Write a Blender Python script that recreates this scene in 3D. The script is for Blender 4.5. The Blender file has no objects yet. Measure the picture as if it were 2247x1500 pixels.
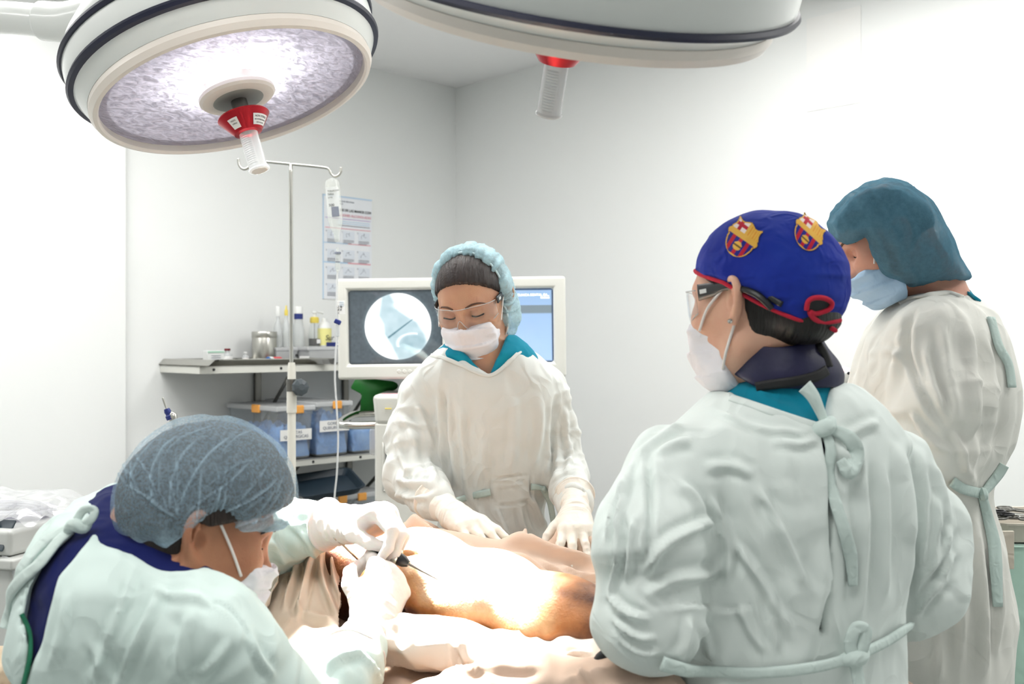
import bpy, bmesh, math
import numpy as np
from mathutils import Vector, Matrix, Euler
from mathutils.bvhtree import BVHTree

scene = bpy.context.scene
COL = scene.collection
# ------------------------------------------------------------------ camera
FOC, CX, CY, CAMZ = 2185.0, 1123.5, 750.0, 1.45
cam_data = bpy.data.cameras.new('camera')
cam_data.sensor_width = 36.0
cam_data.lens = FOC / 2247.0 * 36.0
cam_data.dof.use_dof = True
cam_data.dof.focus_distance = 2.0
cam_data.dof.aperture_fstop = 5.6
cam_data.clip_start = 0.02
cam = bpy.data.objects.new('camera', cam_data)
COL.objects.link(cam)
cam.location = (0, 0, CAMZ)
cam.rotation_euler = (math.pi / 2, 0, 0)
scene.camera = cam
# ------------------------------------------------------------------ world, exposure, lights
w = bpy.data.worlds.new('daylight')
w.use_nodes = True
w.node_tree.nodes['Background'].inputs[0].default_value = (0.93, 0.97, 1.0, 1)
w.node_tree.nodes['Background'].inputs[1].default_value = 1.0
scene.world = w
scene.view_settings.view_transform = 'Standard'
scene.view_settings.look = 'None'
scene.view_settings.gamma = 1.0
scene.view_settings.use_curve_mapping = False
scene.view_settings.exposure = 0.62
cy = scene.cycles
cy.use_denoising = True
cy.use_adaptive_sampling = True
cy.adaptive_threshold = .07
cy.adaptive_min_samples = 16
cy.max_bounces = 7
cy.diffuse_bounces = 3
cy.glossy_bounces = 3
cy.transmission_bounces = 6
cy.transparent_max_bounces = 16
cy.caustics_reflective = False
cy.caustics_refractive = False
cy.sample_clamp_indirect = 6.0

# the room is a square turned 45 degrees: its far corner, and the two wall directions
CORNER = np.array([-0.30, 5.30]); DA = np.array([-.70711, -.70711]); DB = np.array([.70711, -.70711]); SIDE = 5.6; ZC = 2.80
def room(s, t, z):
    """s metres from the far corner along the left wall, t metres along the right wall"""
    q = CORNER + s * DA + t * DB
    return np.array([q[0], q[1], z])

def area(name, loc, size, power, color, rot, sizey=None, spread=math.pi):
    l = bpy.data.lights.new(name, 'AREA')
    l.energy = power; l.color = color; l.size = size; l.spread = spread
    if sizey: l.shape = 'RECTANGLE'; l.size_y = sizey
    else: l.shape = 'DISK'
    o = bpy.data.objects.new(name, l); COL.objects.link(o)
    o.location = loc; o.rotation_euler = rot
    return o
PANELS = [(2.0, 1.7, 9), (.85, 2.65, 12), (2.65, .85, 8), (3.4, 3.3, 8), (.9, 4.3, 9), (4.3, .9, 9)]  # unseen fill panels added to brighten the room and its walls
for i, (s, t, pw) in enumerate(PANELS):
    area('ceiling_fill_light', tuple(room(s, t, ZC - 0.045)), 0.56, pw, (1.0, 0.985, 0.96), (0, 0, math.pi / 4), 1.16)

# ------------------------------------------------------------------ helpers
def P(px, py, Y):
    """a point of the place: where the sight line through a photo pixel meets depth Y"""
    return np.array([(px - CX) / FOC * Y, Y, CAMZ - (py - CY) / FOC * Y])
def lin(h):
    h = h.lstrip('#'); c = [int(h[i:i + 2], 16) / 255 for i in (0, 2, 4)]
    return tuple(x / 12.92 if x <= .04045 else ((x + .055) / 1.055) ** 2.4 for x in c)
def nrm(v):
    v = np.asarray(v, float); return v / np.linalg.norm(v)

def tag(o, label=None, cat=None, group=None, kind=None):
    if label: o['label'] = label
    if cat: o['category'] = cat
    if group: o['group'] = group
    if kind: o['kind'] = kind
    return o
def thing(name, label, cat, loc, group=None):
    o = bpy.data.objects.new(name, None); COL.objects.link(o)
    o.empty_display_size = .05
    o.location = tuple(float(x) for x in loc)
    return tag(o, label, cat, group)
def attach(o, parent):
    if parent is not None:
        o.parent = parent
        if parent.type == 'EMPTY':
            o.matrix_parent_inverse = Matrix.Translation(parent.location).inverted()
    return o
def mesh(name, V, F, mat, parent=None, smooth=True, attrs=None):
    me = bpy.data.meshes.new(name)
    V = np.asarray(V, np.float32)
    if isinstance(F, np.ndarray):
        n, k = F.shape
        me.vertices.add(len(V)); me.vertices.foreach_set('co', V.ravel())
        me.loops.add(n * k); me.loops.foreach_set('vertex_index', F.astype(np.int32).ravel())
        me.polygons.add(n)
        me.polygons.foreach_set('loop_start', np.arange(0, n * k, k, dtype=np.int32))
        me.update(calc_edges=True); me.validate()
    else:
        me.from_pydata([tuple(map(float, v)) for v in V], [], [tuple(map(int, f)) for f in F]); me.update()
    me.polygons.foreach_set('use_smooth', np.full(len(me.polygons), smooth))
    if attrs:
        for an, arr in attrs.items():
            arr = np.asarray(arr, np.float32)
            if arr.ndim == 1:
                a = me.attributes.new(an, 'FLOAT', 'POINT'); a.data.foreach_set('value', arr)
            else:
                a = me.attributes.new(an, 'FLOAT_COLOR', 'POINT')
                c = np.ones((len(arr), 4), np.float32); c[:, :3] = arr[:, :3]
                a.data.foreach_set('color', c.ravel())
    if mat: me.materials.append(mat)
    o = bpy.data.objects.new(name, me); COL.objects.link(o)
    return attach(o, parent)
def from_bm(name, bm, mat, parent=None, smooth=False):
    me = bpy.data.meshes.new(name); bm.to_mesh(me); bm.free()
    me.polygons.foreach_set('use_smooth', np.full(len(me.polygons), smooth))
    if mat: me.materials.append(mat)
    o = bpy.data.objects.new(name, me); COL.objects.link(o)
    return attach(o, parent)
def R3(F, L, U): return np.stack([F, L, U], 1)
RZ = lambda a: np.array([[math.cos(a), -math.sin(a), 0], [math.sin(a), math.cos(a), 0], [0, 0, 1.]])
def rbox(name, c, size, mat, parent=None, rot=None, bev=0.0, seg=3, taper=None):
    """a box with rounded edges; taper = (x, y) scale of the bottom face"""
    bm = bmesh.new(); bmesh.ops.create_cube(bm, size=1)
    for v in bm.verts:
        t = 1.0
        kx = taper[0] if taper and v.co.z < 0 else 1; ky = taper[1] if taper and v.co.z < 0 else 1
        v.co = Vector((v.co.x * size[0] * kx, v.co.y * size[1] * ky, v.co.z * size[2]))
    if bev > 0:
        bmesh.ops.bevel(bm, geom=bm.edges[:], offset=bev, segments=seg, affect='EDGES', profile=.5)
    M = np.eye(3) if rot is None else np.asarray(rot)
    for v in bm.verts:
        v.co = Vector(M @ np.array(v.co) + np.asarray(c))
    o = from_bm(name, bm, mat, parent, smooth=bev > 0)
    if bev > 0:
        o.data.polygons.foreach_set('use_smooth', np.full(len(o.data.polygons), True))
        m = o.modifiers.new('n', 'WEIGHTED_NORMAL'); m.keep_sharp = False
    return o
def frame_from(axis, hint=(0, 0, 1)):
    z = nrm(axis); h = np.asarray(hint, float)
    if abs(z @ h) > .95: h = np.array([1., 0, 0])
    x = nrm(np.cross(h, z)); y = np.cross(z, x)
    return np.stack([x, y, z], 1)
def lathe(name, prof, o, axis, mat, parent=None, seg=40, smooth=True, closed=False):
    """spin a profile of (radius, height) pairs about an axis"""
    M = frame_from(axis); V = []; n = len(prof)
    for i in range(seg):
        a = 2 * math.pi * i / seg
        for (r, h) in prof:
            V.append(np.asarray(o) + M @ np.array([r * math.cos(a), r * math.sin(a), h]))
    F = []
    for i in range(seg):
        j = (i + 1) % seg
        for k in range(n - 1 + (1 if closed else 0)):
            k2 = (k + 1) % n
            F.append((i * n + k, j * n + k, j * n + k2, i * n + k2))
    ob = mesh(name, V, F, mat, parent, smooth)
    if smooth:
        ob.data.set_sharp_from_angle(angle=math.radians(38)) if hasattr(ob.data, 'set_sharp_from_angle') else None
    return ob
def spline(pts, n=8):
    pts = [np.asarray(p, float) for p in pts]
    if len(pts) < 3: return [pts[0] + (pts[-1] - pts[0]) * t for t in np.linspace(0, 1, n)]
    out = []
    for i in range(len(pts) - 1):
        p0 = pts[max(i - 1, 0)]; p1 = pts[i]; p2 = pts[i + 1]; p3 = pts[min(i + 2, len(pts) - 1)]
        for t in np.linspace(0, 1, n, endpoint=False):
            out.append(.5 * (2 * p1 + (p2 - p0) * t + (2 * p0 - 5 * p1 + 4 * p2 - p3) * t * t + (3 * p1 - p0 - 3 * p2 + p3) * t ** 3))
    out.append(pts[-1]); return out
def tube(name, pts, r, mat, parent=None, seg=10, n=8, smooth=True, raw=False, rad=None):
    q = [np.asarray(p, float) for p in pts] if raw else spline(pts, n)
    V = []; F = []; m = len(q)
    T = [nrm(q[min(i + 1, m - 1)] - q[max(i - 1, 0)]) for i in range(m)]
    M = frame_from(T[0]); x = M[:, 0]
    for i in range(m):
        x = nrm(x - T[i] * (x @ T[i])); y = np.cross(T[i], x)
        rr = r if rad is None else np.interp(i / (m - 1), np.linspace(0, 1, len(rad)), rad)
        for k in range(seg):
            a = 2 * math.pi * k / seg
            V.append(q[i] + rr * (math.cos(a) * x + math.sin(a) * y))
    for i in range(m - 1):
        for k in range(seg):
            k2 = (k + 1) % seg
            F.append((i * seg + k, i * seg + k2, (i + 1) * seg + k2, (i + 1) * seg + k))
    F.append(tuple(range(seg))[::-1]); F.append(tuple((m - 1) * seg + k for k in range(seg)))
    return mesh(name, V, F, mat, parent, smooth)
def ribbon(name, pts, width, thick, normal, mat, parent=None, n=10, wob=0.0):
    """a flat cloth tape that follows points; normal = the way its face looks"""
    q = spline(pts, n); m = len(q); V = []; F = []
    N = np.asarray(normal, float)
    for i in range(m):
        T = nrm(q[min(i + 1, m - 1)] - q[max(i - 1, 0)])
        Ni = N if N.ndim == 1 else np.array([np.interp(i / (m - 1), np.linspace(0, 1, len(N)), N[:, k]) for k in range(3)])
        ww = width if np.isscalar(width) else np.interp(i / (m - 1), np.linspace(0, 1, len(width)), width)
        nn = nrm(Ni - T * (Ni @ T)); s = np.cross(T, nn)
        if wob:
            a = wob * math.sin(i * 1.7) ; s, nn = s * math.cos(a) + nn * math.sin(a), nn * math.cos(a) - s * math.sin(a)
        for (u, v) in ((-1, -1), (-.4, -1), (.4, -1), (1, -1), (1, 1), (.4, 1.35), (-.4, 1.35), (-1, 1)):
            V.append(q[i] + s * u * ww / 2 + nn * v * thick / 2)
    K = 8
    for i in range(m - 1):
        for k in range(K):
            k2 = (k + 1) % K
            F.append((i * K + k, i * K + k2, (i + 1) * K + k2, (i + 1) * K + k))
    F.append(tuple(range(K))[::-1]); F.append(tuple((m - 1) * K + k for k in range(K)))
    return mesh(name, V, F, mat, parent, True)
def prism(name, poly, o, X, Y, N, depth, mat, parent=None, bev=0):
    """extrude a 2D outline"""
    o = np.asarray(o, float); n = len(poly)
    V = [o + x * X + y * Y for x, y in poly] + [o + x * X + y * Y - N * depth for x, y in poly]
    F = [tuple(range(n)), tuple(range(2 * n - 1, n - 1, -1))] + [(i, i + n, (i + 1) % n + n, (i + 1) % n) for i in range(n)]
    bm = bmesh.new(); vs = [bm.verts.new(tuple(v)) for v in V]
    for f in F: bm.faces.new([vs[i] for i in f])
    bmesh.ops.recalc_face_normals(bm, faces=bm.faces[:])
    if bev: bmesh.ops.bevel(bm, geom=bm.edges[:], offset=bev, segments=2, affect='EDGES')
    return from_bm(name, bm, mat, parent, smooth=bool(bev))
def text(name, s, loc, size, X, Yv, mat, parent=None, align='LEFT', shear=0, extrude=0.0003, bold=False):
    cu = bpy.data.curves.new(name, 'FONT'); cu.body = s; cu.size = size; cu.align_x = align; cu.shear = shear; cu.extrude = extrude
    if bold: cu.offset = size * .015
    o = bpy.data.objects.new(name, cu)
    X = nrm(X); Yv = nrm(Yv); Z = np.cross(X, Yv)
    M = Matrix(((X[0], Yv[0], Z[0], loc[0]), (X[1], Yv[1], Z[1], loc[1]), (X[2], Yv[2], Z[2], loc[2]), (0, 0, 0, 1)))
    me = bpy.data.meshes.new_from_object(o); me.transform(M)
    bpy.data.objects.remove(o)
    if mat: me.materials.append(mat)
    ob = bpy.data.objects.new(name, me); COL.objects.link(ob)
    return attach(ob, parent)

# ------------------------------------------------------------------ noise
def _hash(i, j, k, s):
    h = (i.astype(np.uint32) * np.uint32(374761393) + j.astype(np.uint32) * np.uint32(668265263) + k.astype(np.uint32) * np.uint32(2147483647) + np.uint32((s * 974634777) & 0xffffffff))
    h = (h ^ (h >> np.uint32(13))) * np.uint32(1274126177)
    h = (h ^ (h >> np.uint32(16))) * np.uint32(2246822519)
    return ((h ^ (h >> np.uint32(15))) & np.uint32(0xffff)).astype(np.float32) / 32767.5 - 1
def noise(p, seed=0):
    p = np.asarray(p, np.float32) + 1000.0
    i = np.floor(p).astype(np.int64); f = p - i; f = f * f * f * (f * (f * 6 - 15) + 10)
    r = 0
    for dx in (0, 1):
        wx = f[:, 0] if dx else 1 - f[:, 0]
        for dy in (0, 1):
            wy = f[:, 1] if dy else 1 - f[:, 1]
            for dz in (0, 1):
                wz = f[:, 2] if dz else 1 - f[:, 2]
                r = r + wx * wy * wz * _hash(i[:, 0] + dx, i[:, 1] + dy, i[:, 2] + dz, seed)
    return r
def fbm(p, o=3, seed=0):
    a, r = 1.0, 0
    for k in range(o):
        r = r + a * noise(p * 2 ** k, seed + k); a *= .5
    return r
def ridge(p, seed=0): return 1 - 2 * np.abs(noise(p, seed))

# ------------------------------------------------------------------ solid shapes as distance fields, skinned by surface nets
def rcone(a, b, ra, rb):
    a = np.asarray(a, np.float32); b = np.asarray(b, np.float32); ba = b - a; L = float(ba @ ba) + 1e-12
    def f(p):
        h = np.clip((p - a) @ ba / L, 0, 1)
        d = p - a - h[:, None] * ba
        return np.sqrt((d * d).sum(1)) - (ra + (rb - ra) * h)
    return f
def ell(c, r, R=None):
    c = np.asarray(c, np.float32); r = np.asarray(r, np.float32); R = None if R is None else np.asarray(R, np.float32)
    def f(p):
        q = p - c
        if R is not None: q = q @ R
        k0 = np.sqrt(((q / r) ** 2).sum(1)); k1 = np.sqrt(((q / r ** 2) ** 2).sum(1))
        return k0 * (k0 - 1) / np.maximum(k1, 1e-6)
    return f
def box(c, h, R=None, r=0.01):
    c = np.asarray(c, np.float32); h = np.asarray(h, np.float32) - r; R = None if R is None else np.asarray(R, np.float32)
    def f(p):
        q = p - c
        if R is not None: q = q @ R
        q = np.abs(q) - h
        return np.sqrt((np.maximum(q, 0) ** 2).sum(1)) + np.minimum(q.max(1), 0) - r
    return f
def smin(a, b, k):
    h = np.maximum(k - np.abs(a - b), 0) / k
    return np.minimum(a, b) - h * h * k * .25
def smax(a, b, k): return -smin(-a, -b, k)
def U(fs, k):
    """smooth union of shapes; k may be one blend or one per shape"""
    ks = [k] * len(fs) if np.isscalar(k) else k
    def f(p):
        d = fs[0](p)
        for g, kk in zip(fs[1:], ks[1:]): d = smin(d, g(p), kk)
        return d
    return f
def sub(a, b, k=.006): return lambda p: smax(a(p), -b(p), k)
def inter(a, b, k=.006): return lambda p: smax(a(p), b(p), k)
def off(a, r): return lambda p: a(p) - r
def chain(pts, rads, k=.03):
    return U([rcone(pts[i], pts[i + 1], rads[i], rads[i + 1]) for i in range(len(pts) - 1)], k)
def plane(o, n):
    """negative on the side the normal points away from"""
    o = np.asarray(o, np.float32); n = nrm(n).astype(np.float32)
    return lambda p: (p - o) @ n
def pch(x, xs, ys):
    """smooth interpolation through knots"""
    xs = np.asarray(xs, float); ys = np.asarray(ys, float)
    o = np.argsort(xs); xs = xs[o]; ys = ys[o]
    h = np.diff(xs); dl = np.diff(ys) / h; m = np.zeros(len(xs))
    for i in range(1, len(xs) - 1):
        if dl[i - 1] * dl[i] > 0:
            w1 = 2 * h[i] + h[i - 1]; w2 = h[i] + 2 * h[i - 1]
            m[i] = (w1 + w2) / (w1 / dl[i - 1] + w2 / dl[i])
    m[0] = dl[0]; m[-1] = dl[-1]
    x = np.clip(x, xs[0], xs[-1]); i = np.clip(np.searchsorted(xs, x) - 1, 0, len(h) - 1)
    t = (x - xs[i]) / h[i]
    return ((1 + 2 * t) * (1 - t) ** 2 * ys[i] + t * (1 - t) ** 2 * h[i] * m[i] + t * t * (3 - 2 * t) * ys[i + 1] + t * t * (t - 1) * h[i] * m[i + 1])
def loft(O, F, L, Uu, knots, n=2.4, grow=0.0):
    """a trunk of rounded sections: knots are (t along U, centre F, centre L, half F, half L)"""
    O = np.asarray(O, np.float32); M = np.stack([F, L, Uu], 1).astype(np.float32)
    K = np.array(sorted(knots)); tt = np.linspace(K[0, 0], K[-1, 0], 220)
    cf, cl, hf, hl = [pch(tt, K[:, 0], K[:, i]).astype(np.float32) for i in (1, 2, 3, 4)]
    hf = hf + grow; hl = hl + grow
    def f(p):
        q = (p - O) @ M; t = q[:, 2]
        a = np.interp(t, tt, hf); b = np.interp(t, tt, hl)
        u = np.abs(q[:, 0] - np.interp(t, tt, cf)) / a; v = np.abs(q[:, 1] - np.interp(t, tt, cl)) / b
        r = (u ** n + v ** n) ** (1 / n)
        d = (r - 1) * np.minimum(a, b)
        return np.maximum(d, np.maximum(t - tt[-1] - grow, tt[0] - t)).astype(np.float32)
    return f
def poly2(poly):
    """signed distance to a 2D polygon"""
    A = np.asarray(poly, float)
    def f(q):
        d = np.full(len(q), 1e9); s = np.ones(len(q)); n = len(A); j = n - 1
        for i in range(n):
            e = A[j] - A[i]; wv = q - A[i]
            b = wv - e * np.clip(wv @ e / (e @ e), 0, 1)[:, None]
            d = np.minimum(d, (b * b).sum(1))
            c1 = q[:, 1] >= A[i, 1]; c2 = q[:, 1] < A[j, 1]; c3 = e[0] * wv[:, 1] > e[1] * wv[:, 0]
            s = np.where((c1 & c2 & c3) | (~c1 & ~c2 & ~c3), -s, s); j = i
        return s * np.sqrt(d)
    return f
def axis_lines(lo, hi, h, fine=None, hc=None):
    if fine is None: return np.arange(lo, hi + h, h, dtype=np.float32)
    x = [lo]
    while x[-1] < hi:
        m = x[-1]
        if fine[0] - 1e-9 <= m <= fine[1]: st = h
        else:
            dist = fine[0] - m if m < fine[0] else m - fine[1]
            st = min(hc, h + dist * .25)
            if m < fine[0] and m + st > fine[0]: st = max(fine[0] - m, 1e-4)
        x.append(m + st)
    return np.array(x, np.float32)
def nets(f, xs, ys, zs):
    """surface nets over a grid with any spacing; returns vertices and quads"""
    B = 8
    def pad(a):
        n = -(-len(a) // B) * B
        ext = a[-1] + (a[-1] - a[-2]) * np.arange(1, n - len(a) + 1)
        return np.concatenate([a, ext]).astype(np.float32)
    xs, ys, zs = pad(xs), pad(ys), pad(zs)
    nb = (len(xs) // B, len(ys) // B, len(zs) // B)
    cen = []; hal = []
    for a, m in zip((xs, ys, zs), nb):
        r = a.reshape(m, B); nxt = np.concatenate([r[1:, 0], [r[-1, -1] + (r[-1, -1] - r[-1, -2])]])
        cen.append((r[:, 0] + nxt) / 2); hal.append((nxt - r[:, 0]) / 2)
    I, J, K = np.meshgrid(*[np.arange(m) for m in nb], indexing='ij')
    I, J, K = I.ravel(), J.ravel(), K.ravel()
    pc = np.stack([cen[0][I], cen[1][J], cen[2][K]], 1).astype(np.float32)
    rad = np.sqrt(hal[0][I] ** 2 + hal[1][J] ** 2 + hal[2][K] ** 2)
    d = np.concatenate([f(pc[i:i + 200000]) for i in range(0, len(pc), 200000)])
    D = np.empty((nb[0], nb[1], nb[2], B, B, B), np.float32)
    D[I, J, K] = d[:, None, None, None]
    near = np.where(np.abs(d) < rad * 1.9 + .004)[0]
    oi, oj, ok = np.meshgrid(np.arange(B), np.arange(B), np.arange(B), indexing='ij')
    for c in range(0, len(near), 800):
        m = near[c:c + 800]
        X = xs[(I[m] * B)[:, None] + oi.ravel()]; Y = ys[(J[m] * B)[:, None] + oj.ravel()]; Z = zs[(K[m] * B)[:, None] + ok.ravel()]
        q = np.stack([X.ravel(), Y.ravel(), Z.ravel()], 1)
        D[I[m], J[m], K[m]] = f(q).reshape(len(m), B, B, B)
    D = D.transpose(0, 3, 1, 4, 2, 5).reshape(len(xs), len(ys), len(zs))
    S = D < 0
    c = np.zeros((len(xs) - 1, len(ys) - 1, len(zs) - 1), np.int8)
    for dx in (0, 1):
        for dy in (0, 1):
            for dz in (0, 1):
                c += S[dx:dx + c.shape[0], dy:dy + c.shape[1], dz:dz + c.shape[2]]
    ci, cj, ck = np.where((c > 0) & (c < 8))
    idx = np.full(c.shape, -1, np.int32); idx[ci, cj, ck] = np.arange(len(ci))
    acc = np.zeros((len(ci), 3), np.float32); cnt = np.zeros(len(ci), np.float32)
    corners = [(a, b, e) for a in (0, 1) for b in (0, 1) for e in (0, 1)]
    for a in corners:
        for ax in range(3):
            if a[ax]: continue
            b = list(a); b[ax] = 1
            d0 = D[ci + a[0], cj + a[1], ck + a[2]]; d1 = D[ci + b[0], cj + b[1], ck + b[2]]
            m = (d0 < 0) != (d1 < 0)
            t = np.where(m, d0 / np.where(m, d0 - d1, 1), 0)
            p0 = np.stack([xs[ci + a[0]], ys[cj + a[1]], zs[ck + a[2]]], 1); p1 = np.stack([xs[ci + b[0]], ys[cj + b[1]], zs[ck + b[2]]], 1)
            acc += np.where(m[:, None], p0 + (p1 - p0) * t[:, None], 0); cnt += m
    V = acc / np.maximum(cnt, 1)[:, None]
    Q = []
    for ax in range(3):
        o1, o2 = (ax + 1) % 3, (ax + 2) % 3
        sl0 = [slice(1, -1)] * 3; sl0[ax] = slice(0, -1); sl1 = list(sl0); sl1[ax] = slice(1, None)
        s0 = S[tuple(sl0)]; s1 = S[tuple(sl1)]
        e = np.where(s0 != s1); flip = s0[e]
        base = [e[0] + 0, e[1] + 0, e[2] + 0]
        base[o1] = base[o1] + 1; base[o2] = base[o2] + 1
        def at(d1, d2):
            b = [base[0].copy(), base[1].copy(), base[2].copy()]; b[o1] -= d1; b[o2] -= d2
            return idx[b[0], b[1], b[2]]
        q = np.stack([at(1, 1), at(0, 1), at(0, 0), at(1, 0)], 1)
        q[~flip] = q[~flip][:, ::-1]
        Q.append(q)
    Q = np.concatenate(Q); Q = Q[(Q >= 0).all(1)]
    return V, Q
def normals(V, Q):
    a = V[Q[:, 2]] - V[Q[:, 0]]; b = V[Q[:, 3]] - V[Q[:, 1]]
    fn = np.cross(a, b); N = np.zeros_like(V)
    for k in range(4): np.add.at(N, Q[:, k], fn)
    return N / np.maximum(np.linalg.norm(N, axis=1), 1e-12)[:, None]
def relax(V, Q, it=1, lam=.5):
    E = np.concatenate([Q[:, [0, 1]], Q[:, [1, 2]], Q[:, [2, 3]], Q[:, [3, 0]]])
    deg = np.bincount(E.ravel(), minlength=len(V)).astype(np.float32)
    for _ in range(it):
        A = np.zeros_like(V); np.add.at(A, E[:, 0], V[E[:, 1]]); np.add.at(A, E[:, 1], V[E[:, 0]])
        V = V + lam * (A / np.maximum(deg, 1)[:, None] - V)
    return V
def skin(f, lo, hi, h, smooth=1):
    lo = np.asarray(lo, float); hi = np.asarray(hi, float)
    V, Q = nets(f, *[axis_lines(lo[i], hi[i], h) for i in range(3)])
    if smooth: V = relax(V, Q, smooth)
    return V, Q
def pix(V): return np.stack([CX + FOC * V[:, 0] / V[:, 1], CY - FOC * (V[:, 2] - CAMZ) / V[:, 1]], 1)
def folds(V, N, specs, Y0, every=False):
    """cloth creases along polylines on the side of the cloth that looks into the room's open side.
    spec: (points, width, height, [profile]); positions are modelled in the garment's own upright plane at depth Y0"""
    front = 1.0 if every else np.clip(N[:, 1] * -2.2 + .25, 0, 1)
    q = pix(V); out = np.zeros(len(V))
    for s in specs:
        pts, wd, amp = s[0], s[1], s[2]; prof = s[3] if len(s) > 3 else 'r'
        pts = np.array(spline([np.array([*p, 0.]) for p in pts], 6))[:, :2]
        seg = np.diff(pts, axis=0); ln = np.linalg.norm(seg, axis=1); tot = ln.sum(); acc = np.concatenate([[0], np.cumsum(ln)])
        lo, hi = pts.min(0) - 5 * wd, pts.max(0) + 5 * wd
        m = np.where(((q > lo) & (q < hi)).all(1))[0]
        if not len(m): continue
        best = np.full(len(m), 1e9); sd = np.zeros(len(m)); tt = np.zeros(len(m))
        for k in range(len(seg)):
            wv = q[m] - pts[k]; t = np.clip(wv @ seg[k] / max(ln[k] ** 2, 1e-9), 0, 1)
            b = wv - t[:, None] * seg[k]; d = np.linalg.norm(b, axis=1)
            sg = np.sign(seg[k][0] * wv[:, 1] - seg[k][1] * wv[:, 0])
            u = d < best
            best = np.where(u, d, best); sd = np.where(u, sg * d, sd); tt = np.where(u, (acc[k] + t * ln[k]) / tot, tt)
        fade = np.clip(np.minimum(tt, 1 - tt) / .22, 0, 1); fade = fade * fade * (3 - 2 * fade)
        x = sd / wd
        if prof == 'r': v = np.exp(-x * x) - .55 * np.exp(-(x - 1.6) ** 2) - .55 * np.exp(-(x + 1.6) ** 2)
        elif prof == 's': v = np.where(x > 0, np.exp(-(x / 1.6) ** 2), -np.exp(-(x / .7) ** 2) * .8) * np.clip(np.abs(x) * 3, 0, 1)
        else: v = -np.exp(-x * x) + .4 * np.exp(-(np.abs(x) - 1.7) ** 2)
        out[m] += amp * v * fade
    return out * front
# ------------------------------------------------------------------ materials
def mat(name, col, rough=.5, metal=0.0, bump=None, var=None, spec=.5, emit=None, sss=0.0, coat=0.0, alpha=1.0, trans=0.0, aniso=None, attr=None, sheen=0.0):
    """bump = (noise scale, strength, detail); var = (scale, second colour, amount)"""
    m = bpy.data.materials.new(name); m.use_nodes = True
    nt = m.node_tree; b = nt.nodes['Principled BSDF']; N = nt.nodes.new; Lk = nt.links.new
    c = lin(col) if isinstance(col, str) else col
    b.inputs['Base Color'].default_value = (*c, 1)
    b.inputs['Roughness'].default_value = rough; b.inputs['Metallic'].default_value = metal
    b.inputs['Specular IOR Level'].default_value = spec
    b.inputs['Coat Weight'].default_value = coat; b.inputs['Alpha'].default_value = alpha
    b.inputs['Transmission Weight'].default_value = trans
    b.inputs['Sheen Weight'].default_value = sheen
    if sss:
        b.inputs['Subsurface Weight'].default_value = sss; b.inputs['Subsurface Radius'].default_value = (1, .35, .2); b.inputs['Subsurface Scale'].default_value = .006
    if emit:
        b.inputs['Emission Color'].default_value = (*emit[0], 1); b.inputs['Emission Strength'].default_value = emit[1]
    tc = None
    if bump or var: tc = N('ShaderNodeTexCoord')
    src = b.inputs['Base Color']
    if attr:
        a = N('ShaderNodeAttribute'); a.attribute_name = attr; Lk(a.outputs['Color'], src)
    if var:
        n = N('ShaderNodeTexNoise'); n.inputs['Scale'].default_value = var[0]; n.inputs['Detail'].default_value = 5
        mp = N('ShaderNodeMapping'); Lk(tc.outputs['Object'], mp.inputs[0]); Lk(mp.outputs[0], n.inputs['Vector'])
        if len(var) > 3: mp.inputs['Scale'].default_value = var[3]
        r = N('ShaderNodeMapRange'); r.inputs[1].default_value = .42; r.inputs[2].default_value = .68; r.inputs[4].default_value = var[2]
        Lk(n.outputs['Fac'], r.inputs[0])
        x = N('ShaderNodeMix'); x.data_type = 'RGBA'; x.inputs[6].default_value = (*c, 1)
        c2 = lin(var[1]) if isinstance(var[1], str) else var[1]
        x.inputs[7].default_value = (*c2, 1); Lk(r.outputs[0], x.inputs[0])
        if attr: Lk(a.outputs['Color'], x.inputs[6])
        Lk(x.outputs[2], src)
    if bump:
        n = N('ShaderNodeTexNoise'); n.inputs['Scale'].default_value = bump[0]; n.inputs['Detail'].default_value = bump[2] if len(bump) > 2 else 3
        mp = N('ShaderNodeMapping'); Lk(tc.outputs['Object'], mp.inputs[0]); Lk(mp.outputs[0], n.inputs['Vector'])
        if aniso: mp.inputs['Scale'].default_value = aniso
        bp = N('ShaderNodeBump'); bp.inputs['Strength'].default_value = bump[1]; bp.inputs['Distance'].default_value = .004
        Lk(n.outputs['Fac'], bp.inputs['Height']); Lk(bp.outputs[0], b.inputs['Normal'])
    return m
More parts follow.
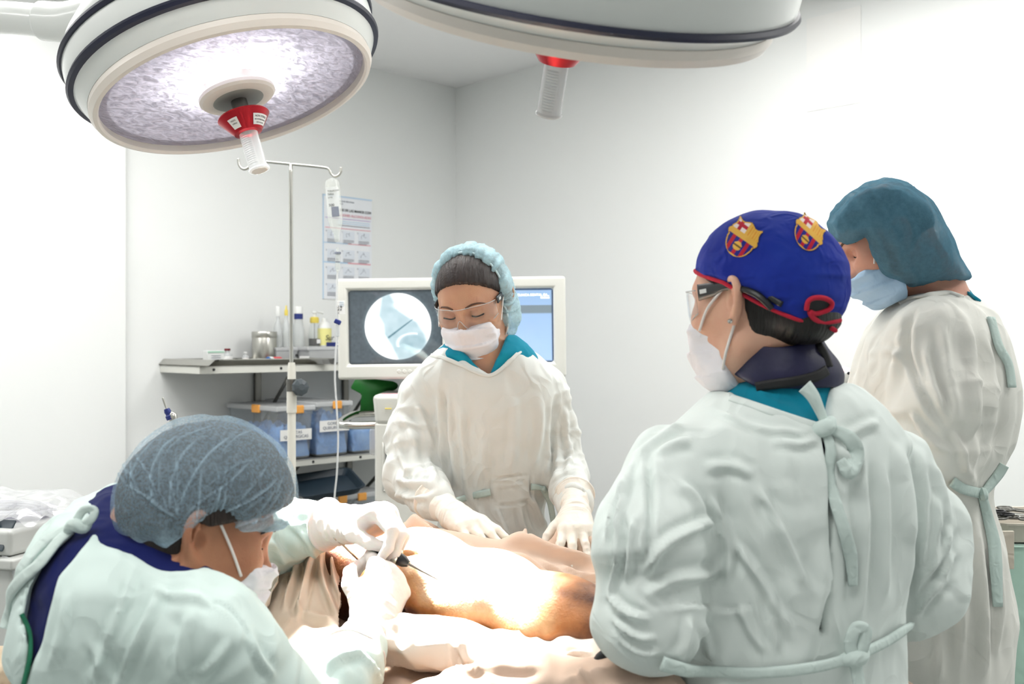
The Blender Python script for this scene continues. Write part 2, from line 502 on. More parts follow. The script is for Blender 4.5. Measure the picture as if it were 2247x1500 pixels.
def cloth(name, col, weave=900, crump=26, cs=.35, var=None, rough=.92, crease=0.0, cscale=9):
    """woven cotton: fine weave plus soft crumples"""
    m = mat(name, col, rough, spec=.15, var=var)
    nt = m.node_tree; b = nt.nodes['Principled BSDF']; N = nt.nodes.new; Lk = nt.links.new
    tc = N('ShaderNodeTexCoord')
    n1 = N('ShaderNodeTexNoise'); n1.inputs['Scale'].default_value = weave; n1.inputs['Detail'].default_value = 2
    n2 = N('ShaderNodeTexNoise'); n2.inputs['Scale'].default_value = crump; n2.noise_type = 'RIDGED_MULTIFRACTAL'; n2.inputs['Detail'].default_value = 2.5; n2.inputs['Distortion'].default_value = .9; n2.inputs['Roughness'].default_value = .45
    for n in (n1, n2): Lk(tc.outputs['Object'], n.inputs['Vector'])
    b2 = N('ShaderNodeBump'); b2.inputs['Strength'].default_value = cs; b2.inputs['Distance'].default_value = .010
    b1 = N('ShaderNodeBump'); b1.inputs['Strength'].default_value = .12; b1.inputs['Distance'].default_value = .001
    Lk(n2.outputs['Fac'], b2.inputs['Height']); Lk(n1.outputs['Fac'], b1.inputs['Height'])
    if crease:
        # sharp ironed-in crease lines: edges of a warped cell pattern
        wn = N('ShaderNodeTexNoise'); wn.inputs['Scale'].default_value = 5; wn.inputs['Detail'].default_value = 2; Lk(tc.outputs['Object'], wn.inputs['Vector'])
        mx = N('ShaderNodeMix'); mx.data_type = 'RGBA'; mx.blend_type = 'LINEAR_LIGHT'; mx.inputs[0].default_value = .30
        Lk(tc.outputs['Object'], mx.inputs[6]); Lk(wn.outputs['Color'], mx.inputs[7])
        mp = N('ShaderNodeMapping'); mp.inputs['Scale'].default_value = (1, 1, .55); Lk(mx.outputs[2], mp.inputs[0])
        vo = N('ShaderNodeTexVoronoi'); vo.feature = 'DISTANCE_TO_EDGE'; vo.inputs['Scale'].default_value = cscale; Lk(mp.outputs[0], vo.inputs['Vector'])
        mr = N('ShaderNodeMapRange'); mr.interpolation_type = 'SMOOTHSTEP'; mr.inputs[2].default_value = .30; Lk(vo.outputs['Distance'], mr.inputs[0])
        b3 = N('ShaderNodeBump'); b3.inputs['Strength'].default_value = crease; b3.inputs['Distance'].default_value = .012
        Lk(mr.outputs[0], b3.inputs['Height']); Lk(b3.outputs[0], b2.inputs['Normal'])
    Lk(b2.outputs[0], b1.inputs['Normal']); Lk(b1.outputs[0], b.inputs['Normal'])
    b.inputs['Sheen Weight'].default_value = .06; b.inputs['Sheen Roughness'].default_value = .6
    return m
def veil(name, col, dense=.55, var=.25, scale=160, fold_attr=True):
    """thin non-woven cap cloth one can see through; denser where it is folded"""
    m = bpy.data.materials.new(name); m.use_nodes = True
    nt = m.node_tree; nt.nodes.clear(); N = nt.nodes.new; Lk = nt.links.new
    out = N('ShaderNodeOutputMaterial'); mix = N('ShaderNodeMixShader'); tr = N('ShaderNodeBsdfTransparent')
    df = N('ShaderNodeBsdfDiffuse'); tl = N('ShaderNodeBsdfTranslucent'); m2 = N('ShaderNodeMixShader')
    c = lin(col)
    df.inputs[0].default_value = (*c, 1); tl.inputs[0].default_value = (*c, 1); m2.inputs[0].default_value = .3
    Lk(df.outputs[0], m2.inputs[1]); Lk(tl.outputs[0], m2.inputs[2])
    tc = N('ShaderNodeTexCoord'); n = N('ShaderNodeTexNoise'); n.inputs['Scale'].default_value = scale; n.inputs['Detail'].default_value = 4
    n.inputs['Roughness'].default_value = .7
    Lk(tc.outputs['Object'], n.inputs['Vector'])
    r = N('ShaderNodeMapRange'); r.inputs[1].default_value = .3; r.inputs[2].default_value = .7; r.inputs[3].default_value = dense - var; r.inputs[4].default_value = dense + var
    Lk(n.outputs['Fac'], r.inputs[0])
    last = r.outputs[0]
    if fold_attr:
        a = N('ShaderNodeAttribute'); a.attribute_name = 'fold'
        ad = N('ShaderNodeMath'); ad.operation = 'ADD'; ad.use_clamp = True; Lk(last, ad.inputs[0]); Lk(a.outputs['Fac'], ad.inputs[1]); last = ad.outputs[0]
    Lk(last, mix.inputs[0]); Lk(tr.outputs[0], mix.inputs[1]); Lk(m2.outputs[0], mix.inputs[2]); Lk(mix.outputs[0], out.inputs[0])
    return m
def clear(name, tint=(.95, .97, .97), op=.12, rough=.08, gloss=.1):
    """clear thin plastic"""
    m = bpy.data.materials.new(name); m.use_nodes = True
    nt = m.node_tree; nt.nodes.clear(); N = nt.nodes.new; Lk = nt.links.new
    out = N('ShaderNodeOutputMaterial'); tr = N('ShaderNodeBsdfTransparent'); tr.inputs[0].default_value = (*tint, 1)
    gl = N('ShaderNodeBsdfGlossy'); gl.inputs['Roughness'].default_value = rough
    df = N('ShaderNodeBsdfDiffuse'); df.inputs[0].default_value = (.88, .9, .9, 1)
    lw = N('ShaderNodeLayerWeight'); lw.inputs['Blend'].default_value = .5
    pw = N('ShaderNodeMath'); pw.operation = 'POWER'; pw.inputs[1].default_value = 4.0; Lk(lw.outputs['Facing'], pw.inputs[0])
    sc = N('ShaderNodeMath'); sc.operation = 'MULTIPLY'; sc.inputs[1].default_value = .5; Lk(pw.outputs[0], sc.inputs[0])
    md = N('ShaderNodeMath'); md.operation = 'ADD'; md.inputs[1].default_value = gloss * .25; Lk(sc.outputs[0], md.inputs[0])
    m1 = N('ShaderNodeMixShader'); m1.inputs[0].default_value = op; Lk(tr.outputs[0], m1.inputs[1]); Lk(df.outputs[0], m1.inputs[2])
    m2 = N('ShaderNodeMixShader'); Lk(md.outputs[0], m2.inputs[0]); Lk(m1.outputs[0], m2.inputs[1]); Lk(gl.outputs[0], m2.inputs[2])
    Lk(m2.outputs[0], out.inputs[0])
    return m
def glow_attr(name, strength, attr='paint', rough=.08):
    """a lit screen: its picture comes from the mesh's colours and gives off light; its glass is glossy"""
    m = mat(name, (.02, .02, .025), rough, spec=.5)
    nt = m.node_tree; b = nt.nodes['Principled BSDF']; a = nt.nodes.new('ShaderNodeAttribute'); a.attribute_name = attr
    nt.links.new(a.outputs['Color'], b.inputs['Emission Color']); b.inputs['Emission Strength'].default_value = strength
    return m
M = {}
M['wall'] = mat('painted_wall', 'eef0ef', .75, bump=(3, .05), spec=.2)
M['ceiling'] = mat('painted_ceiling', 'fafafa', .8, spec=.2)
M['floor'] = mat('vinyl_floor', 'a9aeac', .35, var=(6, '9fa5a3', .5))
M['lampwhite'] = mat('white_enamel', 'e6e9e6', .3, coat=.3)
M['lamprim'] = mat('cream_rim', 'eee6dd', .4)
M['gasket'] = mat('navy_rubber', '10142e', .45)
M['steel'] = mat('brushed_steel', 'b9b8b2', .28, 1.0, bump=(60, .05))
M['chrome'] = mat('chrome', 'd0cfca', .12, 1.0)
M['darksteel'] = mat('dark_steel', '6f6e6a', .35, 1.0)
M['aluminium'] = mat('aluminium', 'c4c3bd', .42, .85, bump=(40, .05))
M['red_anod'] = mat('red_anodised', 'b2202c', .28, .7)
M['clear'] = clear('clear_plastic')
M['frosted'] = clear('frosted_plastic', (.9, .92, .93), .42, .3)
M['grip'] = clear('ribbed_clear_grip', (.97, .97, .97), .62, .2)
M['bin'] = clear('storage_bin_plastic', (.93, .95, .96), .10, .2)
M['liquid'] = clear('saline', (.96, .97, .94), .22, .06)
M['white'] = mat('white_plastic', 'eceeec', .4)
M['paper'] = mat('white_paper', 'f2f2f0', .8)
M['ink'] = mat('black_ink', '23242a', .7)
M['greyink'] = mat('grey_ink', '7c8290', .8)
M['pinkink'] = mat('pink_ink', 'e9aab4', .8)
M['blueink'] = mat('blue_ink', 'bcd7ef', .8)
M['putty'] = mat('putty_enamel', 'd9d9d2', .45, bump=(300, .04))
M['putty_dark'] = mat('putty_recess_shade', '9b9c95', .5)
M['ivory'] = mat('ivory_pipe', 'dcdad0', .4)
M['black'] = mat('black_plastic', '17181b', .4)
M['darkgrey'] = mat('dark_grey_plastic', '3f474c', .4)
M['green'] = mat('green_board', '0b6a1c', .5)
M['orange'] = mat('orange_clip', 'f2a94e', .45)
M['bluecloth'] = cloth('blue_garments', '6b9fdf', 500, 30, .8, var=(14, 'a3c4ee', .6))
M['navytray'] = mat('navy_tray', '1a2a36', .45)
M['yellow'] = mat('yellow_plastic', 'e6d05c', .45)
M['lemon'] = mat('lemon_label', 'f2ec9c', .6)
M['navyplastic'] = mat('navy_plastic', '1c2d78', .4)
M['iodine'] = mat('iodine_liquid', '1d1510', .15)
M['redpl'] = mat('red_tube_plastic', 'e0525a', .4)
M['bluecap'] = mat('blue_cap_plastic', '3f6fae', .4)
M['maroon'] = mat('maroon_stopper', '6e2028', .5)
M['orangelabel'] = mat('orange_label', 'e2775c', .6)
M['mintlabel'] = mat('mint_label', 'a9d3bd', .6)
M['tub'] = clear('tub_plastic', (.93, .93, .96), .5, .25)
M['device'] = mat('device_casing', 'd6d8d4', .4)
M['panel'] = mat('device_panel', '3d4a52', .3)
M['mint'] = cloth('mint_drape', 'b7d8ca', 600, 18, .5)
M['bag'] = clear('plastic_bag', (.95, .95, .97), .3, .12, .5)
M['lilac'] = clear('coiled_tubing', (.86, .84, .93), .45, .15)
M['tapes'] = cloth('gown_tape', 'd6e5e0', 900, 60, .3)
M['tapes_grey'] = cloth('gown_tape_grey', 'c6d8d2', 900, 60, .3)
# ------------------------------------------------------------------ the room
def structure(o): o['kind'] = 'structure'; return o
def wall_panel(name, a, b, z0, z1, thick, outward):
    a = np.asarray(a, float); b = np.asarray(b, float); n = np.append(nrm(outward), 0) * thick
    V = []
    for z in (z0, z1):
        for q in (a, b): V.append(np.array([q[0], q[1], z]))
        for q in (b, a): V.append(np.array([q[0], q[1], z]) + n)
    F = [(0, 1, 5, 4), (1, 2, 6, 5), (2, 3, 7, 6), (3, 0, 4, 7), (0, 3, 2, 1), (4, 5, 6, 7)]
    return structure(mesh(name, V, F, M['wall'], None, False))
c0 = CORNER; cA = CORNER + SIDE * DA; cB = CORNER + SIDE * DB; cAB = CORNER + SIDE * DA + SIDE * DB
wall_panel('wall_left', c0, cA, 0, ZC, .12, -DB)
wall_panel('wall_right', c0, cB, 0, ZC, .12, -DA)
wall_panel('wall_rear_left', cA, cAB, 0, ZC, .12, DA)
wall_panel('wall_rear_right', cB, cAB, 0, ZC, .12, DB)
def slab(name, z0, z1, m):
    e = .12
    pts = [c0 - e * DA - e * DB, cA + e * DA - e * DB, cAB + e * DA + e * DB, cB + e * DB - e * DA]
    V = [np.array([p[0], p[1], z]) for z in (z0, z1) for p in pts]
    return structure(mesh(name, V, [(0, 3, 2, 1), (4, 5, 6, 7), (0, 1, 5, 4), (1, 2, 6, 5), (2, 3, 7, 6), (3, 0, 4, 7)], m, None, False))
slab('floor', -.1, 0, M['floor']); slab('ceiling', ZC, ZC + .1, M['ceiling'])
RA = R3(np.append(DA, 0), np.append(DB, 0), np.array([0, 0, 1.]))      # wall-left frame: x along DA, y into the room
# the shallow pier on the left wall, past the shelves
structure(rbox('trim_1', room(1.80 + .9, .012, ZC / 2), (1.8, .024, ZC), M['wall'], None, RA))
def baseboard(name, a, b, inn):
    mid = (a + b) / 2 + inn * .008
    R = R3(np.append(nrm(b - a), 0), np.append(inn, 0), np.array([0, 0, 1.])) 
    return structure(rbox(name, (mid[0], mid[1], .05), (np.linalg.norm(b - a), .015, .1), M['white'], None, R))
baseboard('baseboard_left', c0, c0 + 1.79 * DA, DB); baseboard('baseboard_right', c0, cB, DA)
M['panel_glow'] = mat('fill_panel_glow', 'ffffff', .5, emit=((1, .99, .97), 2.6))
for i, (s, t, pw) in enumerate(PANELS):
    c = room(s, t, ZC - .02)
    lab = ['added ceiling fill panel, out of view over the far corner', 'added ceiling fill panel, out of view above the right wall', 'added ceiling fill panel, out of view above the left wall', 'added ceiling fill panel, out of view over the middle of the room',
           'added ceiling fill panel, out of view at the right end of the room', 'added ceiling fill panel, out of view at the left end of the room'][i]
    L_ = thing('ceiling_fill_panel', lab, 'light', c, 'added ceiling fill panels')
    rbox('frame', c, (.64, 1.26, .035), M['lampwhite'], L_, RA, .004)
    rbox('diffuser', c - np.array([0, 0, .02]), (.57, 1.18, .006), M['panel_glow'], L_, RA)

# ------------------------------------------------------------------ surgical lamps
def lampface(name):
    m = mat(name, 'b9b4c6', .22, .9)
    nt = m.node_tree; b = nt.nodes['Principled BSDF']; N = nt.nodes.new; Lk = nt.links.new
    tc = N('ShaderNodeTexCoord'); n = N('ShaderNodeTexNoise'); n.inputs['Scale'].default_value = 34; n.inputs['Detail'].default_value = 8; n.inputs['Distortion'].default_value = 1.2
    n.inputs['Roughness'].default_value = .6
    a = N('ShaderNodeAttribute'); a.attribute_name = 'facet'
    Lk(a.outputs['Color'], n.inputs['Vector'])
    bp = N('ShaderNodeBump'); bp.inputs['Strength'].default_value = .9; bp.inputs['Distance'].default_value = .01
    Lk(n.outputs['Fac'], bp.inputs['Height']); Lk(bp.outputs[0], b.inputs['Normal'])
    g = N('ShaderNodeAttribute'); g.attribute_name = 'glow'
    r = N('ShaderNodeMapRange'); r.inputs[1].default_value = .38; r.inputs[2].default_value = .66; r.inputs[3].default_value = .35; r.inputs[4].default_value = 1.3
    Lk(n.outputs['Fac'], r.inputs[0])
    mu = N('ShaderNodeMath'); mu.operation = 'MULTIPLY'; Lk(r.outputs[0], mu.inputs[0]); Lk(g.outputs['Fac'], mu.inputs[1])
    b.inputs['Emission Color'].default_value = (.93, .89, 1.0, 1); Lk(mu.outputs[0], b.inputs['Emission Strength'])
    return m
M['lampface'] = lampface('dimpled_reflector')
def surgical_lamp(label, c, n, roll_dir, R, prof, bands, lit, arm=None):
    """c = centre of the open face, n = the way it shines; prof = outside profile (radius, distance behind the face)"""
    n = nrm(n); t = thing('surgical_lamp', label, 'lamp', c)
    lathe('housing', prof, c, -n, M['lampwhite'], t, 96)
    lathe('rim', [(R, -.004), (R + .004, -.009), (R + .012, -.007), (R + .018, .004), (R + .016, .016), (R, .02)], c, -n, M['lamprim'], t, 96, closed=True)
    for (r, h, wd) in bands:
        lathe('gasket', [(r - .004, h - wd), (r + .006, h - wd * .8), (r + .009, h), (r + .006, h + wd * .8), (r - .004, h + wd)], c, -n, M['gasket'], t, 96, closed=True)
    # reflector dish with its dimples, seen through the open face
    Mf = frame_from(-n, roll_dir); V = []; F = []; fac = []; gl = []
    nr, na = 60, 144
    for i in range(nr + 1):
        rr = .06 + (R - .06) * i / nr
        for k in range(na):
            a = 2 * math.pi * k / na
            h = .010 + .012 * (1 - (rr / R) ** 2)
            V.append(c + Mf @ np.array([rr * math.cos(a), rr * math.sin(a), h]))
            fac.append((rr * math.cos(a) * 1.0 + .3, rr * math.sin(a) * 2.2, .3))
            x = rr / R; up = .5 + .5 * math.sin(a + lit[1])
            gl.append(lit[0] * (1.7 * math.exp(-((x - .2) / .2) ** 2) + .8 * up ** 2 * math.exp(-((x - .45) / .28) ** 2) + .33 * (1 - .5 * x)) * (0.12 if x > .93 else 1))
    for i in range(nr):
        for k in range(na):
            k2 = (k + 1) % na; F.append((i * na + k, i * na + k2, (i + 1) * na + k2, (i + 1) * na + k))
    mesh('reflector', V, F, M['lampface'], t, True, {'facet': np.array(fac), 'glow': np.array(gl)})
    # hub, neck, red collar and ribbed grip along the axis
    lathe('hub', [(.0, -.016), (.055, -.016), (.075, -.014), (.080, -.009), (.080, -.002), (.076, .001), (.068, .002), (.066, .03), (.0, .03)], c, -n, M['lamprim'], t, 56)
    lathe('hub_recess_shade', [(0, -.0172), (.05, -.0172), (.053, -.0160), (.05, -.015), (0, -.015)], c, -n, M['putty_dark'], t, 40)  # darker disc paints the shaded recess onto the flat hub face
    sx = c + n * .019 + Mf @ np.array([-.045, -.04, 0])
    lathe('screw', [(0, .006), (.008, .006), (.0095, .003), (.0095, -.004), (0, -.004)], sx, n, M['steel'], t, 18)
    lathe('neck', [(0, -.015), (.017, -.015), (.017, -.056), (0, -.056)], c, -n, M['darksteel'], t, 24)
    col = lathe('collar', [(.014, -.052), (.053, -.052), (.0545, -.055), (.050, -.061), (.029, -.090), (.02, -.092), (.014, -.088)], c, -n, M['red_anod'], t, 48)
    for (a0, a1, rows, tiny) in lit[2]:
        V = []; F = []; m_ = 14
        for i in range(m_):
            a = a0 + (a1 - a0) * i / (m_ - 1)
            for (r, h) in ((.0462, -.0663), (.0325, -.0852)):
                V.append(c + Mf @ np.array([(r + .001) * math.cos(a), (r + .001) * math.sin(a), h - .0008]))
        F = [(2 * i, 2 * i + 2, 2 * i + 3, 2 * i + 1) for i in range(m_ - 1)]
        st = mesh('sticker', V, F, M['paper'], col, True)
        a = (a0 + a1) / 2
        for j, (tx, sz) in enumerate(rows):
            tm = text('lettering', tx, (0, 0, 0), sz, (1, 0, 0), (0, 1, 0), M['ink'], col, 'CENTER')
            for v in tm.data.vertices:
                f_ = (.0185 - .0062 * (j + .6) + v.co.y) / .0234
                r_ = .0325 + .0137 * f_ + .0016 + v.co.z; h_ = -.0852 + .0189 * f_
                an_ = a + v.co.x / r_
                v.co = Vector(c + Mf @ np.array([r_ * math.cos(an_), r_ * math.sin(an_), h_]))
    # ribbed clear grip
    V = []; F = []; L0, L1, na2, nh = .086, .176, 36, 60
    for i in range(nh + 1):
        h = L0 + (L1 - L0) * i / nh
        for k in range(na2):
            a = 2 * math.pi * k / na2
            rib = .0022 * (0.5 + .5 * math.cos(2 * math.pi * i / 3.0)) if 6 < i < 54 and math.cos(3 * a) > .2 else 0
            r = .0195 - rib + (.002 if i > 56 else 0) - (.003 if i == nh else 0)
            V.append(c + Mf @ np.array([r * math.cos(a), r * math.sin(a), -h]))
    for i in range(nh):
        for k in range(na2):
            k2 = (k + 1) % na2; F.append((i * na2 + k, i * na2 + k2, (i + 1) * na2 + k2, (i + 1) * na2 + k))
    F.append(tuple(nh * na2 + k for k in range(na2)))
    gp = mesh('grip', V, F, M['grip'], t, True)
    lathe('grip_cap', [(0, -.1765), (.0165, -.1765), (.0175, -.1745), (0, -.1745)], c, -n, M['lamprim'], gp, 30)
    if arm:
        for nm, pts, r, mm in arm: tube(nm, pts, r, mm, t, 28, 10)
    return t
cL = P(519, 205, 2.10)
toC = nrm(np.array([0, 0, CAMZ]) - cL); dn = nrm(np.array([.287, 0, -.957])); dn = nrm(dn - toC * (dn @ toC))
nL = nrm(.40 * toC + .916 * dn)
joint = P(150, 45, 2.35); wristL = P(40, 45, 2.45)
surgical_lamp('large lit white operating lamp at upper left with silvery reflector and red collar', cL, nL, (0, 0, 1), .278,
    [(.276, .018), (.295, .016), (.303, .028), (.318, .055), (.322, .075), (.322, .108), (.320, .12), (.308, .145), (.27, .195), (.2, .24), (.08, .27), (0, .275)],
    [(.317, .054, .008), (.320, .110, .008)], (1.0, .9, [(.98, 1.92, [('NON STERILE', .0055), ('NO ESTERILIZAR EN', .0035), ('AUTOCLAVE', .0035)], 1), (-.30, .22, [('NON', .005), ('STERILE', .0035)], 1)]),
    arm=[('elbow', [P(300, 30, 2.28), P(235, 30, 2.32), P(150, 48, 2.36), P(95, 46, 2.38)], .046, M['lampwhite']),
         ('arm', [P(98, 46, 2.38), P(30, 40, 2.41), P(-140, 30, 2.48), P(-420, -30, 2.56), P(-560, -300, 2.6)], .038, M['lampwhite']),
         ('ceiling_post', [P(-560, -296, 2.6), P(-560, -400, 2.6)], .045, M['lampwhite'])])
sp = area('lamp_beam', tuple(cL + nL * .097), .36, 19, (1, .985, .965), Vector(tuple(P(880, 1300, 1.62) - cL)).to_track_quat('-Z', 'Y').to_euler(), spread=math.radians(14))

cR = P(1243, 6, 1.50)
nR = nrm(np.array([-.135, .50, -.85]))
surgical_lamp('white operating lamp at top centre, seen edge-on with a navy band and clear handle below', cR, nR, (0, 0, 1), .292,
    [(.29, .018), (.306, .016), (.312, .022), (.330, .034), (.335, .046), (.337, .17), (.325, .21), (.2, .26), (.08, .28), (0, .285)],
    [(.333, .040, .0065)], (.0, .9, []),
    arm=[('ceiling_post', [cR - nR * .27, cR - nR * .38 + np.array([0, 0, .05]), np.array([cR[0] + .05, cR[1] - .16, ZC + .01])], .045, M['lampwhite'])])
# ------------------------------------------------------------------ people: building blocks
def head_axes(F0, pitch, roll=0.0):
    """F0 = level direction the face looks in; pitch = chin down; roll = crown leaning to the person's left"""
    F0 = nrm(np.array([F0[0], F0[1], 0])); Lf = np.cross([0, 0, 1], F0); Up = np.array([0, 0, 1.])
    F = F0 * math.cos(pitch) - Up * math.sin(pitch); Uu = F0 * math.sin(pitch) + Up * math.cos(pitch)
    L2 = Lf * math.cos(roll) - Uu * math.sin(roll); U2 = Uu * math.cos(roll) + Lf * math.sin(roll)
    return R3(F, L2, U2)
class Head:
    """local frame: x to the face, y to the person's left, z to the crown, origin between the ears"""
    def __init__(s, R, local, world, scale=1.0, jaw=1.0):
        s.R = R; s.k = scale; s.O = np.asarray(world) - R @ (np.asarray(local, float) * scale); s.jaw = jaw; s.ek = 1.0
    def w(s, *p): return s.O + s.R @ (np.array(p, float) * s.k)
    def loc(s, V): return ((V - s.O) @ s.R) / s.k
    def E(s, c, r, rot=None):
        R = s.R if rot is None else s.R @ rot
        return ell(s.w(*c), np.array(r) * s.k, R)
    def C(s, a, b, ra, rb): return rcone(s.w(*a), s.w(*b), ra * s.k, rb * s.k)
    def skull(s):
        return U([s.E((-.006, 0, .042), (.098, .076, .086)), s.E((.035, 0, .0), (.060, .064, .088)), s.E((.012, 0, -.02), (.06, .064, .07))], .03)
    def face(s):
        j = s.jaw
        base = U([s.skull(), s.E((.040, 0, -.058), (.050, .054 * j, .050)), s.C((.066, -.012, -.092), (.066, .012, -.092), .021, .021),
                  s.C((.0, -.056 * j, -.055), (.055, -.026, -.092), .016, .015), s.C((.0, .056 * j, -.055), (.055, .026, -.092), .016, .015),
                  s.E((.064, .040, -.014), (.026, .026, .022)), s.E((.064, -.040, -.014), (.026, .026, .022)),
                  s.C((.081, -.034, .034), (.088, -.008, .030), .010, .011), s.C((.081, .034, .034), (.088, .008, .030), .010, .011)],
                 [.03, .03, .03, .025, .025, .03, .03, .02, .02])
        base = sub(base, s.E((.096, .032, .013), (.017, .017, .012)), .012)
        base = sub(base, s.E((.096, -.032, .013), (.017, .017, .012)), .012)
        f = [base, s.C((.088, 0, .024), (.108, 0, -.020), .007, .0105), s.E((.109, 0, -.024), (.012, .011, .009)),
             s.E((.099, .0125, -.027), (.010, .0075, .0075)), s.E((.099, -.0125, -.027), (.010, .0075, .0075)),
             s.E((.0755, .031, .013), (.0125, .0145, .0115)), s.E((.0755, -.031, .013), (.0125, .0145, .0115)),
             s.E((.092, 0, -.053), (.010, .020, .006)), s.E((.089, 0, -.066), (.010, .018, .007))]
        return U(f, [.0, .014, .010, .010, .010, .004, .004, .012, .012])
    def ear(s, side):
        a = .42 * side
        rot = np.array([[math.cos(a), math.sin(a), 0], [-math.sin(a), math.cos(a), 0], [0, 0, 1.]]) @ np.array([[math.cos(.2), 0, -math.sin(.2)], [0, 1, 0], [math.sin(.2), 0, math.cos(.2)]])
        c = np.array([-.010, .0785 * side, .004]); ax = rot
        ek = s.ek
        def q(x, y, z): return c + ax @ (np.array([x, y * side, z]) * ek)
        SC = lambda a, b, ra, rb: s.C(a, b, ra * ek, rb * ek)
        SE = lambda c_, r_, R_=None: s.E(c_, np.array(r_) * ek, R_)
        pts = [q(.011, -.004, .012), q(.010, .002, .024), q(.001, .005, .0315), q(-.011, .006, .029), q(-.0175, .006, .017), q(-.0165, .0055, .003), q(-.011, .004, -.012), q(-.002, .001, -.024)]
        sp_ = spline(pts, 3); rr = np.interp(np.linspace(0, 1, len(sp_)), [0, .2, .5, .8, 1], [.0038, .0040, .0046, .0046, .006])
        helix = U([SC(sp_[i], sp_[i + 1], rr[i], rr[i + 1]) for i in range(len(sp_) - 1)], .003)
        anti = spline([q(.0, .003, .020), q(-.0075, .0045, .012), q(-.0085, .004, .0), q(-.003, .003, -.012)], 3)
        anth = U([SC(anti[i], anti[i + 1], .0032, .0034) for i in range(len(anti) - 1)], .003)
        plate = SE(q(-.003, -.001, .004), (.0165, .0035, .029), ax)
        lobe = SE(q(.0, .001, -.0255), (.0085, .005, .0095), ax)
        trag = SE(q(.0095, .0015, -.003), (.004, .004, .007), ax)
        root = SE(q(.004, -.010, .0), (.014, .011, .022), ax)
        e = U([plate, helix, anth, lobe, trag, root], [.0, .004, .005, .006, .004, .008])
        e = sub(e, SE(q(.0015, .006, -.001), (.0085, .0095, .0125), ax), .004)
        e = sub(e, SE(q(.0035, .0055, .018), (.0055, .0065, .0075), ax), .003)
        return sub(e, U([SC(q(-.0125, .0062, .018), q(-.0125, .006, -.004), .0028, .0022), SC(q(-.003, .0062, .026), q(-.0125, .0062, .018), .0025, .0028)], .002), .002)
def human(name_parent, H, neck, torso, arms, legs, skinmat, lo, hi, head_lo, head_hi, ears=(1, -1), h=.0026):
    """one continuous body: head, neck, trunk and limbs blended into a single skin"""
    fs = [H.face()]; ks = [0]
    for e in ears: fs.append(H.ear(e)); ks.append(.005)
    nk = chain(neck[0], neck[1], .03)
    f = U(fs + [nk, torso] + arms + legs, ks + [.022, .04] + [.03] * len(arms) + [.04] * len(legs))
    ax = [axis_lines(lo[i], hi[i], h, (head_lo[i], head_hi[i]), .014) for i in range(3)]
    V, Q = nets(f, *ax)
    V = relax(V, Q, 1, .3)
    return mesh('body', V, Q, skinmat, name_parent)
def skinmat(name, c1, c2, stub=None):
    m = mat(name, c1, .48, spec=.35, sss=.12, bump=(420, .16, 4), var=(24, c2, .55))
    return m
def bound(f_pts, pad): 
    a = np.array(f_pts); return a.min(0) - pad, a.max(0) + pad

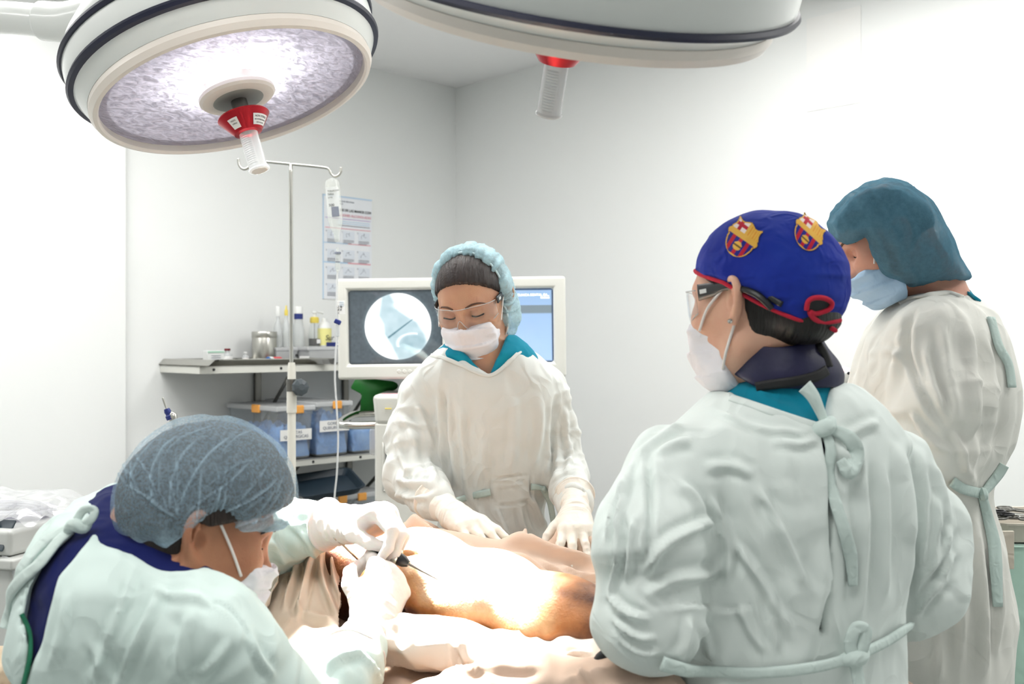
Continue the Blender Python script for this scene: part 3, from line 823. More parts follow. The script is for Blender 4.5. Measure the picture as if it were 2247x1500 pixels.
def glove(name, wrist, dirv, dorsal, curls, spread, thumb, cuff_pt, matl, parent, k=1.0, right=True, cuff_r=(.036, .043), h=.0019, wrinkle=1.0, fl=(1, 1, 1, 1)):
    """a hand in a latex glove. dirv wrist->knuckles, dorsal = way the back of the hand looks.
    curls: 4 x (knuckle, middle, tip) bend in degrees, index to little; thumb: 3 local points (x along hand, y to the thumb side, z dorsal)"""
    X = nrm(dirv); Z = nrm(np.asarray(dorsal, float) - X * (np.asarray(dorsal) @ X)); Y = np.cross(Z, X)
    if right: Y = Y            # right hand, back up, fingers forward: thumb lies to the left (+Y)
    else: Y = -Y
    wp = np.asarray(wrist, float)
    def W(x, y, z): return wp + k * (x * X + y * Y + z * Z)
    f = [rcone(W(.012, .008, 0), W(.080, .026, .004), .019 * k, .0145 * k), rcone(W(.012, .002, 0), W(.084, .006, .006), .020 * k, .0145 * k),
         rcone(W(.012, -.006, 0), W(.080, -.012, .005), .019 * k, .0140 * k), rcone(W(.014, -.012, -.001), W(.072, -.029, .001), .017 * k, .0125 * k),
         rcone(W(.02, .016, -.010), W(.048, .024, -.010), .017 * k, .014 * k), rcone(W(.02, -.016, -.010), W(.05, -.022, -.010), .014 * k, .012 * k)]
    ks = [0] + [.018] * 5
    base = [(.082, .027, .004), (.087, .008, .006), (.083, -.0115, .005), (.074, -.0295, .001)]
    lens = [(.044, .026, .021), (.048, .030, .022), (.045, .028, .022), (.036, .021, .019)]
    rads = [(.0105, .0095, .0085, .0068), (.0108, .0098, .0086, .007), (.0103, .0092, .0082, .0066), (.0092, .0082, .0074, .006)]
    tips = []
    for i in range(4):
        a = math.radians(spread[i]); fx = np.array([math.cos(a), math.sin(a), 0]); q = np.array(base[i]); ang = 0
        for s in range(3):
            ang += math.radians(curls[i][s])
            d = fx * math.cos(ang) + np.array([0, 0, -1]) * math.sin(ang)
            q2 = q + d * lens[i][s] * fl[i]
            f.append(rcone(W(*q), W(*q2), rads[i][s] * k, rads[i][s + 1] * k)); ks.append(.010 if s == 0 else .003)
            q = q2
        tips.append(W(*q))
    t0 = (.022, .018, -.006)
    tp = [t0] + list(thumb); tr = [.0165, .0125, .0105, .0078]
    for s in range(3):
        f.append(rcone(W(*tp[s]), W(*tp[s + 1]), tr[s] * k, tr[s + 1] * k)); ks.append(.014 if s == 0 else .003)
    cp = np.asarray(cuff_pt, float); ax = cp - W(0, 0, 0); Lc = np.linalg.norm(ax); ax = ax / Lc
    f.append(rcone(W(.015, 0, 0), W(0, 0, 0) + ax * Lc * .45, .023 * k, .030 * k)); ks.append(.02)
    f.append(rcone(W(0, 0, 0) + ax * Lc * .45, cp, .030 * k, cuff_r[1])); ks.append(.015)
    g = U(f, ks)
    f2 = inter(g, plane(cp, ax), .003)
    # rolled bead at the cuff edge
    Mx = frame_from(ax)
    ring = lambda p: np.sqrt((np.sqrt((((p - cp.astype(np.float32)) @ Mx[:, :2].astype(np.float32)) ** 2).sum(1)) - (cuff_r[1] - .001)) ** 2 + (((p - cp.astype(np.float32)) @ ax.astype(np.float32)) + .002) ** 2) - .0026
    f3 = U([f2, ring], .002)
    pts = [W(0, 0, 0), cp, W(.09, .05, 0), W(.09, -.05, 0)] + tips + [W(*t) for t in tp]
    lo, hi = bound(pts, .052)
    V, Q = skin(f3, lo, hi, h, 1)
    N = normals(V, Q)
    ql = (V - wp) @ np.stack([X, Y, Z], 1) / k
    wr = np.clip(1 - np.abs(ql[:, 0] - .0) / .05, 0, 1)
    d = wrinkle * (.0016 * wr * ridge(np.stack([ql[:, 0] * 130, ql[:, 1] * 22, ql[:, 2] * 22], 1), 5) + .0007 * ridge(ql * 60, 9) + .0010 * np.clip(-(ql[:, 0] + .01) * 18, 0, 1) * ridge(np.stack([ql[:, 0] * 60, ql[:, 1] * 30, ql[:, 2] * 30], 1), 11))
    return mesh(name, V + N * d[:, None], Q, matl, parent), tips, W
def gownmesh(name, f, lo, hi, h, specs, Y0, matl, parent, soft=.004, freq=(26, 26, 9), seed=1, extra=None, it=2):
    V, Q = skin(f, lo, hi, h, it)
    N = normals(V, Q)
    fr = np.array(freq, float)
    wq = V + .03 * np.stack([noise(V * 7, 31), noise(V * 7, 32), noise(V * 7, 33)], 1)
    d = soft * (.75 * ridge(wq * fr, seed) + .45 * noise(wq * fr * 2.1, seed + 3) + .5 * ridge(wq[:, [2, 0, 1]] * fr[[2, 0, 1]] * .8, seed + 7) - .3)
    d = d + folds(V, N, specs, Y0)
    if extra is not None: d = d + extra(V, N)
    V = V + N * d[:, None]
    V = relax(V, Q, 1, .35)
    return mesh(name, V, Q, matl, parent)
def sleeve_rings(pts, rad, amp, freq, seed):
    """crosswise creases bunched along a sleeve"""
    pts = [np.asarray(p, float) for p in pts]
    def f(V, N):
        best = np.full(len(V), 1e9); tt = np.zeros(len(V)); acc = 0
        for i in range(len(pts) - 1):
            s = pts[i + 1] - pts[i]; L = np.linalg.norm(s); t = np.clip((V - pts[i]) @ s / L ** 2, 0, 1)
            d = np.linalg.norm(V - pts[i] - t[:, None] * s, axis=1); u = d < best
            best = np.where(u, d, best); tt = np.where(u, acc + t * L, tt); acc += L
        wgt = np.clip((rad * 1.5 - best) / (rad * .5), 0, 1)
        return amp * wgt * (ridge(np.stack([tt * freq, V[:, 0] * 9, V[:, 2] * 6 + V[:, 1] * 5], 1), seed) * .8 + .3)
    return f
M['latex'] = mat('latex_glove', 'f1ebe0', .42, spec=.4, bump=(140, .12), sss=.05)
M['latex_white'] = mat('white_latex_glove', 'f6efea', .45, spec=.35, bump=(140, .12), sss=.05)
M['mask_white'] = cloth('mask_white', 'f3f0f4', 1400, 50, .15)
M['mask_blue'] = cloth('mask_pale_blue', 'b4d3ee', 1400, 50, .15)
M['elastic'] = mat('white_elastic', 'efe9e4', .8)
M['hair_dark'] = mat('dark_brown_hair', '241a17', .5, spec=.4, bump=(38, 1.0, 6), aniso=(7, 1, 1), var=(60, '2e201a', .6))
M['hair_black'] = mat('black_hair', '16110f', .5, spec=.4, bump=(40, .9, 5), aniso=(6, 1, 1))
M['brow'] = mat('eyebrow_hair', '5a3c2c', .7)
M['lens'] = clear('safety_lens', (.985, .985, .985), .012, .03, .12)
M['teal'] = cloth('teal_scrubs', '0f86a0', 700, 22, .4)
M['navy'] = cloth('navy_scrubs', '101a55', 700, 22, .5)
M['lead'] = mat('navy_lead_collar', '17183a', .5, spec=.4, bump=(60, .15), var=(20, '231f45', .6))
M['leadblack'] = mat('black_binding', '0d0d10', .6)
def mask(H, parent, matl, cut_z=-.018, width=.062, drop=-.112, bulge=.012, seed=0, tubes=None, pleats=3):
    """a pleated surgical mask stretched over nose, cheeks and chin"""
    nose = H.E((.094, 0, -.036), (.026, .030, .028)); chin = H.E((.062, 0, -.072), (.052, .050, .046)); ck = H.E((.045, 0, -.05), (.058, .066, .058))
    body = U([off(H.face(), .0045 * H.k), nose, chin, ck], .03)
    R = H.R
    f = inter(body, box(H.w(.092, 0, (cut_z + drop) / 2), np.array([.062, width, (cut_z - drop) / 2]) * H.k, R, .008 * H.k), .006)
    lo = H.w(.06, 0, -.06) - .12; hi = H.w(.06, 0, -.06) + .12
    V, Q = skin(f, lo, hi, .0022, 2); N = normals(V, Q); q = H.loc(V)
    z = (q[:, 2] - drop) / (cut_z - drop)
    ph = z * pleats + .25 * np.abs(q[:, 1]) / .06
    saw = (ph - np.floor(ph))
    d = .0060 * (saw ** 1.5 - .4) * np.clip((.062 - np.abs(q[:, 1])) / .03, .25, 1) * np.clip((q[:, 0] - .03) * 40, 0, 1)
    d = d + .0026 * ridge(np.stack([q[:, 0] * 18, q[:, 1] * 14, q[:, 2] * 60], 1), seed) + .0016 * noise(q * 55, seed + 2)
    ob = mesh('face_mask', V + N * d[:, None], Q, matl, parent)
    return ob
def on_head(H, pts, f, lift):
    """push points out along rays from the head's middle until they lie just over a surface"""
    out = []
    for p in pts:
        c = np.array([p[0] * .25, 0, p[2] * .4]); d = nrm(np.array(p) - c)
        ts = np.linspace(.02, .2, 400); w_ = np.array([H.w(*(c + d * t)) for t in ts], np.float32)
        s = f(w_); i = np.where(s < lift)[0]; i = i[-1] if len(i) else 0
        out.append(w_[i].astype(float))
    return out
# ------------------------------------------------------------------ the woman at the far side of the table
def bvh_of(*obs):
    V = []; F = []; n = 0
    for o in obs:
        me = o.data; v = np.empty(len(me.vertices) * 3, np.float32); me.vertices.foreach_get('co', v); V.append(v.reshape(-1, 3))
        F += [tuple(i + n for i in p.vertices) for p in me.polygons]; n += len(me.vertices)
    return BVHTree.FromPolygons([Vector(map(float, v)) for v in np.concatenate(V)], F)
def onto(tree, pts, lift=.004, fallback=None):
    """lay points on a surface along the sight lines used for modelling"""
    out = []; o = Vector((0, 0, CAMZ))
    for p in pts:
        d = Vector(tuple(P(p[0], p[1], 1.0))) - o; d.normalize()
        h = tree.ray_cast(o, d)
        if h[0] is None:
            if len(p) > 2 or fallback: out.append(P(p[0], p[1], p[2] if len(p) > 2 else fallback))
            elif out: out.append(out[-1])
            continue
        n = h[1] if h[1].dot(d) < 0 else -h[1]
        q = h[0] + n * (lift if len(p) < 4 else p[3])
        out.append(np.array(q))
    return out
def legs_of(hipL, hipR, footF):
    fs = []
    for hp in (hipL, hipR):
        hp = np.asarray(hp, float); kn = hp * [1, 1, 0] + [0, 0, .48]; an = hp * [1, 1, 0] + [0, 0, .09]
        fs += [rcone(hp, kn, .085, .055), rcone(kn, an, .055, .038), rcone(an - [0, 0, .045], an - [0, 0, .055] + np.append(np.asarray(footF[:2]), 0) * .15, .042, .032)]
    return fs
def band(H, f, pts, r, name, matl, parent, lift=.001, closed=False, seg=8):
    q = on_head(H, pts, f, lift)
    return tube(name, q, r, matl, parent, seg, 6)

T = thing('person', 'masked woman in safety glasses and pale gown facing the camera behind the table', 'person', (-.04, 2.36, 0))
W_ = T
R_ = head_axes((-math.sin(.26), -math.cos(.26)), math.radians(25), math.radians(-6))
Hd = Head(R_, (.099, 0, .018), P(1012, 690, 2.25), .98, .97)
z_ = lambda py, Y: CAMZ - (py - CY) / FOC * Y
x_ = lambda px, Y: (px - CX) / FOC * Y
Yc = 2.37
def kn(rows, Y, X0, sF=1):
    """rows of (photo height, centre, half width in px, half depth, forward shift)"""
    s = Y / FOC
    return [(z_(py, Y), sh, (c - CX) * s - X0, hf, hw * s) for (py, c, hw, hf, sh) in rows]
rows = [(752, 1062, 78, .070, .03), (775, 1062, 108, .085, .03), (800, 1062, 134, .098, .025), (830, 1068, 148, .106, .02), (900, 1085, 134, .118, .012), (1000, 1087, 122, .112, .005), (1090, 1084, 112, .105, .0), (1180, 1080, 124, .115, .0), (1330, 1080, 150, .14, 0), (1620, 1080, 175, .17, 0)]
ax3 = (np.array([0, -1., 0]), np.array([1., 0, 0]), np.array([0, 0, 1.]))
gl = loft((0, Yc, 0), *ax3, kn(rows, Yc, 0), 2.5)
core = loft((0, Yc, 0), *ax3, kn([(a, b, c - 26, d - .026, e) for (a, b, c, d, e) in rows], Yc, 0), 2.3)
aR = [P(928, 868, 2.38), P(912, 955, 2.36), P(902, 1042, 2.32), P(958, 1100, 2.17)]; rR = [.056, .060, .059, .041]
aL = [P(1200, 846, 2.37), P(1222, 950, 2.38), P(1238, 1045, 2.34), P(1263, 1108, 2.16)]; rL = [.048, .046, .047, .038]
wR, wL = P(988, 1124, 2.115), P(1262, 1120, 2.115)
arms_ = [chain(aR[:3] + [wR], [.045, .042, .036, .025]), chain(aL[:3] + [wL], [.042, .036, .034, .025])]
hlo, hhi = bound([Hd.O], .135); hlo[2] -= .08
skinW = skinmat('skin_tan', 'cb9c7e', 'bb8670')
human(T, Hd, ([Hd.w(-.022, 0, -.03), P(1082, 800, 2.385), P(1085, 850, 2.39)], [.052, .055, .075]), core, arms_, legs_of((-.12, Yc, .85), (.06, Yc, .85), (0, -1)), skinW, (-.42, 1.98, 0), (.30, 2.62, 1.80), hlo, hhi)
# scrubs under the gown
vx, vz = x_(1072, 2.27), z_(826, 2.27)
fs = loft((0, Yc, 0), *ax3, kn([(735, 1070, 62, .066, .02), (750, 1068, 84, .072, .025), (775, 1064, 110, .088, .03)] + [(a, b, c - 7, d - .007, e) for (a, b, c, d, e) in rows[2:4]], Yc, 0), 2.4, 0.0)
vv = lambda p: (p[:, 2] - (vz - .004 + 1.05 * np.maximum(vx - p[:, 0], 0) + 2.3 * np.maximum(p[:, 0] - vx, 0))) * .6
fs2 = sub(inter(fs, vv, .004), off(rcone(Hd.w(-.022, 0, -.03), P(1082, 815, 2.385), .052, .056), .0), .004)
V, Q = skin(fs2, (-.26, 2.2, 1.15), (.2, 2.52, 1.50), .0045, 2)
N = normals(V, Q)
mesh('scrub_top', V + N * (.0012 * ridge(V * 40, 4))[:, None], Q, M['teal'], T)
# gown
M['gownW'] = cloth('gown_grey_white', 'e3e6e2', 900, 7, .25, crease=.22, cscale=11)
keep = lambda p: (p[:, 2] - (z_(824, 2.26) + .66 * np.maximum(x_(1075, 2.26) - p[:, 0] - .0, 0) + .92 * np.maximum(p[:, 0] - x_(1075, 2.26), 0))) * .75
fg = U([inter(gl, keep, .006), chain(aR, rR, .03), chain(aL, rL, .03)], [0, .03, .022])
fg = inter(fg, lambda p: 1.0 * (.55 - p[:, 2]), .003)
spec = [(a, b, c * 1.35, *r) for a, b, c, *r in [([(972, 850), (974, 920), (978, 985), (984, 1050)], 6, .011, 'v'), ([(1218, 858), (1215, 940), (1212, 1010), (1206, 1080)], 6, .009, 'v'),
        ([(1010, 880), (1014, 960), (1022, 1060), (1030, 1100)], 9, .006), ([(1063, 960), (1062, 1010), (1066, 1060)], 8, .005), ([(1130, 860), (1128, 960), (1120, 1040)], 10, .005),
        ([(1185, 870), (1183, 960), (1170, 1040)], 9, .006), ([(995, 960), (1000, 1020), (1004, 1080)], 7, .006), ([(1090, 1108), (1104, 1140), (1122, 1180)], 6, .008, 's'),
        ([(1165, 1085), (1180, 1120), (1196, 1165)], 7, .009), ([(1050, 1105), (1056, 1150), (1062, 1200)], 7, .006), ([(1005, 1105), (1010, 1150), (1020, 1190)], 8, .007), ([(1140, 1110), (1150, 1150), (1165, 1190)], 6, .006),
        ([(866, 1048), (905, 1062), (960, 1062)], 7, .009), ([(862, 1075), (900, 1090), (945, 1092)], 6, .007), ([(880, 905), (905, 960), (912, 1020)], 9, .007), ([(905, 880), (935, 930), (950, 990)], 8, .006), ([(868, 960), (880, 1010), (900, 1040)], 6, .006),
        ([(935, 1000), (950, 1040), (960, 1075)], 6, .007), ([(1232, 880), (1243, 950), (1250, 1020)], 7, .006), ([(1258, 960), (1250, 1010), (1240, 1050)], 6, .006), ([(1236, 1075), (1262, 1070), (1285, 1085)], 5, .006), ([(1235, 1052), (1255, 1050), (1272, 1058)], 5, .006),
        ([(1074, 1048), (1120, 1046), (1166, 1044)], 2.6, .0045, 'v'), ([(1074, 1048), (1078, 1080), (1086, 1110)], 2.6, .0045, 'v'), ([(1166, 1044), (1168, 1070), (1170, 1100)], 2.6, .0045, 'v'), ([(1086, 1110), (1125, 1106), (1168, 1099)], 2.6, .0045, 'v'), ([(1084, 1068), (1120, 1064), (1160, 1062)], 3, .003)]]
ex1 = sleeve_rings(aR, .075, .0055, 32, 41); ex2 = sleeve_rings(aL, .06, .0045, 36, 42)
gW = gownmesh('gown', fg, (-.36, 2.02, .52), (.26, 2.62, 1.50), .0048, spec, 2.25, M['gownW'], T, .0046, (20, 20, 7), 2, lambda V, N: ex1(V, N) + ex2(V, N))
tr = bvh_of(gW)
# neckline binding, sleeve gathers, belt
ribbon('neckline', onto(tr, [(946, 780), (975, 786), (1010, 800), (1045, 816), (1075, 824), (1105, 806), (1132, 780), (1153, 760)], .001), .009, .003, (0, -1, .2), M['gownW'], gW, 6)
ribbon('belt', onto(tr, [(990, 1101), (1020, 1092), (1050, 1084), (1076, 1079)], .003), [.012, .014, .016, .017], .004, (0, -1, .1), M['tapes_grey'], gW, 6)
ribbon('belt', onto(tr, [(1166, 1066), (1182, 1068), (1198, 1072)], .004), [.016, .012, .010], .004, (0, -1, .1), M['tapes_grey'], gW, 6)
ribbon('belt_end', onto(tr, [(1196, 1072), (1206, 1100), (1214, 1140), (1218, 1165)], .006, 2.3), .014, .003, (-.3, -1, .1), M['tapes_grey'], gW, 6)
lathe('belt_knot', [(0, -.006), (.007, -.004), (.009, 0), (.007, .004), (0, .006)], onto(tr, [(1197, 1071)], .006)[0], (1, -.3, .2), M['tapes_grey'], gW, 12)
# hair, hair cover
sk = Hd.skull(); fc = Hd.face()
def loc_f(g, H): return lambda p: g(H.loc(p)) * H.k
reg = loc_f(lambda q: -np.maximum((q[:, 2] - .020 - .80 * np.maximum(q[:, 0], .0) + .05 * np.abs(q[:, 1]) ) * .75, np.minimum((.016 - q[:, 0]), (q[:, 2] + .03))), Hd)
V, Q = skin(inter(off(sk, .0055), reg, .008), Hd.O - .16, Hd.O + .16, .003, 1); N = normals(V, Q); q = Hd.loc(V)
mesh('hair', V + N * (.0012 * ridge(np.stack([q[:, 0] * 14, np.arctan2(q[:, 1], .05 + q[:, 2] * 0) * 30, q[:, 2] * 10], 1), 7))[:, None], Q, M['hair_dark'], T)
M['veil_w'] = veil('hair_cover_pale_blue', 'c6e6ef', .62, .22, 140)
def capL(q):
    a = ell((-.022, 0, .036), (.108, .094, .108))(q); b = ell((-.030, 0, -.050), (.066, .093, .070))(q)
    d = smin(a, b, .05)
    return smax(d, (q[:, 0] - (.012 - .06 * (q[:, 2] - .03))) * .95, .008)
fcap = loc_f(lambda q: capL(q.astype(np.float32)), Hd)
V, Q = skin(fcap, Hd.O - .2, Hd.O + .2, .0032, 1); N = normals(V, Q); q = Hd.loc(V)
an = np.arctan2(q[:, 1], q[:, 2] - .02); rr_ = ridge(np.stack([an * 11, q[:, 0] * 10, 0 * an], 1), 3); edge = np.clip(1 - (.012 - .06 * (q[:, 2] - .03) - q[:, 0]) / .05, 0, 1)
d = rr_ * (.0022 + .0035 * edge) + .004 * edge + .003 * noise(q * 30, 8)
mesh('hair_cover', V + N * d[:, None], Q, M['veil_w'], T, True, {'fold': np.clip(rr_ * .35, -.1, .4)})
ed = []
for a in np.linspace(-2.5, 2.5, 29):
    dy, dz = math.sin(a), math.cos(a)
    for rad in np.linspace(.06, .2, 120):
        pt = np.array([[.012 - .06 * (.02 + dz * rad - .03), dy * rad, .02 + dz * rad]], np.float32)
        if min(ell((-.006, 0, .042), (.104, .081, .092))(pt)[0], ell((.012, 0, -.03), (.07, .078, .085))(pt)[0]) > .003: break
    ed.append(Hd.w(*pt[0]))
tube('cover_elastic', ed, .0026, mat('cover_elastic', 'cfe8ee', .8), bpy.data.objects['hair_cover'], 8, 3)
# mask, straps, safety glasses, brows and lashes
mk = mask(Hd, T, M['mask_white'], -.012, .064, -.122, seed=3)
fm = off(fc, .004)
for s in (1, -1):
    tube('mask_strap', on_head(Hd, [(.050, .064 * s, -.020), (.03, .072 * s, .004), (.004, .077 * s, .026)], fm, .002), .0017, M['elastic'], mk, 6)
    tube('mask_strap', on_head(Hd, [(.036, .064 * s, -.085), (.015, .068 * s, -.05), (-.008, .078 * s, -.018)], fm, .002), .0017, M['elastic'], mk, 6)
    ebp = on_head(Hd, [(.091, .013 * s, .030), (.088, .026 * s, .035), (.079, .040 * s, .034), (.067, .050 * s, .027)], fc, .0005)
    tube('eyebrow', ebp, .0024, M['brow'], T, 6, 6, True, False, [.0022, .0026, .0018, .0006])
    tube('eyelashes', on_head(Hd, [(.083, .019 * s, .007), (.088, .027 * s, .0045), (.086, .036 * s, .0045), (.078, .045 * s, .008)], fc, .0006), .0017, M['hair_black'], T, 6)
def glasses(H, parent, armlen=.10, arm_mat=None, logo=True, tilt=0.0):
    g = None; V = []; F = []; n = 61; m_ = 9
    for i in range(n):
        th = -1.22 + 2.44 * i / (n - 1); s_, c_ = math.sin(th), math.cos(th)
        y = .080 * s_; x = .020 + .094 * c_ ** .8
        top = .037 - .008 * abs(s_) ** 3; bot = -.020 + .020 * abs(s_) ** 4
        bot = bot + .030 * math.exp(-(y / .011) ** 2)
        for j in range(m_):
            z = bot + (top - bot) * j / (m_ - 1)
            V.append(H.w(x - .25 * max(0, -z) + .006 * math.exp(-(y / .02) ** 2), y, z))
    for i in range(n - 1):
        for j in range(m_ - 1): F.append((i * m_ + j, (i + 1) * m_ + j, (i + 1) * m_ + j + 1, i * m_ + j + 1))
    g = mesh('safety_glasses', V, F, M['lens'], parent)
    so = g.modifiers.new('t', 'SOLIDIFY'); so.thickness = .0018
    V = np.array(V).reshape(n, m_, 3)
    tube('lens_edge', list(V[:, -1]), .0009, M['frosted'], g, 6, raw=True); tube('lens_edge', list(V[:, 0]), .0009, M['frosted'], g, 6, raw=True)
    for s in (1, -1):
        a = H.w(.052, .0775 * s, .026); b = H.w(.052 - armlen * .55, .0825 * s, .026); e = H.w(.052 - armlen, .080 * s, .012); e2 = H.w(.052 - armlen - .035, .074 * s, -.012)
        ar = ribbon('temple', [a, (a + b) / 2, b, e, e2], [.016 * (tilt or 1), .013 * (tilt or 1), .010, .008, .008], .0035, H.R[:, 1] * s, arm_mat or M['darkgrey'], g, 8)
        if logo: rbox('logo', (a * .80 + b * .20) + H.R[:, 1] * s * .0028, (.012, .001, .006), M['white'], ar, R3(H.R[:, 0], H.R[:, 1], H.R[:, 2]))
    return g
glasses(Hd, T)
# gloved hands
glove('glove', wR, P(1042, 1156, 2.055) - wR, (.12, -.30, .95), [(6, 14, 8), (8, 14, 8), (10, 14, 10), (12, 16, 10)], (9, 2, -5, -13), [(.045, .045, -.012), (.070, .056, -.018), (.094, .060, -.024)], P(950, 1094, 2.185), M['latex'], T, .94, True, (.036, .046))
glove('glove', wL, P(1264, 1166, 2.045) - wL, (0, -.28, .96), [(8, 14, 8), (8, 16, 8), (8, 16, 10), (8, 18, 10)], (11, 1, -10, -20), [(.045, .046, -.014), (.068, .062, -.022), (.088, .070, -.032)], P(1261, 1085, 2.185), M['latex'], T, .94, False, (.036, .043))
# ------------------------------------------------------------------ the surgeon at the left, bent over the table
T = thing('person', 'masked surgeon in blue see-through hair cover bending over the table with both gloved hands', 'person', (-.50, 1.39, 0))
Rm = head_axes((math.cos(.49), math.sin(.49)), .33, 0)
Hm = Head(Rm, (-.010, -.0785, .004), P(432, 1183, 1.265), .985, 1.0); Hm.ek = 1.13
Om = np.array([-.47, 1.39, 0]); Fm = nrm([.954, .30, 0]); Lm = nrm([-.30, .954, 0]); Um = np.array([0, 0, 1.])
zm = lambda py: CAMZ - (py - CY) * 1.39 / FOC
rowsM = [(1082, -.06, .07, .05, .09), (1112, -.052, .05, .088, .145), (1170, -.048, .02, .135, .185), (1240, -.044, .0, .152, .200), (1310, -.046, .0, .160, .205), (1370, -.048, .0, .163, .20), (1500, -.030, .0, .152, .195), (1700, -.03, 0, .17, .2), (2240, -.03, 0, .19, .22)]
knM = lambda g: [(zm(r[0]), r[1], r[2], r[3] - g, r[4] - g) for r in rowsM]
glM = loft(Om, Fm, Lm, Um, knM(0), 2.25); scM = loft(Om, Fm, Lm, Um, knM(.014), 2.25); coM = loft(Om, Fm, Lm, Um, knM(.035), 2.2)
nk0, nk1, nk2 = Hm.w(-.028, 0, -.03), P(346, 1216, 1.355), P(285, 1260, 1.37)
sN, eN, wN = P(455, 1392, 1.215), P(640, 1650, 1.32), P(806, 1400, 1.495)
sF, eF, wF = P(440, 1172, 1.585), P(585, 1172, 1.80), P(742, 1150, 1.695)
humn = [chain([sN, eN, wN], [.052, .042, .028]), chain([sF, eF, wF], [.052, .042, .028])]
hlo, hhi = bound([Hm.O], .135); hlo[2] -= .09; hlo[0] -= .05
skinM = skinmat('skin_brown', 'b98263', 'a56c53')
human(T, Hm, ([nk0, nk1, nk2], [.058, .064, .09]), coM, humn, legs_of(tuple(Om + Lm * .11 - Fm * .04 + [0, 0, .78]), tuple(Om - Lm * .11 - Fm * .04 + [0, 0, .78]), Fm), skinM, (-.80, 1.02, 0), (.02, 2.0, 1.50), hlo, hhi, h=.0024)
A_, B_, C_ = P(232, 1170, 1.28), P(428, 1296, 1.225), P(268, 1074, 1.52)
pn = nrm(np.cross(B_ - A_, C_ - A_)); pn = pn if pn[2] > 0 else -pn
neckcut = plane(A_, pn)
collar = off(chain([nk0, nk1, nk2], [.058, .066, .092]), .009)
fs = inter(U([scM, inter(collar, plane(nk1 - np.array([0, 0, .02]), nk0 - nk1), .004)], .012), plane(A_ + pn * .024, pn), .004)
fs = sub(fs, chain([nk0, nk1, nk2 - np.array([0, 0, .1])], [.057, .064, .064]), .003)
V, Q = skin(fs, (-.80, 1.10, .60), (-.20, 1.66, 1.34), .005, 2); N = normals(V, Q)
mesh('scrub_top', V + N * (.002 * ridge(V * 26, 4))[:, None], Q, M['navy'], T)
M['gownM'] = cloth('gown_pale_mint', 'dcede8', 900, 7, .3, crease=.20, cscale=9)
hole = poly2([((px - CX) / FOC, -(py - CY) / FOC) for px, py in [(216, 1134), (200, 1180), (165, 1228), (130, 1264), (116, 1330), (96, 1420), (58, 1510), (50, 1560), (56, 1560), (60, 1430), (52, 1352), (66, 1288), (110, 1222), (172, 1160)]])
def slit(p):
    q = np.stack([p[:, 0] / p[:, 1], (p[:, 2] - CAMZ) / p[:, 1]], 1)
    return np.maximum(hole(q) * 1.35, p[:, 1] - 1.42).astype(np.float32)
slN = [sN, eN, wN + nrm(eN - wN) * .02]; slF = [sF, eF, wF + nrm(eF - wF) * .03]
fg = U([inter(sub(glM, slit, .004), lambda p: np.minimum(neckcut(p), .185 - np.sqrt((p[:, 0] - nk1[0]) ** 2 + (p[:, 1] - nk1[1]) ** 2)).astype(np.float32), .005), chain(slN, [.068, .074, .038], .04), chain(slF, [.066, .068, .036], .04)], [0, .05, .05])
fg = inter(fg, lambda p: 1.0 * (.52 - p[:, 2]), .003)
spec = [(a, b, c * 1.3, *r) for a, b, c, *r in [([(300, 1225), (280, 1300), (230, 1420), (190, 1520)], 9, .006), ([(360, 1260), (330, 1340), (280, 1450), (240, 1540)], 10, .006), ([(150, 1290), (140, 1380), (110, 1480)], 10, .005),
        ([(440, 1310), (490, 1325), (530, 1370), (548, 1430)], 3.5, .003, 'v'), ([(500, 1400), (470, 1450), (430, 1490)], 10, .006), ([(420, 1340), (400, 1420), (400, 1500)], 12, .006),
        ([(540, 1390), (560, 1440), (600, 1490)], 8, .006), ([(700, 1480), (745, 1450), (790, 1440)], 9, .008), ([(740, 1405), (790, 1440), (840, 1500)], 7, .008, 's'), ([(690, 1500), (720, 1520), (790, 1530)], 9, .006),
        ([(640, 1105), (690, 1120), (735, 1135)], 6, .005, 'v'), ([(610, 1135), (660, 1165), (690, 1215), (690, 1240)], 8, .006), ([(640, 1150), (680, 1150), (720, 1160)], 6, .004), ([(580, 1180), (610, 1210), (630, 1240)], 9, .007), ([(700, 1110), (705, 1150), (715, 1190)], 5, .006),
        ([(250, 1190), (310, 1245), (400, 1275)], 4, .003, 'v'), ([(330, 1290), (400, 1310), (470, 1320)], 10, .004), ([(120, 1190), (100, 1215), (70, 1245)], 6, .004), ([(200, 1400), (220, 1450), (250, 1500)], 10, .005)]]
e1, e2 = sleeve_rings(slN, .085, .006, 26, 51), sleeve_rings(slF, .08, .006, 24, 52)
gM = gownmesh('gown', fg, (-.80, 1.05, .50), (.0, 1.96, 1.34), .005, spec, 1.3, M['gownM'], T, .0052, (17, 17, 7), 12, lambda V, N: e1(V, N) + e2(V, N))
tr = bvh_of(gM)
tp = M['tapes']
ribbon('tie', onto(tr, [(160, 1166, 1.28), (130, 1196, 1.28), (90, 1235, 1.29), (52, 1278, 1.30), (32, 1310, 1.31), (18, 1345, 1.31), (8, 1378, 1.31)], .006, 1.3), [.012, .013, .015, .014, .013], .0035, (-.2, -1, .25), tp, gM, 8)
ribbon('tie', onto(tr, [(156, 1158, 1.28), (100, 1202, 1.29), (52, 1262, 1.31), (24, 1320, 1.33)], .007, 1.31), [.010, .014, .016, .012], .0035, (-.4, -1, .5), tp, gM, 8)
kc = P(165, 1156, 1.265)
tube('tie_knot', [kc + np.array([-.012, 0, -.008]), kc + np.array([.0, -.006, .004]), kc + np.array([.012, -.002, .0]), kc + np.array([.02, .0, .012])], .007, tp, gM, 10, 6, rad=[.004, .009, .008, .004])
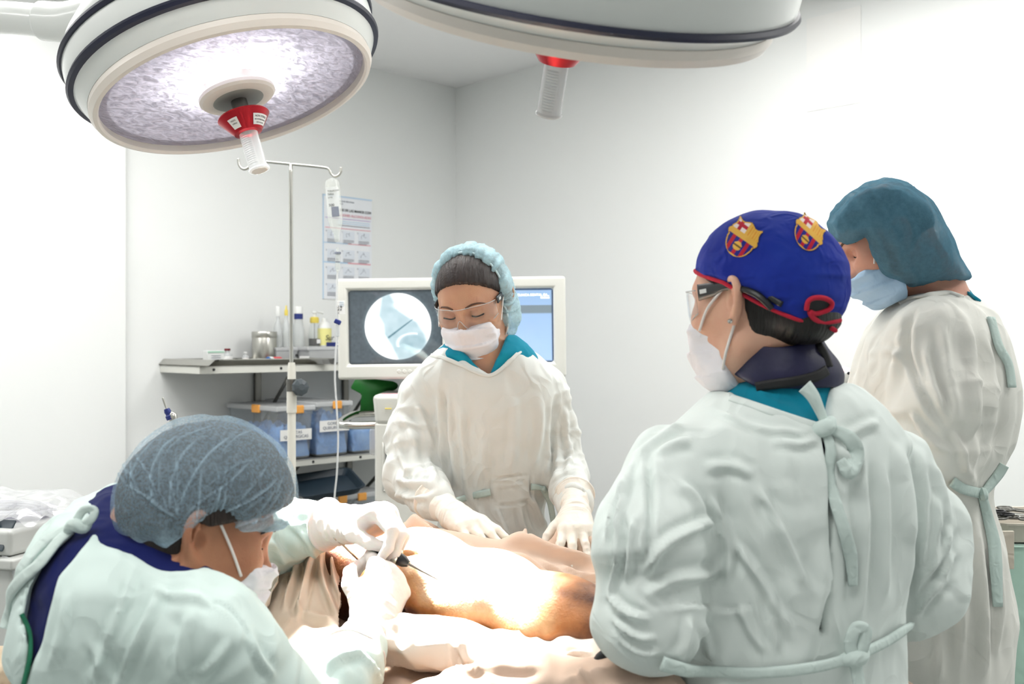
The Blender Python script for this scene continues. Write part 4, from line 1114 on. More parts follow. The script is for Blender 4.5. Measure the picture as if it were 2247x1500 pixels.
ribbon('tie_loop', [kc + np.array([.004, -.004, .0]), kc + np.array([.022, -.006, .010]), kc + np.array([.026, -.004, .022]), kc + np.array([.012, -.002, .022]), kc + np.array([.002, -.002, .008])], .010, .003, (0, -1, -.3), tp, gM, 8)
ribbon('gown_lining', onto(tr, [(50, 1345, 1.3), (57, 1390, 1.3), (59, 1440, 1.3), (58, 1500, 1.3)], .004, 1.3), .006, .003, (-.6, -1, 0), cloth('gown_lining_green', '2f7a5c', 700, 20, .4), gM, 6)
# hair under the cover, nape, hair cover
sk = Hm.skull(); fc = Hm.face()
reg = loc_f(lambda q: np.minimum(np.maximum((.024 + .46 * np.maximum(q[:, 0], 0) - q[:, 2]), -.3), np.maximum(q[:, 0] + .022, -.058 - .35 * (q[:, 0] + .06) - q[:, 2])), Hm)
V, Q = skin(inter(off(U([sk, Hm.E((.012, 0, .062), (.098, .082, .088)), rcone(nk0, nk1, .058, .064)], .022), .009), reg, .006), Hm.O - .17, Hm.O + .17, .003, 1); N = normals(V, Q); q = Hm.loc(V)
mesh('hair', V + N * (.0016 * noise(np.stack([q[:, 0] * 90, q[:, 1] * 90, q[:, 2] * 40], 1), 7))[:, None], Q, M['hair_dark'], T)
def capM(q):
    a = ell((.012, 0, .058), (.113, .096, .107))(q); b = ell((-.040, 0, .034), (.069, .090, .082))(q)
    d = smin(a, b, .05)
    zb = .004 + np.where(q[:, 0] > 0, .44, .26) * q[:, 0] + .042 * np.exp(-((q[:, 0] - .002) / .034) ** 2) - .010 * np.exp(-((q[:, 0] + .045) / .02) ** 2)
    return smax(d, (zb - q[:, 2]) * .9, .012)
fcap = loc_f(lambda q: capM(q.astype(np.float32)), Hm)
V, Q = skin(fcap, Hm.O - .2, Hm.O + .2, .0021, 2); N = normals(V, Q); q = Hm.loc(V)
cs = [([(396, 1142), (440, 1100), (500, 1060), (560, 1000)], 5, .004), ([(385, 1138), (410, 1070), (455, 1000), (520, 950)], 6, .005), ([(372, 1130), (375, 1060), (405, 990), (450, 950)], 6, .004),
      ([(410, 1146), (480, 1128), (560, 1090), (620, 1040)], 5, .005), ([(340, 1115), (330, 1050), (360, 985), (400, 950)], 6, .004), ([(300, 1095), (290, 1050), (310, 1000), (350, 960)], 6, .003), ([(450, 1150), (520, 1150), (590, 1130), (625, 1090)], 5, .004),
      ([(480, 1000), (520, 960), (560, 945)], 4, .003), ([(430, 1085), (520, 1020), (575, 1010)], 4, .003), ([(500, 1120), (560, 1060), (590, 1010)], 4, .003), ([(350, 1010), (400, 960), (470, 930)], 4, .003), ([(285, 1000), (340, 945), (420, 915)], 5, .003),
      ([(395, 1140), (360, 1120), (320, 1090), (280, 1060)], 6, .004), ([(550, 1150), (600, 1090), (628, 1030)], 4, .003)]
rg = np.random.RandomState(8)
cs = [(a, b_ * .5, c_ * .55) for a, b_, c_ in cs]
for i in range(34):
    u_ = rg.rand(); x0, y0 = 290 + 320 * u_, 1092 + 70 * math.sin(u_ * 2.2); an = -1.9 + 1.5 * u_ + rg.uniform(-.35, .35); ln = rg.uniform(60, 170); bd = rg.uniform(-.5, .2)
    cs.append(([(x0 + ln * t * math.cos(an + bd * t), y0 + ln * t * math.sin(an + bd * t)) for t in (0, .33, .66, 1)], rg.uniform(1.8, 3.2), rg.uniform(.0009, .002)))
d = folds(V, N, cs, 1.3)
edge = np.exp(-((q[:, 2] - (.004 + .40 * q[:, 0])) / .018) ** 2)
rr_ = ridge(np.stack([q[:, 0] * 28 + q[:, 2] * 10, q[:, 1] * 28, q[:, 2] * 8], 1), 3)
d2 = d + .003 * noise(q * 20, 8) + rr_ * (.0012 + .004 * edge) + .001 * ridge(q * 45, 2)
M['veil_m'] = veil('hair_cover_blue', 'c3dff0', .30, .15, 240)
hcM = mesh('hair_cover', V + N * d2[:, None], Q, M['veil_m'], T, True, {'fold': np.clip(np.maximum(d, 0) * 190 + edge * (.25 + .2 * rr_) + np.clip(-d, 0, 1) * 30, 0, .6)})
mk = mask(Hm, T, M['mask_white'], -.014, .064, -.122, seed=13)
fm = off(fc, .003)
for s in (1, -1):
    tube('mask_strap', on_head(Hm, [(.054, .062 * s, -.026), (.035, .069 * s, .0), (.012, .074 * s, .028)], fm, .002), .0019, M['elastic'], mk, 6)
    tube('mask_strap', on_head(Hm, [(.036, .062 * s, -.090), (.020, .066 * s, -.06), (.000, .074 * s, -.024)], fm, .002), .0019, M['elastic'], mk, 6)
    tube('eyebrow', on_head(Hm, [(.094, .010 * s, .030), (.091, .026 * s, .036), (.080, .042 * s, .034), (.068, .050 * s, .026)], fc, .001), .0042, M['hair_dark'], T, 6, 6, True, False, [.003, .0048, .0036, .001])
    tube('eyelashes', on_head(Hm, [(.083, .019 * s, .007), (.088, .027 * s, .0045), (.086, .036 * s, .0045), (.078, .045 * s, .008)], fc, .0006), .0013, M['hair_black'], T, 6)
# gloves
gN, tipsN, WN = glove('glove', P(818, 1368, 1.535), P(852, 1268, 1.60) - P(818, 1368, 1.535), (.55, -.80, .22), [(38, 72, 40), (58, 78, 45), (66, 80, 45), (70, 80, 45)], (4, 1, -3, -7), [(.050, .046, -.022), (.078, .046, -.036), (.104, .034, -.044)], P(778, 1436, 1.475), M['latex_white'], T, 1.06, True, (.036, .047))
gF, tipsF, WF = glove('glove', P(752, 1152, 1.69), P(845, 1133, 1.655) - P(752, 1152, 1.69), (.05, .25, .97), [(48, 62, 30), (56, 62, 34), (60, 64, 36), (62, 64, 36)], (5, 1, -3, -8), [(.045, .036, -.024), (.068, .029, -.040), (.088, .016, -.050)], P(716, 1150, 1.712), M['latex_white'], T, 1.06, False, (.034, .044))
# ------------------------------------------------------------------ the assistant at the right, back to the camera
T = thing('person', 'assistant in navy crested cap and mint gown standing with her back to the camera', 'person', (.40, 1.47, 0))
a = math.radians(49)
Rl = head_axes((-math.cos(a), math.sin(a)), math.radians(7), 0)
Hl = Head(Rl, (-.010, .0785, .004), P(1612, 660, 1.40), 1.0, .97)
b = math.radians(26)
Fl = np.array([-math.sin(b), math.cos(b), 0]); Ll = np.cross([0, 0, 1], Fl); Yl = 1.47
Ol = np.array([0, Yl, 0.]); 
zl = lambda py: CAMZ - (py - CY) * Yl / FOC
rowsL = [(818, 1722, 98, .070), (845, 1724, 122, .086), (870, 1728, 158, .100), (900, 1728, 196, .112), (940, 1726, 238, .124), (1000, 1724, 266, .136), (1100, 1722, 272, .140), (1200, 1720, 266, .136), (1350, 1716, 254, .130), (1460, 1716, 254, .132), (1600, 1716, 280, .15), (2200, 1720, 320, .18)]
def knL(g, rows): 
    out = []
    for (py, c, hw, hf) in rows:
        X = (c - CX) * Yl / FOC
        # the section's centre expressed along the turned axes
        out.append((zl(py), X * Fl[0], X * Ll[0], hf - g, hw * Yl / FOC / .93 - g))
    return out
glL = loft(Ol, Fl, Ll, Um, knL(0, rowsL[1:]), 2.5)
scL = loft(Ol, Fl, Ll, Um, knL(.018, [(824, 1722, 106, .080), (840, 1722, 130, .094)] + rowsL[2:5]), 2.4)
apL = loft(Ol, Fl, Ll, Um, knL(.024, rowsL[4:10]), 2.4)
coL = loft(Ol, Fl, Ll, Um, knL(.035, rowsL[1:]), 2.3)
aL_ = [P(1482, 1032, 1.375), P(1420, 1175, 1.315), P(1425, 1350, 1.31), P(1470, 1395, 1.58)]; rL_ = [.064, .064, .060, .046]
aR_ = [P(1950, 1036, 1.56), P(2008, 1160, 1.575), P(2018, 1290, 1.56), P(1830, 1400, 1.70)]; rR_ = [.068, .070, .062, .048]
armsl = [chain([aL_[0], aL_[2], aL_[3]], [.050, .040, .028]), chain([aR_[0], aR_[2], aR_[3]], [.050, .040, .028])]
hlo, hhi = bound([Hl.O], .135); hlo[2] -= .06
skinL = skinmat('skin_light', 'e3b49a', 'd9a188')
human(T, Hl, ([Hl.w(-.026, 0, -.03), P(1706, 780, 1.475), P(1722, 850, 1.475)], [.046, .048, .07]), coL, armsl, legs_of((.31, 1.44, .82), (.50, 1.53, .82), Fl), skinL, (.06, 1.2, 0), (.72, 1.98, 1.75), hlo, hhi)
V, Q = skin(scL, (.12, 1.24, 1.0), (.70, 1.72, 1.45), .005, 2); N = normals(V, Q)
spt = [([(1660, 850), (1690, 880), (1740, 900)], 10, .003), ([(1720, 840), (1760, 870), (1790, 910)], 10, .003)]
mesh('scrub_top', V + N * (folds(V, N, spt, Yl) + .0014 * ridge(V * 22, 4))[:, None], Q, M['teal'], T)
V, Q = skin(apL, (.08, 1.24, .9), (.74, 1.74, 1.36), .008, 1)
mesh('lead_apron', V, Q, M['lead'], T)
# lead collar
fcol = loft(Ol, Fl, Ll, Um, knL(0, [(690, 1686, 80, .070), (730, 1690, 86, .075), (760, 1696, 94, .080), (795, 1708, 108, .088), (822, 1712, 114, .092), (846, 1712, 112, .090)]), 2.2)
topc = plane(P(1690, 716, 1.47), nrm([-.16, .18, 1])); botc = plane(P(1710, 832, 1.47), nrm([-.20, .3, -1]))
V, Q = skin(sub(inter(inter(fcol, topc, .004), botc, .005), off(chain([Hl.w(-.026, 0, -.03), P(1706, 780, 1.475)], [.046, .048]), .006), .004), (.20, 1.34, 1.36), (.56, 1.60, 1.50), .0032, 2); N = normals(V, Q)
cl = mesh('lead_collar', V + N * (.0012 * noise(V * 30, 3))[:, None], Q, M['lead'], T)
trc = bvh_of(cl)
ribbon('binding', onto(trc, [(1604, 864), (1630, 853), (1660, 847), (1700, 842), (1745, 836), (1790, 825), (1814, 812)], .001), .014, .003, (0, -1, 0), M['leadblack'], cl, 6)
ribbon('binding', onto(trc, [(1606, 770), (1615, 748), (1640, 738), (1680, 732), (1720, 724), (1755, 722)], .001), .016, .003, (0, -1, .3), M['leadblack'], cl, 6)
ribbon('binding', onto(trc, [(1770, 728), (1795, 755), (1812, 785), (1819, 805)], .001), .010, .003, (0, -1, .3), M['leadblack'], cl, 6)
# gown
M['gownL'] = cloth('gown_mint_grey', 'e7f0ec', 900, 6, .3, crease=.24, cscale=8)
s_ = Yl / FOC
vx, vz = (1812 - CX) * 1.36 / FOC, CAMZ - (944 - CY) * 1.36 / FOC
keepL = lambda p: (p[:, 2] - (vz + .36 * np.maximum(vx - p[:, 0], 0) + 2.9 * np.maximum(p[:, 0] - vx, 0))) * np.where(p[:, 0] > vx, .33, .94)
slitx = lambda p: vx - .004 - (vz - p[:, 2]) * .03
def slitL(p):
    return np.maximum(np.maximum(np.abs(p[:, 0] - slitx(p)) - np.clip(.0075 - .012 * (vz - p[:, 2]), .003, .008), p[:, 2] - vz), np.maximum(vz - .27 - p[:, 2], p[:, 1] - 1.42)).astype(np.float32)
fg = U([inter(glL, keepL, .006), chain(aL_, rL_, .04), chain(aR_, rR_, .04)], [0, .04, .035])
fg = sub(fg, slitL, .004)
fg = inter(fg, lambda p: 1.0 * (.50 - p[:, 2]), .003)
spec = [(a, b, c * 1.35, *r) for a, b, c, *r in [([(1822, 955), (1820, 1060), (1818, 1180), (1800, 1300), (1790, 1420)], 9, .008, 's'), ([(2004, 950), (2010, 1080), (2006, 1220), (1992, 1350)], 9, .012, 'v'), ([(1975, 960), (1985, 1080), (1985, 1200)], 12, .006), ([(1890, 960), (1893, 1080), (1890, 1250), (1880, 1400)], 13, .007), ([(1935, 1000), (1940, 1150), (1935, 1330)], 11, .006),
        ([(1840, 980), (1862, 1010), (1872, 1060)], 10, .007), ([(1424, 990), (1428, 1090), (1424, 1180), (1412, 1260)], 8, .010, 'v'), ([(1445, 1010), (1470, 985), (1520, 970)], 11, .006), ([(1410, 1270), (1450, 1200), (1520, 1160), (1570, 1140)], 11, .009), ([(1420, 1310), (1470, 1270), (1560, 1255), (1600, 1230)], 12, .007),
        ([(1560, 1080), (1585, 1150), (1600, 1220), (1590, 1300)], 10, .008), ([(1600, 1180), (1680, 1290), (1720, 1360), (1740, 1420)], 10, .007), ([(1655, 1060), (1690, 1110), (1730, 1200), (1770, 1300)], 11, .008), ([(1690, 1300), (1700, 1370), (1710, 1440)], 10, .007), ([(1620, 1320), (1650, 1390), (1690, 1440)], 10, .006),
        ([(1440, 1330), (1520, 1325), (1600, 1340), (1660, 1330)], 10, .005, 's'), ([(1540, 1030), (1600, 1020), (1660, 1045)], 11, .006), ([(1480, 1060), (1530, 1100), (1560, 1180)], 10, .006), ([(1500, 930), (1450, 965), (1400, 1010)], 8, .005),
        ([(1400, 1000), (1370, 1080), (1355, 1160), (1360, 1240)], 7, .008), ([(1380, 1060), (1345, 1110), (1335, 1190)], 6, .008), ([(1350, 1120), (1365, 1180), (1350, 1260), (1335, 1320)], 6, .007), ([(1395, 1120), (1385, 1200), (1375, 1290)], 8, .007), ([(1335, 1300), (1370, 1340), (1430, 1360)], 8, .009), ([(1345, 1350), (1390, 1390), (1440, 1400)], 7, .008), ([(1360, 1395), (1400, 1425), (1450, 1430)], 6, .006), ([(1400, 1290), (1420, 1320), (1450, 1335)], 7, .003, 'v'),
        ([(2050, 1080), (2060, 1160), (2040, 1240)], 10, .008), ([(2090, 1150), (2070, 1210), (2020, 1270)], 10, .010), ([(2095, 1200), (2060, 1270), (2010, 1330)], 9, .010), ([(2040, 1010), (2065, 1080), (2085, 1150)], 10, .007), ([(2085, 1260), (2040, 1310), (2000, 1350)], 8, .008),
        ([(1560, 900), (1620, 925), (1700, 945), (1780, 950)], 8, .004), ([(1800, 960), (1750, 975), (1690, 965)], 9, .005), ([(1850, 960), (1900, 935), (1930, 930)], 10, .005), ([(1480, 1440), (1500, 1400), (1505, 1350)], 8, .006), ([(1560, 1450), (1550, 1400), (1530, 1360)], 8, .005)]]
e1, e2 = sleeve_rings(aL_, .08, .0045, 22, 61), sleeve_rings(aR_, .085, .0045, 20, 62)
gL = gownmesh('gown', fg, (.04, 1.16, .48), (.76, 2.0, 1.44), .0045, spec, 1.4, M['gownL'], T, .0062, (15, 15, 7), 22, lambda V, N: e1(V, N) + e2(V, N))
tr = bvh_of(gL); tp = M['tapes']
ribbon('neckline', onto(tr, [(1604, 874), (1640, 886), (1690, 903), (1740, 920), (1790, 936), (1808, 940)], .001), .011, .004, (0, -1, .4), M['gownL'], gL, 6)
kc = onto(tr, [(1818, 940)], .012, 1.35)[0]
px_ = lambda dx, dy, dz=0: kc + np.array([dx, dz, -dy]) * .00062
tube('tie_knot', [px_(-26, 14), px_(-8, 2, -10), px_(10, -6, -12), px_(24, -22)], .010, tp, gL, 10, 6, rad=[.005, .012, .012, .006])
ribbon('tie_end', [px_(8, -10, -6), px_(-6, -42, -8), px_(-22, -72, -14), px_(-40, -94, -14)], [.010, .014, .018, .022], .004, (.2, -1, .2), tp, gL, 8)
ribbon('tie_end', [px_(6, 6, -6)] + onto(tr, [(1828, 985), (1830, 1040), (1834, 1100), (1844, 1160), (1856, 1220), (1870, 1280)], .007, 1.35), [.012, .014, .015, .016, .018, .012], .004, (0, -1, 0), tp, gL, 8, .12)
ribbon('tie_loop', [px_(10, -4, -8)] + onto(tr, [(1850, 965), (1870, 1000), (1862, 1030), (1842, 1000)], .012, 1.35), [.012, .02, .022, .02, .012], .004, (0, -1, 0), tp, gL, 8)
ribbon('belt', onto(tr, [(1446, 1438, 1.36), (1500, 1454), (1560, 1466), (1640, 1472), (1720, 1466), (1790, 1454), (1850, 1438)], .012, 1.36), [.018, .015, .014, .014, .013], .005, (0, -1, 0), tp, gL, 8)
ribbon('belt', onto(tr, [(1850, 1440), (1890, 1424), (1935, 1400), (1970, 1378), (2000, 1362)], .010, 1.42), [.013, .013, .012, .012], .005, (0, -1, 0), tp, gL, 8)
k2 = onto(tr, [(1856, 1436)], .010, 1.38)[0]
px2 = lambda dx, dy, dz=0: k2 + np.array([dx, dz, -dy]) * .00063
tube('belt_knot', [px2(-24, 8), px2(-4, 0, -10), px2(18, -4, -8), px2(30, -14)], .01, tp, gL, 10, 6, rad=[.006, .012, .011, .006])
ribbon('belt_loop', [px2(0, 0, -10), px2(-8, -34, -16), px2(4, -66, -18), px2(24, -62, -16), px2(20, -28, -14), px2(8, 0, -10)], .016, .004, (0, -1, .1), tp, gL, 8)
ribbon('belt_end', [px2(4, 4, -8), px2(10, 40, -12), px2(18, 90, -12), px2(22, 150, -10)], .016, .004, (0, -1, 0), tp, gL, 8)
# hair, cap
sk = Hl.skull(); fc = Hl.face()
reg = loc_f(lambda q: np.minimum(np.maximum(.018 + .62 * np.maximum(q[:, 0], 0) - q[:, 2], -.3), np.maximum(q[:, 0] + .018, -.085 - q[:, 2])), Hl)
bun = loc_f(lambda q: ell((-.070, 0, -.030), (.045, .055, .035))(q.astype(np.float32)), Hl)
V, Q = skin(U([inter(off(sk, .004), reg, .006), bun], .02), Hl.O - .17, Hl.O + .17, .003, 1); N = normals(V, Q); q = Hl.loc(V)
mesh('hair', V + N * (.0013 * ridge(np.stack([q[:, 0] * 12, q[:, 1] * 20, q[:, 2] * 60], 1), 7))[:, None], Q, M['hair_black'], T)
def brimL(q): return np.where(q[:, 0] < 0, .030 + .72 * q[:, 0], .030 + .42 * q[:, 0])
def capLd(q):
    a = ell((-.006, 0, .046), (.106, .084, .092))(q); c = ell((-.056, 0, .022), (.074, .077, .080))(q)
    return smax(smin(a, c, .04), (brimL(q) - q[:, 2]) * .8, .006)
fcap = loc_f(lambda q: capLd(q.astype(np.float32)), Hl)
V, Q = skin(fcap, Hl.O - .2, Hl.O + .2, .003, 1); N = normals(V, Q); q = Hl.loc(V)
d = .0020 * ridge(np.stack([q[:, 0] * 14, q[:, 1] * 14, q[:, 2] * 42 - q[:, 0] * 20], 1), 3) + .0014 * noise(q * 45, 6)
M['capcloth'] = cloth('royal_blue_cotton', '1c2f96', 900, 40, .35, var=(9, '24409f', .5))
cp = mesh('surgical_cap', V + N * d[:, None], Q, M['capcloth'], T)
trk = bvh_of(cp)
M['redbind'] = cloth('red_binding', 'c22a40', 900, 40, .2)
def brimpts(s):
    out = []
    for x in np.linspace(.093, -.115, 26):
        zz = float(brimL(np.array([[x, 0, 0]]))[0])
        for y in np.linspace(.0, .10, 200):
            if capLd(np.array([[x, y, zz + .004]], np.float32))[0] > 0: break
        out.append(Hl.w(x, s * (y + .0), zz + .001))
    return out
tube('red_binding', brimpts(1), .0030, M['redbind'], cp, 8, 3); tube('red_binding', brimpts(-1), .0030, M['redbind'], cp, 8, 3)
ring = onto(trk, [(1768, 678), (1772, 660), (1786, 652), (1806, 653), (1821, 662), (1819, 673), (1803, 681), (1786, 686)], .003, 1.5)
tube('red_binding', ring + onto(trk, [(1774, 682), (1782, 695), (1800, 703), (1822, 702), (1838, 699)], .004, 1.47), .0036, M['redbind'], cp, 8, 5)
cen = sum(ring) / len(ring)
mesh('cap_opening_dark', [cen + nrm(cen - Hl.O) * .0005] + [r + nrm(cen - Hl.O) * -.0005 for r in ring], [(0, i + 1, (i + 1) % len(ring) + 1) for i in range(len(ring))], M['leadblack'], cp)  # flat black patch paints the dark inside of the opening
def crest(px, py, ax, ay, sz, lift=.0014):
    """a club-style shield: notched top with a red cross and stripes, a gold band, striped base"""
    n = 72; V = []; C_ = []; keep = []
    for i in range(n):
        for j in range(n):
            u = -1 + 2 * i / (n - 1); v = -1 + 2 * j / (n - 1)
            V.append((px + (u * ax[0] + v * ay[0]) * sz, py + (u * ax[1] + v * ay[1]) * sz)); C_.append((u, v))
    hit = onto(trk, V, lift, 1.46); C_ = np.array(C_)
    u, v = C_[:, 0], C_[:, 1]; au = np.abs(u)
    top = .80 + .07 * np.cos(au * 8.6)
    side = np.where(v > .25, .78 - .14 * np.sin((v - .25) / .65 * math.pi), np.where(v > -.1, .70 + .12 * np.cos((v - .05) * 7), .70 * np.sqrt(np.clip(1 - ((v + .1) / .86) ** 2, 0, 1)) + .02))
    ins = (v < top) & (au < side) & (v > -.95) & (au + .55 * v < 1.10)
    rim = ins & ((v > top - .09) | (au > side - .09) | (v < -.87))
    red, blue, gold, white, dark = [np.array(lin(h)) for h in ('c0283c', '2a2f86', 'e9b652', 'f1e3dc', '6b5330')]
    col = np.tile(gold, (len(u), 1))
    q1 = (v > .22) & (u < -.02); col[q1] = white; col[q1 & ((np.abs(u + .36) < .085) | (np.abs(v - .50) < .085))] = red
    q2 = (v > .22) & (u > .04); col[q2] = gold; col[q2 & (np.mod(u * 8.0, 1.0) < .28)] = np.array(lin('e39a3e'))
    q3 = v < -.06; st = np.floor((u + 1) * 5.5).astype(int) % 2; col[q3 & (st == 0)] = blue; col[q3 & (st == 1)] = red
    bl = (u / .20) ** 2 + ((v + .44) / .22) ** 2; col[bl < 1] = gold; col[(bl < 1) & (np.abs(v + .44) < .04)] = dark
    col[rim] = gold; col[ins & ((v > top - .035) | (au > side - .035))] = dark
    F = [(i * n + j, (i + 1) * n + j, (i + 1) * n + j + 1, i * n + j + 1) for i in range(n - 1) for j in range(n - 1) if ins[i * n + j] and ins[(i + 1) * n + j + 1] and ins[(i + 1) * n + j] and ins[i * n + j + 1]]
    return mesh('crest', hit, F, M['crestpaint'], cp, True, {'paint': col})
M['crestpaint'] = mat('printed_crest', 'ffffff', .85, attr='paint', spec=.2)
crest(1630, 523, (.80, .55), (.52, -.80), 48); crest(1774, 512, (.72, .66), (.36, -.66), 49)
mk = mask(Hl, T, M['mask_white'], -.014, .064, -.122, seed=23)
fm = off(fc, .003)
for s in (1, -1):
    tube('mask_strap', on_head(Hl, [(.052, .062 * s, -.026), (.035, .070 * s, .0), (.008, .077 * s, .022)], fm, .002), .0022, M['elastic'], mk, 6)
    tube('mask_strap', on_head(Hl, [(.036, .062 * s, -.090), (.015, .066 * s, -.06), (-.006, .076 * s, -.022)], fm, .002), .0022, M['elastic'], mk, 6)
gg = glasses(Hl, T, .10, M['black'], True, 1.5)
ribbon('temple_tip', onto(trk, [(1622, 630), (1645, 636), (1668, 648), (1686, 664), (1696, 674)], .004, 1.42), [.007, .009, .009, .008], .004, (0, -1, .2), M['black'], gg, 8)
lathe('earring', [(0, -.003), (.003, -.002), (.0036, 0), (.003, .002), (0, .003)], Hl.w(-.004, .086, -.024), (0, -1, 0), M['chrome'], T, 14)
# ------------------------------------------------------------------ the woman at the far right, head bowed
T = thing('person', 'masked woman in dark teal bouffant hair cover at far right, head bowed', 'person', (.85, 1.92, 0))
a = math.radians(12)
Rr = head_axes((-math.cos(a), math.sin(a)), math.radians(27), 0)
Hr = Head(Rr, (.097, 0, .030), P(1852, 550, 1.909), .87, .96)
Yr = 1.92; Fr = np.array([-.985, .17, 0]); Fr = nrm(Fr); Lr = np.cross([0, 0, 1], Fr)
def knR(g):
    out = []
    for (py, f_, k_, hl) in [(648, 2000, 2112, .078), (665, 1965, 2140, .11), (690, 1936, 2164, .14), (760, 1896, 2190, .172), (850, 1876, 2212, .178), (950, 1884, 2200, .166), (1070, 1900, 2152, .155), (1200, 1880, 2184, .172), (1350, 1862, 2202, .182), (1500, 1850, 2192, .185), (2050, 1850, 2210, .2)]:
        X = ((f_ + k_) / 2 - CX) * Yr / FOC; h_ = (k_ - f_) / 2 * Yr / FOC
        out.append((CAMZ - (py - CY) * Yr / FOC, X * Fr[0], X * Lr[0], h_ - g, hl - g))
    return out
Or = np.array([0, Yr, 0.])
glR = loft(Or, Fr, Lr, Um, knR(0), 2.3); coR = loft(Or, Fr, Lr, Um, knR(.035), 2.2)
aN = [P(2040, 745, 1.781), P(2062, 880, 1.744), P(2050, 985, 1.749), P(1880, 1040, 1.899)]; rN = [.064, .066, .062, .048]
aFa = [P(2010, 760, 2.080), P(1960, 960, 2.101), P(1860, 1040, 2.080)]; rFa = [.062, .058, .046]
hlo, hhi = bound([Hr.O], .135); hlo[2] -= .06; hhi[0] += .04
human(T, Hr, ([Hr.w(-.026, 0, -.03), P(2040, 620, 1.920), P(2055, 690, 1.920)], [.050, .052, .08]), coR, [chain([aN[0], aN[2], aN[3]], [.048, .038, .028]), chain(aFa, [.048, .038, .028])], legs_of((.79, 1.87, .82), (.79, 2.00, .82), Fr), skinmat('skin_rosy', 'd3a08a', 'c98c78'), (.52, 1.62, 0), (1.06, 2.22, 1.90), hlo, hhi)
M['gownR'] = cloth('gown_warm_grey', 'e6e6df', 900, 6, .3, crease=.24, cscale=8)
ncut = plane(P(2050, 644, 1.920), nrm([.10, -.1, 1]))
fg = U([inter(glR, ncut, .006), chain(aN, rN, .04), chain(aFa, rFa, .04)], [0, .05, .05])
fg = inter(fg, lambda p: 1.0 * (.5 - p[:, 2]), .003)
spec = [(a, b, c * 1.3, *r) for a, b, c, *r in [([(2020, 655), (1995, 720), (2000, 800), (2040, 880), (2080, 950)], 8, .010, 'v'), ([(2060, 700), (2075, 780), (2090, 860), (2100, 930)], 10, .007), ([(2110, 690), (2130, 790), (2140, 890), (2130, 990)], 11, .007), ([(1960, 700), (1930, 760), (1910, 830)], 9, .007),
        ([(1985, 760), (1960, 830), (1950, 900)], 9, .007), ([(2150, 720), (2170, 820), (2170, 920), (2150, 1000)], 9, .006), ([(2030, 760), (2045, 830), (2075, 900)], 8, .007), ([(2090, 940), (2110, 990), (2120, 1050)], 8, .008), ([(2150, 950), (2135, 1010), (2125, 1060)], 7, .006),
        ([(2130, 1100), (2150, 1250), (2160, 1400), (2155, 1500)], 10, .008), ([(2100, 1150), (2110, 1300), (2110, 1480)], 11, .006), ([(2060, 1330), (2065, 1400), (2060, 1500)], 10, .006), ([(2175, 1180), (2190, 1300), (2185, 1450)], 7, .006), ([(2000, 900), (2030, 950), (2070, 990)], 8, .008), ([(1900, 780), (1950, 770), (1990, 790)], 8, .005)]]
e1 = sleeve_rings(aN, .08, .005, 24, 71)
gR = gownmesh('gown', fg, (.52, 1.60, .48), (1.08, 2.28, 1.60), .0055, spec, 1.87, M['gownR'], T, .0054, (16, 16, 7), 32, e1)
tr = bvh_of(gR)
ribbon('neckline', onto(tr, [(1975, 668), (2000, 655), (2040, 648), (2080, 644), (2110, 652)], .001, 1.86), .010, .004, (0, -1, .5), M['gownR'], gR, 6)
ribbon('scrub_collar', onto(tr, [(2095, 628, 1.877), (2120, 640, 1.888), (2145, 660, 1.899)], .002, 1.88), [.012, .02, .012], .005, (.4, -1, .5), M['teal'], T, 6)
tg = M['tapes_grey']
ribbon('belt', onto(tr, [(2088, 1052), (2110, 1066), (2140, 1078), (2152, 1080)], .005, 1.83), .018, .004, (0, -1, 0), tg, gR, 6)
ribbon('belt_end', onto(tr, [(2150, 1080, 1.835), (2165, 1062, 1.835), (2185, 1035, 1.845), (2196, 1016, 1.845)], .006, 1.84), [.012, .016, .018, .018], .004, (0, -1, 0), tg, gR, 6)
ribbon('belt_end', onto(tr, [(2148, 1084, 1.835), (2160, 1130, 1.835), (2175, 1190, 1.835), (2184, 1240, 1.845), (2190, 1330, 1.845)], .006, 1.84), [.014, .018, .022, .022, .016], .004, (0, -1, 0), tg, gR, 6)
ribbon('neck_tie', onto(tr, [(2168, 700, 1.856), (2186, 760, 1.856), (2206, 800, 1.867), (2214, 850, 1.877)], .006, 1.86), .016, .004, (.3, -1, 0), tg, gR, 6)
lathe('belt_knot', [(0, -.009), (.010, -.006), (.013, 0), (.010, .006), (0, .009)], onto(tr, [(2148, 1081)], .008, 1.83)[0], (1, -.3, .2), tg, gR, 12)
# hair line, hair cover
sk = Hr.skull(); fc = Hr.face()
reg2 = loc_f(lambda q: np.minimum(np.maximum(.022 + .58 * np.maximum(q[:, 0], 0) - q[:, 2], -.3), np.maximum(q[:, 0] - .002, -.075 - q[:, 2])), Hr)
outl = poly2([((px - CX) / FOC, -(py - CY) / FOC) for px, py in [(1822, 490), (1832, 470), (1862, 438), (1900, 412), (1940, 402), (1990, 412), (2040, 446), (2080, 505), (2108, 570), (2126, 598), (2130, 608), (2110, 616), (2060, 618), (2010, 632), (1975, 630), (1940, 600), (1915, 560), (1904, 520), (1898, 512), (1880, 528), (1858, 536), (1838, 526)]])
outf = lambda p: (outl(np.stack([p[:, 0] / p[:, 1], (p[:, 2] - CAMZ) / p[:, 1]], 1)) * 1.92).astype(np.float32)
V, Q = skin(inter(inter(off(sk, .0045), reg2, .006), off(outf, -.006), .004), Hr.O - .17, Hr.O + .17, .0032, 1)
mesh('hair', V, Q, M['hair_dark'], T)
